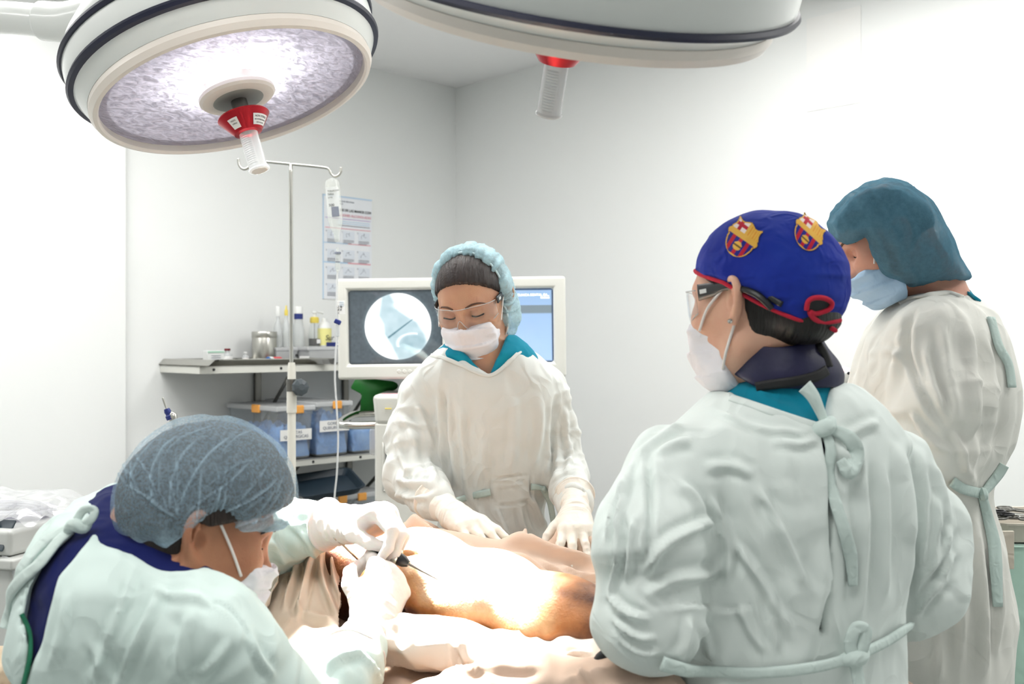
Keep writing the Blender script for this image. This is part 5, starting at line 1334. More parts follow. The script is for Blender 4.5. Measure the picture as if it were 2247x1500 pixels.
def capRf(p):
    q = np.stack([p[:, 0] / p[:, 1], (p[:, 2] - CAMZ) / p[:, 1]], 1)
    o = (outl(q) * 1.92).astype(np.float32)
    e = smin(ell(Hr.w(-.01, 0, .05), (.130, .116, .124), Hr.R)(p), ell(P(2060, 575, 1.920), (.085, .10, .06))(p), .06)
    e = smin(e, ell(P(1880, 490, 1.920), (.06, .085, .05))(p), .04)
    k_ = smax(off(sk, .008)(p), np.maximum(reg2(p), outf(p)), .006)
    return smin(smax(o, e - .014, .03), k_, .035)
V, Q = skin(capRf, (.57, 1.72, 1.48), (.94, 2.12, 1.80), .0034, 1); N = normals(V, Q); q = Hr.loc(V)
rr_ = ridge(np.stack([q[:, 0] * 55, q[:, 1] * 16, q[:, 2] * 9], 1), 3)
d = rr_ * .0014 + .003 * noise(q * 16, 8) + .0012 * ridge(q * 40, 5)
M['veil_r'] = veil('hair_cover_dark_teal', '5f8ba0', .80, .14, 120)
hc = mesh('hair_cover', V + N * d[:, None], Q, M['veil_r'], T, True, {'fold': np.clip(rr_ * .12, -.15, .2)})
trr = bvh_of(hc)
mk = mask(Hr, T, M['mask_blue'], -.030, .064, -.122, seed=33)
fm = off(fc, .003)
for s in (1, -1):
    tube('mask_strap', on_head(Hr, [(.056, .062 * s, -.022), (.042, .070 * s, .010), (.026, .074 * s, .034)], fm, .002), .0018, M['elastic'], mk, 6)
    tube('eyebrow', on_head(Hr, [(.092, .012 * s, .034), (.089, .026 * s, .040), (.079, .041 * s, .038), (.068, .050 * s, .030)], fc, .0006), .0024, M['brow'], T, 6, 6, True, False, [.0022, .0026, .0018, .0006])
    tube('eyelashes', on_head(Hr, [(.083, .019 * s, .007), (.088, .027 * s, .0045), (.086, .036 * s, .0050)], fc, .0004), .0011, M['hair_black'], T, 6)
# ------------------------------------------------------------------ operating table, patient, drapes
T = thing('operating_table', 'operating table hidden under the beige drapes in the middle of the room', 'table', (.05, 1.85, 0))
rbox('tabletop', (-.08, 1.86, .84), (1.20, .50, .07), M['darkgrey'], T, None, .015)
rbox('pedestal', (.05, 1.86, .44), (.30, .30, .74), M['steel'], T, None, .01)
rbox('base', (.05, 1.86, .05), (.9, .42, .09), M['device'], T, None, .02)
sm = lambda x, a, b: np.clip((x - a) / (b - a), 0, 1) ** 2 * (3 - 2 * np.clip((x - a) / (b - a), 0, 1))
# the patient: one bare leg, the rest under the drapes
T = thing('person', 'patient lying under beige drapes, one bare iodine-stained leg towards the camera', 'person', (-.1, 1.85, .88))
def iodine(name):
    m = mat(name, 'd9ab84', .45, spec=.4, sss=.1, bump=(260, .25, 4))
    nt = m.node_tree; b = nt.nodes['Principled BSDF']; N = nt.nodes.new; Lk = nt.links.new
    a = N('ShaderNodeAttribute'); a.attribute_name = 'stain_shade'; tc = N('ShaderNodeTexCoord')
    n = N('ShaderNodeTexNoise'); n.inputs['Scale'].default_value = 22; n.inputs['Detail'].default_value = 6; Lk(tc.outputs['Object'], n.inputs['Vector'])
    ma = N('ShaderNodeMath'); ma.operation = 'MULTIPLY_ADD'; ma.inputs[1].default_value = .9; ma.inputs[2].default_value = -.45; Lk(n.outputs['Fac'], ma.inputs[0])
    ad = N('ShaderNodeMath'); ad.operation = 'ADD'; ad.use_clamp = True; Lk(ma.outputs[0], ad.inputs[0]); Lk(a.outputs['Fac'], ad.inputs[1])
    r = N('ShaderNodeValToRGB'); e = r.color_ramp.elements
    e[0].position = 0; e[0].color = (*lin('ecd6bd'), 1); e[1].position = 1; e[1].color = (*lin('4a2410'), 1)
    k = e.new(.3); k.color = (*lin('ddb083'), 1); k = e.new(.6); k.color = (*lin('b07444'), 1)
    Lk(ad.outputs[0], r.inputs[0]); Lk(r.outputs[0], b.inputs['Base Color'])
    return m
M['legskin'] = iodine('iodine_stain_shade_skin')
lp = [P(640, 1270, 1.93), P(800, 1262, 1.815), P(915, 1282, 1.745), P(1080, 1320, 1.645), P(1230, 1365, 1.545), P(1420, 1412, 1.45)]
lr = [.085, .074, .080, .074, .062, .050]
fl = U([rcone(lp[i], lp[i + 1], lr[i], lr[i + 1]) for i in range(5)] + [ell(P(935, 1275, 1.735), (.075, .07, .075)), rcone((-.50, 2.0, .945), (.52, 2.03, .93), .06, .045)], .05)
V, Q = skin(fl, (-1.15, 1.3, .78), (.75, 2.2, 1.2), .006, 1); N = normals(V, Q)
q = pix(V); st = .95 * sm(q[:, 0], 1140, 1310) * (.6 + .4 * sm(q[:, 1], 1330, 1400)) + .80 * np.clip((888 - q[:, 0]) / 70, 0, 1) + .85 * np.exp(-((q[:, 1] - (1348 + .25 * (q[:, 0] - 880))) / 30) ** 2) + .34 * np.exp(-((q[:, 0] - 895) / 28) ** 2) * sm(q[:, 1], 1215, 1290) + .12 + .22 * np.exp(-((q[:, 1] - (1215 + .24 * (q[:, 0] - 880))) / 14) ** 2)  # iodine stain, with shade painted along the contours to give the leg shape
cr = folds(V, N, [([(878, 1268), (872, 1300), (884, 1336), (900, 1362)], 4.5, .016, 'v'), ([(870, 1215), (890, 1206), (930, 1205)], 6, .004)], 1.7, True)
st = st + np.clip(-cr * 110, 0, .9)  # crease shade painted in with the stain
mesh('body', V + N * (cr + .0012 * noise(V * 40, 3))[:, None], Q, M['legskin'], T, True, {'stain_shade': st})
def drape(name, label, xs, ys, zf, matl, spec=(), front=None, drop=.4, back=None, noisef=(.006, (9, 9, 9)), seed=1, cut=None, n=(170, 170), cat='drape', edge=None):
    """a cloth laid over what lies below; it turns down past the front and back edges"""
    nx, ny = n; V = []; UV = []
    y0 = ys[0] - (drop if front is not None else 0); y1 = ys[1] + (drop if back is not None else 0)
    xx = np.linspace(xs[0], xs[1], nx); vv = np.linspace(y0, y1, ny)
    X, W = np.meshgrid(xx, vv, indexing='ij'); X = X.ravel(); W = W.ravel()
    Y = np.clip(W, ys[0], ys[1])
    Z = zf(X, Y)
    df = np.maximum(ys[0] - W, 0); db = np.maximum(W - ys[1], 0)
    rr = .025
    Yo = Y - np.where(df > 0, rr * np.sin(np.minimum(df / rr, 1.57)), 0) + np.where(db > 0, rr * np.sin(np.minimum(db / rr, 1.57)), 0)
    Zo = Z - np.where(df > 0, rr * (1 - np.cos(np.minimum(df / rr, 1.57))) + np.maximum(df - rr * 1.57, 0), 0) - np.where(db > 0, rr * (1 - np.cos(np.minimum(db / rr, 1.57))) + np.maximum(db - rr * 1.57, 0), 0)
    hang = np.clip((df + db) / .2, 0, 1)
    Yo = Yo + hang * .02 * np.sin(X * 34 + 2 * np.sin(X * 9)) - hang * .01
    V = np.stack([X, Yo, Zo], 1).astype(np.float32)
    I = np.arange(nx * ny).reshape(nx, ny)
    Q = np.stack([I[:-1, :-1], I[1:, :-1], I[1:, 1:], I[:-1, 1:]], -1).reshape(-1, 4)
    if cut is not None:
        k = cut(V); Q = Q[~k[Q].any(1)]
    N = normals(V, Q)
    wq = V + .04 * np.stack([noise(V * 6, 31), noise(V * 6, 32), noise(V * 6, 33)], 1)
    fr = np.array(noisef[1], float)
    d = noisef[0] * (.7 * ridge(wq * fr, seed) + .4 * noise(wq * fr * 2.1, seed + 3) + .5 * ridge(wq[:, [1, 0, 2]] * fr[[1, 0, 2]] * .7, seed + 9))
    d = d + folds(V, N, spec, 1.7, True)
    o = mesh(name, V + N * d[:, None], Q, matl)
    s = o.modifiers.new('thick', 'SOLIDIFY'); s.thickness = .004; s.offset = -1
    tag(o, label, cat)
    return o
M['drape'] = cloth('beige_drape', 'dcc3b0', 700, 9, .4, var=(5, 'd2b199', .5))
M['drape_tan'] = cloth('tan_drape', 'e0d0be', 700, 12, .4, var=(9, 'c9a987', .35))
M['drape_pale'] = cloth('pale_tan_drape', 'e3d9ca', 700, 16, .5)
M['towel'] = cloth('cream_towel', 'efe3d6', 500, 22, .5)
def zmain(x, y):
    z = .935 + .080 * np.exp(-((y - 2.02 - .04 * np.sin(x * 5)) / .115) ** 2) * (1 - .18 * sm(x, .05, .5)) + .03 * sm(y, 1.68, 1.95)
    z = z + .045 * np.exp(-(((x + .21) / .11) ** 2 + ((y - 2.06) / .10) ** 2)) + .030 * np.exp(-(((x - .16) / .05) ** 2 + ((y - 2.10) / .07) ** 2))
    z = z + .05 * sm(-x, .25, .42) * np.exp(-((y - 1.9) / .2) ** 2)
    return z
spm = [(a, b, c * 1.7, *r) for a, b, c, *r in [([(885, 1150), (915, 1160), (960, 1190), (1000, 1200)], 8, .014), ([(890, 1168), (930, 1190), (975, 1210)], 6, .012, 'v'), ([(900, 1205), (960, 1215), (1040, 1210)], 9, .008), ([(1085, 1196), (1150, 1190), (1240, 1215), (1320, 1235)], 10, .010), ([(1180, 1160), (1170, 1175), (1150, 1190)], 6, .012, 's'), ([(1172, 1168), (1230, 1175), (1280, 1190)], 8, .008),
       ([(1110, 1215), (1160, 1240), (1230, 1290), (1320, 1330)], 11, .008), ([(1180, 1225), (1240, 1265), (1320, 1300)], 7, .006), ([(1230, 1240), (1270, 1262), (1325, 1275)], 7, .006), ([(1080, 1230), (1130, 1270), (1200, 1310)], 8, .006), ([(1250, 1305), (1290, 1320), (1330, 1332)], 6, .006), ([(1290, 1180), (1310, 1200), (1330, 1230)], 7, .006)]]
drape('surgical_drape', 'wide beige surgical drape under the hands of the woman behind the table', (-.72, .60), (1.46, 2.17), zmain, M['drape'], spm, 1, .55, 1, (.0075, (9, 11, 9)), 3, None, (300, 300))
def zleft(x, y):
    z = .962 + .118 * np.exp(-((y - 1.87 + .35 * (x + .35)) / .13) ** 2) + .025 * sm(y, 1.5, 1.75)
    z = z - .03 * sm(-x, .42, .60)
    return z + .006
spl = [([(655, 1205), (652, 1240), (640, 1290), (620, 1350)], 7, .012), ([(684, 1215), (680, 1250), (664, 1310), (650, 1370)], 7, .012), ([(705, 1215), (708, 1260), (722, 1310), (745, 1360)], 7, .011), ([(730, 1215), (735, 1270), (752, 1320)], 6, .010), ([(640, 1330), (680, 1350), (740, 1365)], 8, .008), ([(632, 1412), (683, 1424), (742, 1410)], 8, .012, 's'), ([(660, 1375), (700, 1390), (760, 1385)], 7, .008), ([(670, 1440), (720, 1455), (760, 1440)], 7, .007), ([(690, 1440), (680, 1470), (676, 1500)], 7, .008)]
drape('surgical_drape', 'crumpled tan drape with upright folds between the surgeon and the bare leg', (-.46, -.262), (1.46, 2.02), zleft, M['drape_tan'], spl, 1, .4, None, (.004, (20, 9, 9)), 13, lambda V: V[:, 0] > -.262 - .16 * (V[:, 1] - 1.5), (170, 220))
def zpale(x, y):
    return .975 + .105 * np.exp(-((y - 1.86) / .15) ** 2) + .02 * sm(y, 1.5, 1.7) + .018 * sm(-x, .45, .62)
spp = [([(600, 1240), (560, 1275), (515, 1325)], 5, .008), ([(640, 1245), (600, 1300), (570, 1350)], 6, .007), ([(570, 1300), (590, 1350), (600, 1420)], 7, .007), ([(540, 1250), (520, 1280), (490, 1300)], 5, .006)]
drape('surgical_drape', 'pale tan drape edge beside the surgeon\'s mask and far sleeve', (-.66, -.405), (1.50, 2.05), zpale, M['drape_pale'], spp, 1, .4, None, (.0035, (10, 9, 9)), 23, None, (170, 170))
# towels in front of the leg
def towel(label, pts, rads, flat, matl, spec, seed, group=None):
    pts = [np.asarray(p, float) for p in pts]
    f = chain(pts, rads, .03)
    def g(p):
        c = p.copy(); zc = np.interp(p[:, 0], [a[0] for a in pts], [a[2] for a in pts]).astype(np.float32)
        c[:, 2] = zc + (p[:, 2] - zc) / flat
        return f(c) * min(flat, 1)
    lo, hi = bound(pts, max(rads) * 1.4)
    V, Q = skin(g, lo, hi, .0045, 2); N = normals(V, Q)
    wq = V + .03 * np.stack([noise(V * 8, 41), noise(V * 8, 42), noise(V * 8, 43)], 1)
    d = .007 * ridge(wq * [12, 30, 30], seed) + .004 * noise(wq * 40, seed + 1) + folds(V, N, spec, 1.5, True)
    return tag(mesh('towel', V + N * d[:, None], Q, matl), label, 'towel', group)
towel('rolled cream towel lying along the near side of the bare leg', [P(840, 1398, 1.535), P(960, 1412, 1.535), P(1100, 1432, 1.50), P(1220, 1446, 1.46), P(1345, 1440, 1.43)], [.048, .050, .044, .036, .034], .62, M['towel'], [([(990, 1390), (1000, 1430), (1012, 1465)], 7, .010, 'v'), ([(1180, 1440), (1240, 1452), (1290, 1445)], 6, .008), ([(1230, 1440), (1260, 1430), (1300, 1432)], 5, .008)], 5)
towel('cream towel at the bottom edge, folded below the rolled towel', [P(960, 1530, 1.40), P(1080, 1500, 1.405), P(1200, 1482, 1.40), P(1330, 1500, 1.36), P(1430, 1530, 1.34)], [.040, .050, .048, .050, .05], .55, M['drape'], [([(1000, 1480), (1100, 1465), (1200, 1470)], 8, .008), ([(1270, 1470), (1290, 1490), (1300, 1510)], 6, .009)], 9)
tag(rbox('shadow_cloth', P(925, 1530, 1.43) - [0, .02, 0], (.24, .10, .012), cloth('gap_shade_brown', '9a7f68', 700, 20, .4), None, None, .005), 'brown strip painting the shaded gap under the rolled towel at the bottom edge', 'cloth')  # dark brown strip stands in for the shaded gap below the towel
bpy.data.objects['shadow_cloth'].name = 'towel_gap_shade'
# black clamp with its cord
T = thing('towel_clamp', 'black clip with a dark cord on the drape by the assistant\'s elbow', 'clip', P(1325, 1455, 1.37))
tube('jaw', [P(1312, 1462, 1.37), P(1318, 1444, 1.37), P(1336, 1434, 1.37), P(1348, 1440, 1.37), P(1346, 1462, 1.37)], .0085, M['black'], T, 12, 6)
tube('cord', [P(1340, 1462, 1.37), P(1352, 1478, 1.36), P(1378, 1496, 1.35), P(1410, 1512, 1.34)], .0032, M['black'], T, 8, 6)
# driver with its pin, steel wire
T = thing('surgical_driver', 'black pin driver with metal collar held between the surgeon\'s two gloved hands', 'surgical tool', P(860, 1210, 1.60))
a_, b_ = P(828, 1200, 1.635), P(897, 1237, 1.62); ax_ = nrm(b_ - a_); LN = np.linalg.norm(b_ - a_)
lathe('body', [(0, 0), (.0125, 0), (.0135, .003), (.0135, LN * .50), (.011, LN * .52), (0, LN * .52)], a_, ax_, M['black'], T, 26)
lathe('collar', [(0, LN * .50), (.014, LN * .50), (.0145, LN * .56), (.0145, LN * .66), (.0125, LN * .70), (0, LN * .70)], a_, ax_, M['chrome'], T, 26)
lathe('chuck', [(0, LN * .70), (.0105, LN * .70), (.0095, LN * .85), (.005, LN), (0, LN)], a_, ax_, M['black'], T, 22)
tube('pin', [b_ - ax_ * .01, b_ + ax_ * .03, b_ + ax_ * .062], .0014, M['darksteel'], T, 8, rad=[.0022, .0016, .0006])
T = thing('steel_wire', 'thin steel wire running from the surgeon\'s far glove to the stained skin', 'wire', P(797, 1238, 1.70))
tube('shaft', [P(735, 1178, 1.66), P(770, 1212, 1.68), P(800, 1240, 1.70)], .0022, M['chrome'], T, 8)
lathe('hub', [(0, -.003), (.0034, -.003), (.0034, .003), (0, .003)], P(737, 1180, 1.66), P(797, 1238, 1.70) - P(733, 1176, 1.66), M['chrome'], T, 12)
# ------------------------------------------------------------------ along the left wall
ZH = np.array([0, 0, 1.])
EA = np.append(DA, 0.); EB = np.append(DB, 0.)
def S_(px, t):
    k = (px - CX) / FOC
    return (CORNER[0] + .70711 * t - k * (CORNER[1] - .70711 * t)) / (.70711 * (1 - k))
def WP(px, py, t):
    """point seen at a photo pixel on the upright plane t metres off the left wall"""
    p = room(S_(px, t), t, 0); p[2] = CAMZ - (py - CY) * p[1] / FOC
    return p
def px2m(px, t): return FOC / room(S_(px, t), t, 0)[1]
def wall_shelf(label, s0, s1, depth, z, th, brs):
    c = room((s0 + s1) / 2, depth / 2, z - th / 2)
    T = thing('wall_shelf', label, 'shelf', c, 'metal wall shelves')
    rbox('board', room((s0 + s1) / 2, depth / 2, z - .003), (s1 - s0, depth, .006), M['aluminium'], T, RA, .001)
    fe = rbox('front_edge', room((s0 + s1) / 2, depth - .003, z - th / 2), (s1 - s0, .006, th), M['putty'], T, RA, .002)
    for e in (s0 + .003, s1 - .003): rbox('end_edge', room(e, depth / 2, z - th / 2), (.006, depth, th), M['putty'], T, RA, .002)
    for i in range(5):
        s = s0 + .06 + (s1 - s0 - .12) * i / 4
        lathe('bolt', [(0, 0), (.0055, 0), (.0055, .003), (0, .004)], room(s, depth, z - th * .45), EB, M['black'], fe, 12)
    for s in brs:
        rbox('bracket', room(s, .012, z - .17), (.03, .02, .33), M['darksteel'], T, RA, .003)
        a, b = room(s, .02, z - .30), room(s, depth * .85, z - th)
        tube('brace', [a, (a + b) / 2, b], .008, M['darksteel'], T, 6, 2)
    return T
s1, s0 = S_(438, .34), S_(1000, .34)
zs1 = CAMZ - (800 - CY) * room(S_(640, .34), .34, 0)[1] / FOC
wall_shelf('upper metal wall shelf carrying the bottles and the steel tray', s0, s1, .34, zs1, .030, [S_(567, .02), S_(760, .02)])
zs2 = CAMZ - (1011 - CY) * room(S_(640, .44), .44, 0)[1] / FOC
wall_shelf('middle metal wall shelf carrying the storage bins of blue cloth', s0 + .1, S_(545, .44), .44, zs2, .026, [S_(768, .02), S_(560, .02)])
zs3 = zs2 - .36
wall_shelf('lowest metal wall shelf, under the dark tray', s0 + .1, S_(600, .44), .44, zs3, .026, [S_(700, .02)])
# steel tray with what stands in it
sa, sb = S_(440, .30), S_(690, .30)
T = thing('instrument_tray', 'shallow steel tray with small medicines at the left end of the upper shelf', 'tray', room((sa + sb) / 2, .17, zs1))
def tray(T, c, lx, ly, h, flare, matl, R, rim=.012):
    V = []; F = []; ring = []
    for (ex, ey, z) in ((0, 0, .0), (flare, flare, h), (flare + rim, flare + rim, h + .001), (flare + rim, flare + rim, h - .003), (flare - .001, flare - .001, h - .003), (.002, .002, -.003)):
        hx, hy = lx / 2 + ex, ly / 2 + ey; r = min(.045, hx * .4, hy * .4)
        loop = []
        for (sx, sy, a0) in ((1, 1, 0), (-1, 1, 90), (-1, -1, 180), (1, -1, 270)):
            for k in range(6):
                a = math.radians(a0 + 18 * k); loop.append(np.array([sx * (hx - r) + r * math.cos(a), sy * (hy - r) + r * math.sin(a), z]))
        ring.append(loop)
    n = len(ring[0])
    for l in ring:
        for v in l: V.append(np.asarray(c) + R @ v)
    for i in range(len(ring) - 1):
        for k in range(n): F.append((i * n + k, i * n + (k + 1) % n, (i + 1) * n + (k + 1) % n, (i + 1) * n + k))
    F.append(tuple(range(n))[::-1]); F.append(tuple((len(ring) - 1) * n + k for k in range(n)))
    return mesh('pan', V, F, matl, T, False)
tray(T, room((sa + sb) / 2, .175, zs1 + .004), sb - sa - .06, .26, .022, .02, M['steel'], RA)
ZT = zs1 + .006
def stand(px, t, z): 
    p = room(S_(px, t), t, z); return p
def box_item(name, label, cat, px0, px1, hpx, t, z, d, matl, group=None, extra=None):
    w_ = abs(S_(px0, t) - S_(px1, t)); c = room((S_(px0, t) + S_(px1, t)) / 2, t, z); h = hpx / px2m((px0 + px1) / 2, t)
    T = thing(name, label, cat, c, group)
    rbox('carton' if cat == 'carton' else 'body', c + ZH * h / 2, (w_, d, h), matl, T, RA, .002)
    if extra: extra(T, c, w_, d, h)
    return T
fr_ = lambda c, d, x, z: c + EB * (d / 2 + .0012) + EA * x + ZH * z
def deco(T, c, w_, d, h):
    rbox('stripe', fr_(c, d, 0, h * .9), (w_ * .98, .001, h * .12), M['mintlabel'], T, RA)
    for i in range(3): rbox('lettering', fr_(c, d, 0, h * (.62 - .15 * i)), (w_ * .55, .0008, h * .04), M['greyink'], T, RA)
box_item('medicine_carton', 'small white medicine carton with green top stripe on the steel tray', 'carton', 450, 487, 29, .18, ZT, .04, M['white'], None, deco)
def vial(label, px, t, hpx, wpx, cap, lab, cat='vial', z=None, body=None, shoulder=.72):
    z = ZT if z is None else z; k = px2m(px, t); h, r = hpx / k, wpx / k / 2; c = stand(px, t, z)
    T = thing('vial', label, cat, c)
    lathe('glass', [(0, 0), (r * .92, 0), (r, h * .04), (r, h * shoulder * .8), (r * .9, h * shoulder * .9), (r * .48, h * shoulder), (r * .45, h * .88), (0, h * .88)], c, ZH, body or M['clear'], T, 24)
    lathe('stopper', [(0, h * .86), (r * .58, h * .86), (r * .6, h * .88), (r * .6, h * .98), (r * .52, h), (0, h)], c, ZH, cap, T, 20)
    if lab: lathe('label', [(r * 1.02, h * .12), (r * 1.025, h * .2), (r * 1.025, h * .48), (r * 1.02, h * .5)], c, ZH, lab, T, 24)
    return T
vial('glass medicine vial with dark red stopper on the steel tray', 499, .19, 33, 22, M['maroon'], M['paper'], body=M['frosted'])
vial('tiny vial with orange label on the steel tray', 519, .22, 11, 12, M['black'], M['orangelabel'])
vial('small clear vial with grey cap between the orange vial and the canister', 539, .20, 25, 14, M['white'], M['paper'], body=M['frosted'])
T = thing('syringe_packet', 'wrapped syringe lying on the steel tray before the canister', 'syringe', stand(560, .22, ZT))
c = stand(561, .22, ZT + .008)
rbox('wrapper', c, (.085, .03, .004), M['bag'], T, RA, .001)
lathe('barrel', [(0, -.03), (.006, -.03), (.006, .022), (.003, .026), (.0025, .034), (0, .034)], c + ZH * .006, EA, M['frosted'], T, 14)
lathe('cap', [(0, .03), (.004, .03), (.003, .042), (0, .042)], c + ZH * .006, EA, M['orangelabel'], T, 12)
# canister
c = stand(580, .12, ZT); k = px2m(580, .12); r = 26.5 / k; h = 68 / k
T = thing('steel_canister', 'round stainless steel canister on the upper shelf', 'canister', c)
lathe('can', [(0, 0), (r * .97, 0), (r, .004), (r, h * .86), (r * .985, h * .87), (0, h * .87)], c, ZH, M['steel'], T, 44)
ld = lathe('lid', [(r * 1.01, h * .80), (r * 1.03, h * .81), (r * 1.03, h * .97), (r * .99, h), (0, h)], c, ZH, M['steel'], T, 44)
# red tube with blue cap
c = stand(588, .27, ZT + .0145)
T = thing('capped_tube', 'red tube with blue cap lying on the steel tray', 'tube', c)
dv = -EA * .93 + EB * -.36
lathe('tube', [(0, .022), (.0125, .022), (.0125, .08), (.011, .085), (0, .085)], c, dv, M['redpl'], T, 22)
lathe('sleeve', [(0, .004), (.0138, .004), (.0138, .026), (0, .026)], c, dv, M['white'], T, 22)
lathe('cap', [(0, -.004), (.011, -.004), (.0135, 0), (.0135, .006), (0, .006)], c, dv, M['bluecap'], T, 22)
# tubs on the shelf with the bottles on top
def tub(label, px0, px1, ytop, t, d, z):
    w_ = abs(S_(px0, t) - S_(px1, t)); c = room((S_(px0, t) + S_(px1, t)) / 2, t, z); h = (CAMZ - (ytop - CY) * c[1] / FOC) - z
    T = thing('plastic_tub', label, 'tub', c, 'clear lidded tubs')
    rbox('body', c + ZH * (h - .012) / 2, (w_ * .95, d * .95, h - .012), M['tub'], T, RA, .006, taper=(.93, .93))
    rbox('lid', c + ZH * (h - .008), (w_, d, .016), M['tub'], T, RA, .004)
    return T, z + h + .001
_, zt1 = tub('small clear lidded tub right of the steel canister', 590, 640, 762, .12, .12, ZT)
T2, zt2 = tub('long clear lidded tub under the pump bottles', 648, 790, 760, .16, .20, zs1 + .001)
for i in range(2): pass
cc = stand(668, .26, zs1 + .022); rbox('label', cc + EB * .0, (.05, .001, .026), M['paper'], T2, RA); 
rbox('latch', stand(651, .26, zs1 + .038), (.012, .008, .012), M['black'], T2, RA, .002)
def bottle(label, px, t, z, ytop, wpx, body, prof, bits, name='bottle'):
    k = px2m(px, t); c = stand(px, t, z); h = (CAMZ - (ytop - CY) * c[1] / FOC) - z; r = wpx / k / 2
    T = thing(name, label, 'bottle', c)
    lathe('body', [(a * r, b * h) for a, b in prof], c, ZH, body, T, 28)
    for b in bits(c, h, r): lathe(b[0], [(x * r, y * h) for x, y in b[1]], c, ZH, b[2], T, 24)
    return T, c, h, r
P1 = [(0, 0), (.95, 0), (1, .02), (1, .45), (.8, .58), (.42, .66), (.4, .78), (0, .78)]
bottle('clear glass bottle with white cap just right of the canister', 610, .12, zt1, 672, 17, M['frosted'], P1, lambda c, h, r: [('cap', [(0, .76), (.62, .76), (.62, .97), (.5, 1), (0, 1)], M['white']), ('liquid', [(0, .03), (.9, .03), (.9, .3), (0, .3)], M['liquid'])])
bottle('clear bottle with tan dropper cap half behind the drip pole', 628, .13, zt1, 670, 16, M['frosted'], P1, lambda c, h, r: [('cap', [(0, .76), (.5, .76), (.5, .88), (.25, .92), (.2, 1), (0, 1)], M['yellow']), ('liquid', [(0, .03), (.9, .03), (.9, .35), (0, .35)], M['liquid'])])
bottle('clear bottle with navy collar and white cap right of the drip pole', 655, .13, zt2, 672, 26, M['frosted'], [(0, 0), (.95, 0), (1, .02), (1, .4), (.72, .6), (.66, .72), (0, .72)], lambda c, h, r: [('collar', [(0, .68), (.74, .68), (.74, .82), (0, .82)], M['navyplastic']), ('cap', [(0, .82), (.72, .82), (.72, .97), (.6, 1), (0, 1)], M['white']), ('liquid', [(0, .03), (.93, .03), (.93, .25), (0, .25)], M['liquid'])])
Tb, c, h, r = bottle('pump bottle with yellow collar holding a little dark iodine', 690, .13, zt2, 682, 26, M['clear'], [(0, 0), (.95, 0), (1, .02), (1, .30), (.78, .55), (.62, .68), (0, .68)], lambda c, h, r: [('collar', [(0, .66), (.72, .66), (.76, .70), (.76, .80), (.6, .83), (0, .83)], M['yellow']), ('iodine', [(0, .015), (.92, .015), (.95, .22), (0, .22)], M['iodine']), ('dip_tube', [(0, .2), (.06, .2), (.06, .68), (0, .68)], M['darksteel']), ('pump_head', [(0, .83), (.3, .83), (.3, .93), (.5, .94), (.5, 1), (0, 1)], M['white'])], 'pump_bottle')
tube('spout', [c + ZH * h * .97, c + ZH * h * .97 - EA * .03, c + ZH * h * .94 - EA * .046], .005, M['white'], Tb, 8, 4)
rbox('label', c + EB * (r + .0012) + ZH * h * .14 - EA * .004, (.02, .001, .018), M['paper'], Tb, RA)
Tb, c, h, r = bottle('white bottle with a lemon yellow label beside the pump bottle', 712, .14, zt2, 698, 30, M['white'], [(0, 0), (.95, 0), (1, .02), (1, .66), (.7, .82), (.34, .88), (.32, 1), (0, 1)], lambda c, h, r: [])
lathe('label', [(r * 1.01, h * .04), (r * 1.015, h * .06), (r * 1.015, h * .62), (r * 1.01, h * .64)], c, ZH, M['lemon'], Tb, 28)
text('lettering', 'Sur', c + EB * .7071 * (r + .004) + np.array([0, -1, 0]) * .0 + ZH * h * .22 + EA * .020 + EB * (r * .35), .034, -EA, ZH, M['ink'], Tb, shear=.2)
box_item('navy_carton', 'flat navy carton with white lettering behind the drip line', 'carton', 724, 750, 9, .20, zt2, .06, M['navyplastic'], None, lambda T, c, w_, d, h: rbox('lettering', fr_(c, d, 0, h * .5), (w_ * .6, .0008, h * .3), M['paper'], T, RA))
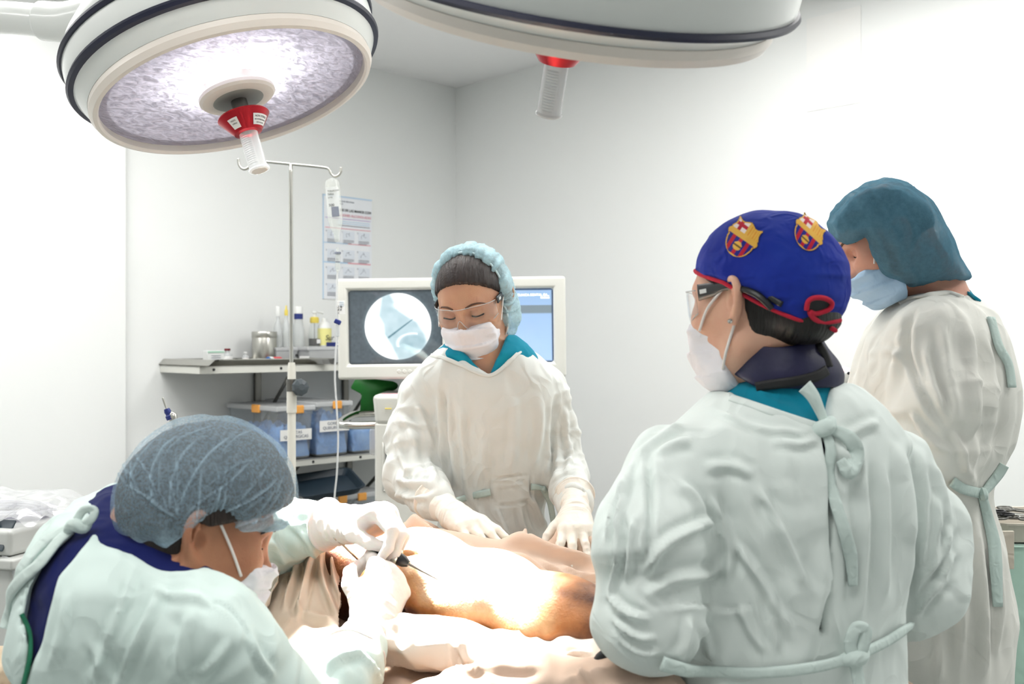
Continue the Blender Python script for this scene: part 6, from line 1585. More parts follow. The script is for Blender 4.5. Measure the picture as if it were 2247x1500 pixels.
# storage bins
def storage_bin(label, sA, sB, depth, z, h, lid=True, clips=(), fill=.5, txt=None, seed=0, label_z=.62):
    w_ = sA - sB; c = room((sA + sB) / 2, .44 - depth / 2 - .012, z + .002)
    T = thing('storage_bin', label, 'storage bin', c, 'clear storage bins')
    V = []; F = []
    def ringv(wx, wy, zz, r=.018):
        out = []
        for (sx, sy, a0) in ((1, 1, 0), (-1, 1, 90), (-1, -1, 180), (1, -1, 270)):
            for k in range(5):
                a = math.radians(a0 + 22.5 * k); out.append(c + RA @ np.array([sx * (wx / 2 - r) + r * math.cos(a), sy * (wy / 2 - r) + r * math.sin(a), zz]))
        return out
    prof = [(.86, 0), (.885, .004), (.97, h - .02), (1.0, h - .019), (1.0, h - .004), (.955, h - .004), (.865, .008)]
    rings = [ringv(w_ * a, depth * (1 - (1 - a) * .5), zz) for a, zz in prof]; n = len(rings[0])
    for l in rings: V += l
    for i in range(len(rings) - 1):
        for k in range(n): F.append((i * n + k, i * n + (k + 1) % n, (i + 1) * n + (k + 1) % n, (i + 1) * n + k))
    F.append(tuple(range(n))[::-1]); F.append(tuple((len(rings) - 1) * n + k for k in range(n)))
    mesh('body', V, F, M['bin'], T, False)
    if lid:
        ld = rbox('lid', c + ZH * (h + .006), (w_ * 1.05, depth * 1.02, .022), M['tub'], T, RA, .006)
        for (sx, sy) in clips:
            p = c + RA @ np.array([sx * w_ * .52, sy * depth * .515, h + .002])
            rbox('clip', p, (.045 if abs(sy) > .9 else .012, .012 if abs(sy) > .9 else .06, .034), M['orange'], T, RA, .005)
    if txt:
        pl = c + EB * (depth / 2 * .985) + ZH * h * label_z
        lb = rbox('label', pl + EB * .002, (w_ * .84, .001, h * .22), M['paper'], T, RA)
        for i, tx in enumerate(txt): text('lettering', tx, pl + EB * .0032 + ZH * h * (.02 - .085 * i), .018, -EA, ZH, M['greyink'], T, 'CENTER')
    # blue garments inside
    xs, ys = np.meshgrid(np.linspace(-.5, .5, 40), np.linspace(-.5, .5, 60), indexing='ij'); xs, ys = xs.ravel(), ys.ravel()
    q3 = np.stack([xs * 5, ys * 9, np.full_like(xs, seed * 3.1)], 1)
    zz = h * fill * (1 + .28 * ridge(q3, seed) + .2 * noise(q3 * 2.2, seed + 5)) * np.clip((.53 - np.abs(xs)) * 9, .2, 1) * np.clip((.53 - np.abs(ys)) * 12, .2, 1)
    zz = np.clip(zz, .01, h - .03)
    k = .84
    top = np.array([c + RA @ np.array([x * w_ * (k + .08 * zz_ / h), y * depth * (.90 + .05 * zz_ / h), zz_ + .010]) for x, y, zz_ in zip(xs, ys, zz)])
    bot = np.array([c + RA @ np.array([x * w_ * k, y * depth * .90, .010]) for x, y in zip(xs, ys)])
    I = np.arange(2400).reshape(40, 60)
    Q = [q for q in np.stack([I[:-1, :-1], I[1:, :-1], I[1:, 1:], I[:-1, 1:]], -1).reshape(-1, 4)]
    per = list(I[:, 0]) + list(I[-1, 1:]) + list(I[-2::-1, -1]) + list(I[0, -2:0:-1])
    side = [(per[(i + 1) % len(per)], per[i], per[i] + 2400, per[(i + 1) % len(per)] + 2400) for i in range(len(per))]
    o = mesh('blue_cloth', np.concatenate([top, bot]), [tuple(q) for q in Q] + side, M['bluecloth'])
    tag(o, 'crumpled pale blue cloth inside the ' + label, 'cloth', None, 'stuff')
    return T
storage_bin('lidded storage bin behind the drip pole', S_(612, .44), S_(694, .44), .40, zs2, .205, True, [(-.1, 1), (1, .2)], .50, ['BOTAS', 'QUIRURGICAS'], 3, .50)
storage_bin('lidded storage bin with an orange clip at its upper right', S_(699, .44), S_(776, .44), .40, zs2, .215, True, [(-.1, 1)], .62, ['GORROS', 'QUIRURGICOS'], 7, .60)
storage_bin('open storage bin half behind the chrome handle', S_(779, .44), S_(840, .44), .40, zs2, .12, False, [], .75, None, 11)
storage_bin('lidded storage bin on the lowest shelf, under the dark tray', S_(700, .44), S_(850, .44), .40, zs3, .17, True, [(-.25, 1), (.3, 1)], .4, None, 15)
c = P(716, 1068, 4.08); 
T = thing('serving_tray', 'dark navy tray propped on the lowest shelf', 'tray', (c[0], c[1], zs3 + .18))
Rt = R3(nrm([.93, .36, .10]), nrm([-.36, .93, .12]), nrm(np.cross([.93, .36, .10], [-.36, .93, .12])))
tray(T, c, .22, .30, .024, .016, M['navytray'], Rt, .008)
# poster
def poster():
    sl, sr = S_(708, .004), S_(816, .004); zt = WP(708, 425, .004)[2]; zb = WP(708, 655, .004)[2]; W_ = sl - sr; H_ = zt - zb
    T = thing('wall_poster', 'hand hygiene poster in pale blue and pink on the wall behind the drip bottle', 'poster', room((sl + sr) / 2, .003, (zt + zb) / 2))
    o = lambda x, y, e=.0: room(sl - x * W_, .004 + e, zt - y * H_)
    rbox('sheet', room((sl + sr) / 2, .002, (zt + zb) / 2), (W_, .003, H_), mat('poster_paper', 'eef1f6', .6), T, RA)
    B = lambda x0, y0, x1, y1, m, nm='print': rbox(nm, (o(x0, y0, .0006) + o(x1, y1, .0006)) / 2, (abs(x1 - x0) * W_, .0012, abs(y1 - y0) * H_), m, T, RA)
    Tx = lambda s, x, y, sz, m, al='LEFT', bd=False: text('lettering', s, o(x, y, .0015), sz, -EA, ZH, m, T, al, bold=bd)
    B(.0, .0, 1, .012, M['blueink']); B(0, .0, .018, 1, M['blueink'])
    Tx('Comite de Infecciones', .28, .055, .011, M['greyink']); Tx('Hospital', .28, .08, .010, M['greyink'])
    Tx('HIGIENE DE LAS MANOS CON', .98, .145, .0165, M['ink'], 'RIGHT', True); Tx('SOLUCIONES ALCOHOLADAS', .98, .195, .0165, M['pinkink'], 'RIGHT', True)
    lil = mat('lilac_ink', 'c3b3d8', .8); B(.05, .215, .97, .222, lil)
    for i in range(3): B(.30, .24 + .02 * i, .95, .246 + .02 * i, M['greyink'] if i == 2 else M['blueink'])
    B(.05, .31, .97, .317, M['pinkink']); B(.02, .455, .5, .462, M['blueink']); B(.5, .455, .97, .462, M['pinkink']); B(.02, .64, .5, .652, M['blueink']); B(.5, .64, .97, .652, M['pinkink'])
    for r_ in range(4):
        for q_ in range(3):
            x, y = .06 + .315 * q_, .335 + .165 * r_ + (.0 if r_ < 1 else .02)
            if y > .93: continue
            B(x + .03, y, x + .26, y + .08, mat('panel_tint', 'e3e9f2', .7) if 'panel_tint' not in bpy.data.materials else bpy.data.materials['panel_tint'])
            Tx(str(r_ * 3 + q_), x, y + .018, .010, M['greyink'], 'LEFT', True)
            hp = [o(x + .08 + .02 * math.sin(k * 1.9 + r_ + q_) + .016 * k, y + .06 - .012 * k % .05 - .01 * math.cos(k * 2.3 + q_), .0015) for k in range(7)]
            tube('hand_drawing', hp, .0007, M['greyink'], T, 4, 4)
            for k in range(3): B(x + .03, y + .088 + .013 * k, x + .25 - .05 * (k == 2), y + .093 + .013 * k, M['greyink'])
poster()
# notice on the right wall, almost as pale as the wall
T = thing('wall_notice', 'pale paper notice high on the right-hand wall', 'notice', room(.003, 2.1, 2.5))
RB = R3(EB, EA, ZH)
rbox('sheet', room(.002, 2.15, 2.52), (.001, .22, .36), M['paper'], T, R3(EB, EA, ZH) @ np.array([[0, 1, 0], [1, 0, 0], [0, 0, 1]]))
# ------------------------------------------------------------------ drip pole and infusion
Yp = 3.0; q_ = lambda px, py: P(px, py, Yp)
T = thing('drip_pole', 'steel drip pole with two hooks standing before the shelves', 'drip stand', (q_(640, 750)[0], Yp, 0))
xp = q_(640, 750)[0]; k = FOC / Yp
tube('upper_pole', [q_(638, 360), q_(639, 600), q_(640, 860)], .0058, M['steel'], T, 16)
tube('hook', [q_(523, 348), q_(524, 360), q_(530, 369), q_(538, 371), q_(546, 366), q_(550, 356), q_(556, 352), q_(575, 354), q_(606, 357), q_(638, 360)], .0042, M['steel'], T, 10, 6)
tube('hook', [q_(638, 360), q_(680, 364), q_(714, 368), q_(722, 372), q_(726, 380), q_(734, 387), q_(743, 384), q_(748, 376), q_(748, 367)], .0042, M['steel'], T, 10, 6)
lathe('lower_tube', [(0, .02), (.0125, .02), (.0125, q_(0, 795)[2] - .02), (.010, q_(0, 795)[2]), (0, q_(0, 795)[2])], (xp, Yp, 0), ZH, M['ivory'], T, 24)
lathe('sleeve', [(.0105, -.05), (.0150, -.048), (.0150, .022), (.0105, .026)], (xp, Yp, q_(0, 870)[2]), ZH, M['ivory'], T, 24)
kn_ = lathe('clamp_knob', [(0, -.006), (.012, -.006), (.014, 0), (.024, .004), (.027, .012), (.024, .022), (.010, .026), (0, .026)], q_(655, 850), nrm([.55, -.8, .1]), M['darkgrey'], T, 9, False)
lathe('clamp', [(.009, -.02), (.016, -.018), (.016, .018), (.009, .02)], (xp, Yp, q_(0, 845)[2]), ZH, M['darksteel'], T, 20)
tube('clamp_screw', [q_(642, 845), q_(650, 848), q_(656, 850)], .006, M['steel'], T, 10, 3)
for i in range(5):
    a = 2 * math.pi * i / 5 + .3
    tube('foot', [(xp, Yp, .09), (xp + .15 * math.cos(a), Yp + .15 * math.sin(a), .08), (xp + .28 * math.cos(a), Yp + .28 * math.sin(a), .035)], .014, M['ivory'], T, 10, 5)
    lathe('caster', [(0, -.012), (.028, -.012), (.03, 0), (.028, .012), (0, .012)], (xp + .28 * math.cos(a), Yp + .28 * math.sin(a), .03), (-math.sin(a), math.cos(a), 0), M['black'], T, 18)
T = thing('infusion_bottle', 'clear infusion bottle hanging from the right hook of the drip pole with its line', 'infusion', q_(733, 470))
cb = q_(728, 392); ax_ = nrm(q_(740, 545) - q_(727, 395))
Lb = .19; 
bo = lathe('bottle', [(0, 0), (.010, 0), (.019, .006), (.0225, .02), (.0225, .118), (.019, .140), (.009, .165), (.007, .19), (0, .19)], cb, ax_, M['liquid'], T, 30)
tube('hanger', [q_(734, 387), q_(731, 392), q_(729, 398)], .0016, M['frosted'], bo, 6)
Xl = nrm(np.cross(ax_, [0, -1, 0])); Xl = Xl if Xl[0] > 0 else -Xl; Yl_ = -ax_; Nl = np.cross(Xl, Yl_)
V = []; F = []
for i in range(9):
    a = -1.0 + 2.0 * i / 8
    for h_ in (.028, .112): V.append(cb + ax_ * h_ + Xl * .0229 * math.sin(a) + Nl * .0229 * math.cos(a))
for i in range(8): F.append((2 * i, 2 * i + 2, 2 * i + 3, 2 * i + 1))
lb = mesh('label', V, F, clear('printed_label', (.95, .95, .95), .35, .3), bo)
for i, (tx, sz, yy) in enumerate([('SOLUCION', .007, .042), ('Salina', .008, .052), ('0.9 %', .006, .062), ('500', .011, .086)]):
    text('lettering', tx, cb + ax_ * yy + Nl * .0236 - Xl * .012, sz, Xl, Yl_, M['ink'], bo)
rbox('grey_panel', cb + ax_ * .103 + Nl * .0232 + Xl * .006, (.022, .001, .030), M['greyink'], bo, R3(Xl, Nl, ax_))
dc = q_(741, 552)
dr = lathe('drip_chamber', [(0, -.012), (.0035, -.012), (.004, 0), (.009, .002), (.009, .007), (.007, .009), (.0075, .05), (.005, .058), (.002, .062), (0, .062)], dc, -ZH, M['liquid'], T, 20)
lathe('chamber_ring', [(.004, .001), (.0096, .001), (.0096, .007), (.004, .007)], dc, -ZH, M['greyink'], dr, 20)
lathe('chamber_mark', [(.0072, .029), (.0080, .030), (.0072, .032)], dc, -ZH, M['greyink'], dr, 20)
M['tubing'] = clear('infusion_tubing', (.97, .97, .97), .62, .1)
tube('line', [q_(738, 548), q_(740, 553)], .002, M['tubing'], T, 6)
tube('line', [q_(741, 592), q_(739, 640), q_(740, 690), q_(742, 720), q_(737, 770), q_(735, 830), q_(739, 900), q_(742, 960), q_(739, 1040), q_(733, 1110), q_(728, 1300)], .0030, M['tubing'], T, 8, 8)
rc = rbox('roller_clamp', q_(741, 722), (.011, .012, .045), M['frosted'], T, None, .003)
rbox('roller', q_(741, 706), (.020, .014, .014), M['navyplastic'], rc, R3(np.array([.9, 0, -.43]), np.array([0, 1., 0]), np.array([.43, 0, .9])), .003)
tg_ = rbox('tag', q_(749, 674) - np.array([0, .004, 0]), (.0235, .0008, .041), M['paper'], T, R3(nrm([1, 0, .03]), np.array([0, 1., 0]), nrm([-.03, 0, 1])))
for i in range(3): rbox('print', q_(750, 663 + 4 * i) - np.array([0, .005, 0]), (.012, .0006, .0012), M['blueink'], tg_)
for i, tx in enumerate(['2 %', '8 4', 'n']): text('handwriting', tx, q_(741, 675 + 6.5 * i) - np.array([0, .0055, 0]), .009, np.array([1., 0, 0]), ZH, M['ink'], tg_, shear=.3)
# ------------------------------------------------------------------ imaging workstation
Yw = 3.30; v_ = lambda px, py, dy=0: np.array([(px - CX) / FOC * Yw, Yw + dy, CAMZ - (py - CY) / FOC * Yw]); kw = Yw / FOC
T = thing('imaging_workstation', 'beige twin-screen imaging workstation showing a bright x-ray, behind the masked woman', 'workstation', ((991 - CX) * kw, Yw + .2, 0))
roll = -.0125; Rw = R3(np.array([math.cos(roll), 0, -math.sin(roll)]), np.array([0, 1., 0]), np.array([math.sin(roll), 0, math.cos(roll)]))
# housing with two openings: rails around the screens, and a shell behind
cx0, cx1, cy0, cy1 = 740, 1242, 608, 830
mc = v_(991, 719)
hs = bpy.data.objects.new('monitor_housing', None)
def frame_mesh(name, outer, holes, depth, parent, matl):
    """a rounded front plate with rectangular openings"""
    W_, H_ = outer; xs = sorted({-W_ / 2, W_ / 2, *[h[0] for h in holes], *[h[1] for h in holes]}); ys = sorted({-H_ / 2, H_ / 2, *[h[2] for h in holes], *[h[3] for h in holes]})
    bm = bmesh.new(); vd = {}
    for i, x in enumerate(xs):
        for j, y in enumerate(ys): vd[i, j] = bm.verts.new((x, 0, y))
    for i in range(len(xs) - 1):
        for j in range(len(ys) - 1):
            mx, my = (xs[i] + xs[i + 1]) / 2, (ys[j] + ys[j + 1]) / 2
            if any(h[0] < mx < h[1] and h[2] < my < h[3] for h in holes): continue
            bm.faces.new([vd[i, j], vd[i + 1, j], vd[i + 1, j + 1], vd[i, j + 1]])
    r = bmesh.ops.extrude_face_region(bm, geom=bm.faces[:]); ev = [g for g in r['geom'] if isinstance(g, bmesh.types.BMVert)]
    for v in ev: v.co.y += depth
    bmesh.ops.recalc_face_normals(bm, faces=bm.faces[:])
    sharp = [e for e in bm.edges if len(e.link_faces) == 2 and e.calc_face_angle() > .8]
    bmesh.ops.bevel(bm, geom=sharp, offset=.010, segments=4, affect='EDGES', profile=.5)
    for v in bm.verts: v.co = Vector(Rw @ np.array(v.co) + mc)
    o = from_bm(name, bm, matl, parent, True); m = o.modifiers.new('n', 'WEIGHTED_NORMAL'); return o
H1 = (-(991 - 763) * kw, -(991 - 970) * kw, (719 - 797) * kw, (719 - 634) * kw); H2 = ((1008 - 991) * kw, (1215 - 991) * kw, (719 - 797) * kw, (719 - 634) * kw)
bpy.data.objects.remove(hs)
fm_ = frame_mesh('monitor_housing', ((cx1 - cx0) * kw, (cy1 - cy0) * kw), [H1, H2], .05, T, M['putty'])
rbox('rear_shell', mc + np.array([0, .20, 0]), ((cx1 - cx0) * kw * .94, .32, (cy1 - cy0) * kw * .92), M['putty'], T, Rw, .02)
M['xray'] = glow_attr('xray_screen', .92); M['bluescreen'] = glow_attr('blue_screen', .92)
def screen(Hh, paint, matl):
    nx, ny = 200, 156; x0, x1, z0, z1 = Hh; V = []; C_ = []
    uu, vv = np.meshgrid(np.linspace(0, 1, nx), np.linspace(0, 1, ny), indexing='ij'); uu, vv = uu.ravel(), vv.ravel()
    bulge = .010 * (1 - (2 * uu - 1) ** 2) * (1 - (2 * vv - 1) ** 2)
    pts = np.stack([x0 + (x1 - x0) * uu, .022 - bulge, z1 - (z1 - z0) * vv], 1)
    I = np.arange(nx * ny).reshape(nx, ny); Q = np.stack([I[:-1, :-1], I[:-1, 1:], I[1:, 1:], I[1:, :-1]], -1).reshape(-1, 4)
    return mesh('screen', pts @ Rw.T + mc, Q, matl, fm_, True, {'paint': paint(uu, vv)})
def xr(u, v):
    # photo pixels of the left screen
    x = 763 + u * 207; y = 634 + v * 163
    C_ = np.tile(np.array(lin('4c565b')), (len(u), 1)) * (.9 + .12 * noise(np.stack([x * .2, y * .2, 0 * x], 1), 3))[:, None]
    e = np.minimum(np.minimum(u, 1 - u) * 207, np.minimum(v, 1 - v) * 163); C_ = C_ * np.clip(.35 + e / 9, 0, 1)[:, None]
    w1 = (x > 783) & (x < 835) & (y > 670) & (y < 688) & (np.abs(x - 812) > 1.3)
    d = np.hypot(x - 872, y - 714)
    ins = np.clip((74 - d) / 1.5, 0, 1)
    b = np.full(len(u), 1.0)
    up = sm(-((x - 846) * .80 - (y - 645) * .60), -7, 5) * 1.0
    # grey bone band running from the upper middle to the lower right
    c1 = np.interp(y, [640, 652, 678, 690, 706, 734, 790], [850, 858, 870, 886, 912, 930, 940]); c0 = np.interp(y, [640, 652, 690, 709, 731, 759, 790], [838, 836, 830, 840, 842, 858, 872])
    band_ = sm(x, c0 - 5, c0 + 5) * (1 - sm(x, c1 - 4, c1 + 12))
    b = b - .46 * band_ - .10 * sm(-x, -842, -800) * sm(-y, -735, -690)
    fem = np.clip(1 - np.hypot((x - 905) / 34, (y - 752) / 22), 0, 1); b = b - .10 * sm(fem, 0, .4); b = b + .30 * np.exp(-((np.hypot((x - 905) / 34, (y - 752) / 22) - 1) / .09) ** 2) * (y < 760) * (x < 915)
    t = np.clip(((x - 852) * 54 + (y - 738) * -40) / (54 ** 2 + 40 ** 2), 0, 1); dl = np.hypot(x - 852 - 54 * t, y - 738 + 40 * t)
    b = b - .38 * np.exp(-(dl / (2.2 - 1.2 * t)) ** 2)
    b = b + .04 * noise(np.stack([x * .09, y * .09, 0 * x], 1), 5) * band_
    b = np.clip(b, .12, 1.05)
    col = np.stack([b ** 1.55, b ** 1.12, b ** 1.0], 1) * 1.12
    C_ = C_ * (1 - ins)[:, None] + col * ins[:, None]
    C_ = C_ + (np.clip((82 - d) / 8, 0, 1) * (1 - ins) * .05)[:, None] * np.array([.6, .9, 1.0])
    return C_
def bl(u, v):
    x = 1008 + u * 207; y = 634 + v * 163
    t = sm(y, 640, 790)
    C_ = np.array(lin('92b0d2')) * (1 - t)[:, None] + np.array(lin('9fbde4')) * t[:, None]
    bnd = sm(y, 670, 672) * (1 - sm(y, 687, 691)); C_ = C_ * (1 - bnd)[:, None] + np.array(lin('74838a')) * bnd[:, None]
    e = np.minimum(np.minimum(u, 1 - u) * 207, np.minimum(v, 1 - v) * 163); k_ = np.clip((e - 2) / 3, 0, 1)[:, None]
    return C_ * k_ + np.array(lin('2a3a52')) * (1 - k_)
s1_ = screen(H1, xr, M['xray']); s2_ = screen(H2, bl, M['bluescreen'])
M['whiteglow'] = mat('white_glyphs', 'ffffff', .5, emit=((1, 1, 1), 1.0))
text('screen_text', 'CLINICA DENTAL GA...', v_(1206, 648, .012), .0105, np.array([1., 0, .0125]), ZH, M['whiteglow'], fm_, 'RIGHT', bold=True)
text('screen_text', '10:00:00', v_(1206, 654, .012), .009, np.array([1., 0, .0125]), ZH, M['whiteglow'], fm_, 'RIGHT', bold=True)
for i in range(4): lathe('button', [(0, .002), (.005, .002), (.0066, .0005), (.0066, -.003), (0, -.003)], v_(875.5 + 12 * i, 814.5, 0), (0, -1, 0), M['putty'], fm_, 20)
rbox('neck', v_(985, 848, .20), (.30, .22, .09), M['putty'], T, None, .01)
dk = rbox('control_deck', v_(985, 896, .14), (.49, .42, .098), M['putty'], T, None, .016, taper=(.965, .96))
rbox('catch', v_(858, 893, -.072), (.022, .004, .004), M['yellow'], dk, None, .001)
ribbon('pink_note', [v_(840, 863.5, -.02), v_(870, 863.5, -.01), v_(900, 863, 0)], .05, .001, ZH, M['pinkink'], dk, 4)
zb_ = v_(0, 925)[2]
cab = rbox('cabinet', ((985 - CX) * kw, Yw + .16, zb_ / 2 + .03), (.475, .44, zb_ - .06), M['putty'], T, None, .008)
text('lettering', 'Ev', v_(849, 953, -.064), .028, np.array([1., 0, 0]), ZH, M['greyink'], cab, shear=.25)
for (a, b) in (((846, 966), (846, 1070)), ((846, 966), (960, 966)), ((846, 1070), (960, 1070))):
    tube('panel_edge', [v_(*a, -.061), v_((a[0] + b[0]) / 2, (a[1] + b[1]) / 2, -.061), v_(*b, -.061)], .003, M['putty'], cab, 8, 3)
rbox('vent', v_(905, 1018, -.0615), (.162, .003, .14), M['panel'], cab)
for sx in (-1, 1):
    for sy in (-1, 1): lathe('caster', [(0, -.015), (.045, -.015), (.05, 0), (.045, .015), (0, .015)], ((985 - CX) * kw + sx * .19, Yw + .16 + sy * .17, .05), (1, 0, 0), M['black'], T, 18)
hl = tube('handle', [v_(838, 930, -.02), v_(790, 931, -.03), v_(758, 930, -.03), v_(746, 927, .0), v_(752, 920, .12), v_(770, 917, .20), v_(838, 917, .22)], .0125, M['chrome'], T, 16, 8)
prism('green_panel', [((x - 800) * kw, -(y - 870) * kw) for x, y in [(760, 832), (846, 842), (857, 848), (857, 857), (848, 863), (832, 868), (828, 905), (824, 916), (768, 916), (772, 872), (746, 858)]], v_(800, 870, .21), np.array([1., 0, 0]), ZH, np.array([0, -1., 0]), .012, M['green'], T, .003)
rbox('pouch', v_(815, 975, .10), (.04, .03, .09), M['bag'], T, None, .008)
# ------------------------------------------------------------------ trolley and device at the left edge
u_ = lambda px, py, Y: P(px, py, Y)
T = thing('equipment_trolley', 'white equipment trolley at the left edge behind the surgeon', 'trolley', (u_(30, 0, 2.45)[0], 2.45, 0))
zc = u_(0, 1208, 2.30)[2]; xc = u_(20, 0, 2.45)[0]; Rd = RZ(-.30)
rbox('top', (xc, 2.45, zc - .012), (.40, .40, .024), M['device'], T, Rd, .006)
rbox('cabinet', (xc, 2.45, zc / 2 + .02), (.36, .36, zc - .09), M['device'], T, Rd, .01)
tube('side_hose', [u_(8, 1222, 2.24), u_(20, 1232, 2.22), u_(34, 1260, 2.22), u_(36, 1330, 2.22)], .006, M['frosted'], T, 10)
for sx in (-1, 1):
    for sy in (-1, 1): lathe('caster', [(0, -.012), (.035, -.012), (.038, 0), (.035, .012), (0, .012)], np.array([xc, 2.45, .038]) + Rd @ np.array([sx * .14, sy * .14, 0]), (1, 0, 0), M['black'], T, 16)
T = thing('medical_device', 'small grey medical device with dark front panel under the bagged tubing', 'device', (xc, 2.44, zc))
dc_ = np.array([xc - .012, 2.42, zc + .001])
rbox('case', dc_ + ZH * .030, (.36, .30, .06), M['device'], T, Rd, .012)
sl_ = R3(Rd[:, 0], nrm(Rd[:, 1] * .55 + ZH * .83), nrm(-Rd[:, 1] * .83 + ZH * .55))
pl = rbox('front_panel', dc_ + Rd @ np.array([0, -.135, .045]), (.33, .075, .006), M['panel'], T, sl_, .003)
for i, tx in enumerate(['CONTROL', 'UNIT']): text('lettering', tx, dc_ + Rd @ np.array([.0, -.152, .052 - .014 * i]), .011, Rd[:, 0], sl_[:, 1], M['greyink'], pl)
lathe('dial', [(0, .006), (.026, .006), (.028, .003), (.028, 0), (0, 0)], dc_ + Rd @ np.array([.105, -.142, .058]), sl_[:, 2], M['white'], T, 26)
T = thing('tubing_bag', 'clear bag holding coiled lilac tubing on top of the grey device', 'bag', dc_ + ZH * .07)
gx, gy = np.meshgrid(np.linspace(-1, 1, 40), np.linspace(-1, 1, 34), indexing='ij'); gx, gy = gx.ravel(), gy.ravel()
hz = .045 * np.clip(1 - (gx ** 4 + gy ** 4) * .6, 0, 1) + .012 * noise(np.stack([gx * 4, gy * 4, 0 * gx], 1), 3) + .03 * np.clip(gx - .5, 0, 1) * np.clip(gy + .2, 0, 1)
tv = np.array([dc_ + Rd @ np.array([x * .20 + .02, y * .15 + .02, .064 + max(h_, 0)]) for x, y, h_ in zip(gx, gy, hz)])
I = np.arange(40 * 34).reshape(40, 34)
mesh('film', tv, np.stack([I[:-1, :-1], I[1:, :-1], I[1:, 1:], I[:-1, 1:]], -1).reshape(-1, 4), M['bag'], T)
for i in range(5):
    rr = .085 + .010 * i
    tube('coil', [dc_ + Rd @ np.array([.0 + rr * 1.15 * math.cos(a), .0 + rr * .8 * math.sin(a), .072 + .004 * (i % 3)]) for a in np.linspace(0, 2 * math.pi, 30)], .0055, M['lilac'], T, 8, 3)
T = thing('probe_stand', 'thin steel probe with a navy joint rising behind the surgeon\'s hair cover', 'probe', (u_(390, 0, 2.6)[0], 2.6, 0))
tube('rod', [u_(357, 872, 2.6), u_(363, 890, 2.6), u_(372, 912, 2.6)], .0028, M['steel'], T, 8)
lathe('joint', [(0, -.012), (.007, -.012), (.009, -.004), (.007, .004), (.010, .008), (.009, .018), (0, .018)], u_(369, 906, 2.6), nrm([.35, 0, -1]), M['navyplastic'], T, 16)
tube('post', [u_(374, 918, 2.6), u_(385, 960, 2.6), np.array([u_(390, 0, 2.6)[0], 2.6, .6]), np.array([u_(390, 0, 2.6)[0], 2.6, .03])], .008, M['steel'], T, 10)
lathe('foot', [(0, 0), (.15, 0), (.15, .015), (.02, .03), (0, .03)], (u_(390, 0, 2.6)[0], 2.6, 0), ZH, M['steel'], T, 28)
# stool with crumpled cloth at the lower left edge
T = thing('side_stool', 'low steel stool at the lower left corner under a stained cloth', 'stool', (-.86, 1.66, 0))
lathe('seat', [(0, .80), (.15, .80), (.155, .81), (.15, .825), (0, .83)], (-.86, 1.66, 0), ZH, M['steel'], T, 32)
for i in range(4):
    a = math.pi / 4 + i * math.pi / 2
    tube('leg', [(-.86 + .11 * math.cos(a), 1.66 + .11 * math.sin(a), .80), (-.86 + .13 * math.cos(a), 1.66 + .13 * math.sin(a), .4), (-.86 + .15 * math.cos(a), 1.66 + .15 * math.sin(a), .01)], .011, M['steel'], T, 10, 3)
f = U([ell((-.83, 1.64, .875), (.11, .10, .05)), ell((-.90, 1.68, .87), (.09, .10, .045)), ell((-.84, 1.60, .90), (.06, .06, .045))], .04)
V, Q = skin(f, (-1.05, 1.5, .82), (-.70, 1.82, .96), .005, 1); V[:, 2] = np.maximum(V[:, 2], .832); N = normals(V, Q)
tag(mesh('crumpled_cloth', V + N * (.008 * ridge(V * 22, 3) + .004 * noise(V * 50, 4))[:, None], Q, cloth('stained_cloth', 'd9c6ac', 700, 20, .5, var=(12, '7c5a3a', .9))), 'crumpled stained beige cloth in the lower left corner', 'cloth')
# ------------------------------------------------------------------ right edge: instrument table; packet behind the assistant
xt = u_(2290, 0, 2.35)[0]
T = thing('instrument_table', 'instrument table under a mint drape at the right edge', 'table', (xt, 2.35, 0))
zt_ = u_(0, 1196, 2.25)[2]
gx, gz = np.meshgrid(np.linspace(0, 1, 240), np.linspace(0, 1, 60), indexing='ij'); gx, gz = gx.ravel(), gz.ravel()
V = []
for a, b in zip(gx, gz):
    th = 2 * math.pi * a; ex = 6; cx_, sy_ = math.cos(th), math.sin(th); rr = (abs(cx_) ** ex + abs(sy_) ** ex) ** (-1 / ex)
    wv = 1 + b * (.06 + .035 * math.sin(th * 19 + 2 * math.sin(th * 5))) + .01 * math.sin(th * 41) * b
    V.append(np.array([xt + rr * cx_ * .22 * wv, 2.42 + rr * sy_ * .19 * wv, zt_ - b * .72]))
I = np.arange(240 * 60).reshape(240, 60)
F = [tuple(q) for q in np.stack([I[:-1, :-1], I[1:, :-1], I[1:, 1:], I[:-1, 1:]], -1).reshape(-1, 4)] + [tuple(I[:-1, 0])]
mesh('mint_drape', V, F, M['mint'], T)
for sx in (-1, 1):
    for sy in (-1, 1): tube('leg', [(xt + sx * .17, 2.42 + sy * .14, zt_ - .05), (xt + sx * .17, 2.42 + sy * .14, .4), (xt + sx * .17, 2.42 + sy * .14, .01)], .014, M['steel'], T, 10, 3)
T = thing('steel_basin', 'beige open tray of instruments on the mint-draped table', 'tray', (xt - .07, 2.34, zt_))
M['tan_tray'] = mat('beige_tray', 'c9c3b8', .5)
zr = zt_ + .045
tray(T, (xt - .02, 2.38, zt_ + .006), .26, .22, .040, .006, M['tan_tray'], np.eye(3), .006)
cc_ = tag(rbox('hanging_cloth', (u_(2200, 0, 2.22)[0], 2.215, u_(0, 1200, 2.22)[2] - .005), (.045, .006, .085), cloth('beige_flap', 'cfc6b8', 700, 30, .4), None, None, .002), 'small beige cloth hanging over the mint table edge', 'cloth')
rng = np.random.RandomState(4)
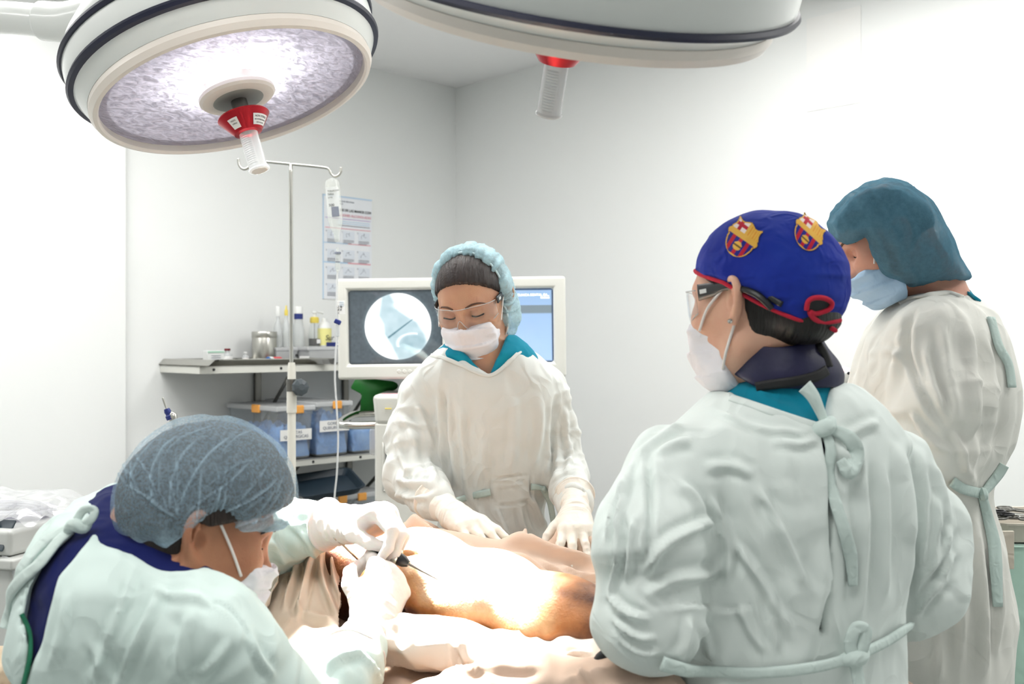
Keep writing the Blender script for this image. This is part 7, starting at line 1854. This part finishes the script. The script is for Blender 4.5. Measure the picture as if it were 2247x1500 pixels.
for i in range(7):
    px0 = 2172 + 14 * i; y0 = 1146 + (i % 3) * 5; c = u_(px0, y0, 2.28 + .012 * (i % 3))
    c[2] = zr + .012 + .006 * (i % 3)
    lab = ['leftmost steel clamp in the beige instrument tray', 'second steel clamp from the left in the instrument tray', 'steel clamp with dark rings in the instrument tray', 'steel scissors lying across the instrument tray', 'dark-handled forceps in the instrument tray', 'second clamp from the right in the instrument tray', 'rightmost clamp in the instrument tray'][i]
    T = thing('surgical_clamp', lab, 'instrument', c, 'instruments in the beige tray')
    an = rng.uniform(-.5, .5); dx = np.array([math.cos(an), math.sin(an), -.10]); dy = np.array([-math.sin(an), math.cos(an), 0])
    for s in (1, -1):
        tube('shank', [c - dx * .02 + dy * .012 * s, c + dx * .03 + dy * .004 * s, c + dx * .075 - dy * .002 * s], .0028, M['darksteel'] if i % 2 else M['chrome'], T, 8, 5)
        rc_ = c - dx * .034 + dy * .016 * s
        tube('ring', [rc_ + (dx * math.cos(a) + dy * math.sin(a) * .8 + ZH * .15 * math.cos(a)) * .0145 for a in np.linspace(0, 2 * math.pi, 15)], .0026, M['black'] if i in (2, 4) else M['darksteel'], T, 8, 2)
T = thing('supply_column', 'narrow white supply column behind the assistant\'s collar', 'stand', (u_(1846, 0, 2.45)[0], 2.45, 0))
zk = u_(0, 836, 2.45)[2]
rbox('column', (u_(1846, 0, 2.45)[0], 2.45, zk / 2), (.07, .07, zk - .02), M['device'], T, None, .008)
rbox('base', (u_(1846, 0, 2.45)[0], 2.45, .02), (.30, .30, .04), M['device'], T, None, .01)
T = thing('wrapped_packet', 'white packet printed with pink lines beside the navy collar', 'packet', (u_(1846, 0, 2.45)[0], 2.44, zk - .008))
f = U([ell(u_(1838, 824, 2.42), (.04, .035, .018)), ell(u_(1856, 824, 2.42), (.025, .03, .014))], .02)
V, Q = skin(f, u_(1846, 822, 2.42) - .07, u_(1846, 822, 2.42) + .07, .003, 1); N = normals(V, Q)
pk = mesh('wrapper', V + N * (.002 * ridge(V * 40, 3))[:, None], Q, M['white'], T)
tp_ = bvh_of(pk)
for a in ([(1822, 822), (1832, 818), (1842, 812), (1850, 811)], [(1830, 828), (1840, 822), (1852, 815)], [(1818, 818), (1828, 814), (1836, 811)]): ribbon('pink_line', onto(tp_, a, .001, 2.4), .0022, .0006, (0, -1, .3), M['pinkink'], pk, 4)
lathe('dot', [(0, .001), (.0035, .001), (.0035, -.001), (0, -.001)], onto(tp_, [(1868, 817), (1862, 819)], .001, 2.4)[-1], (0, -1, .3), M['ink'], pk, 12)
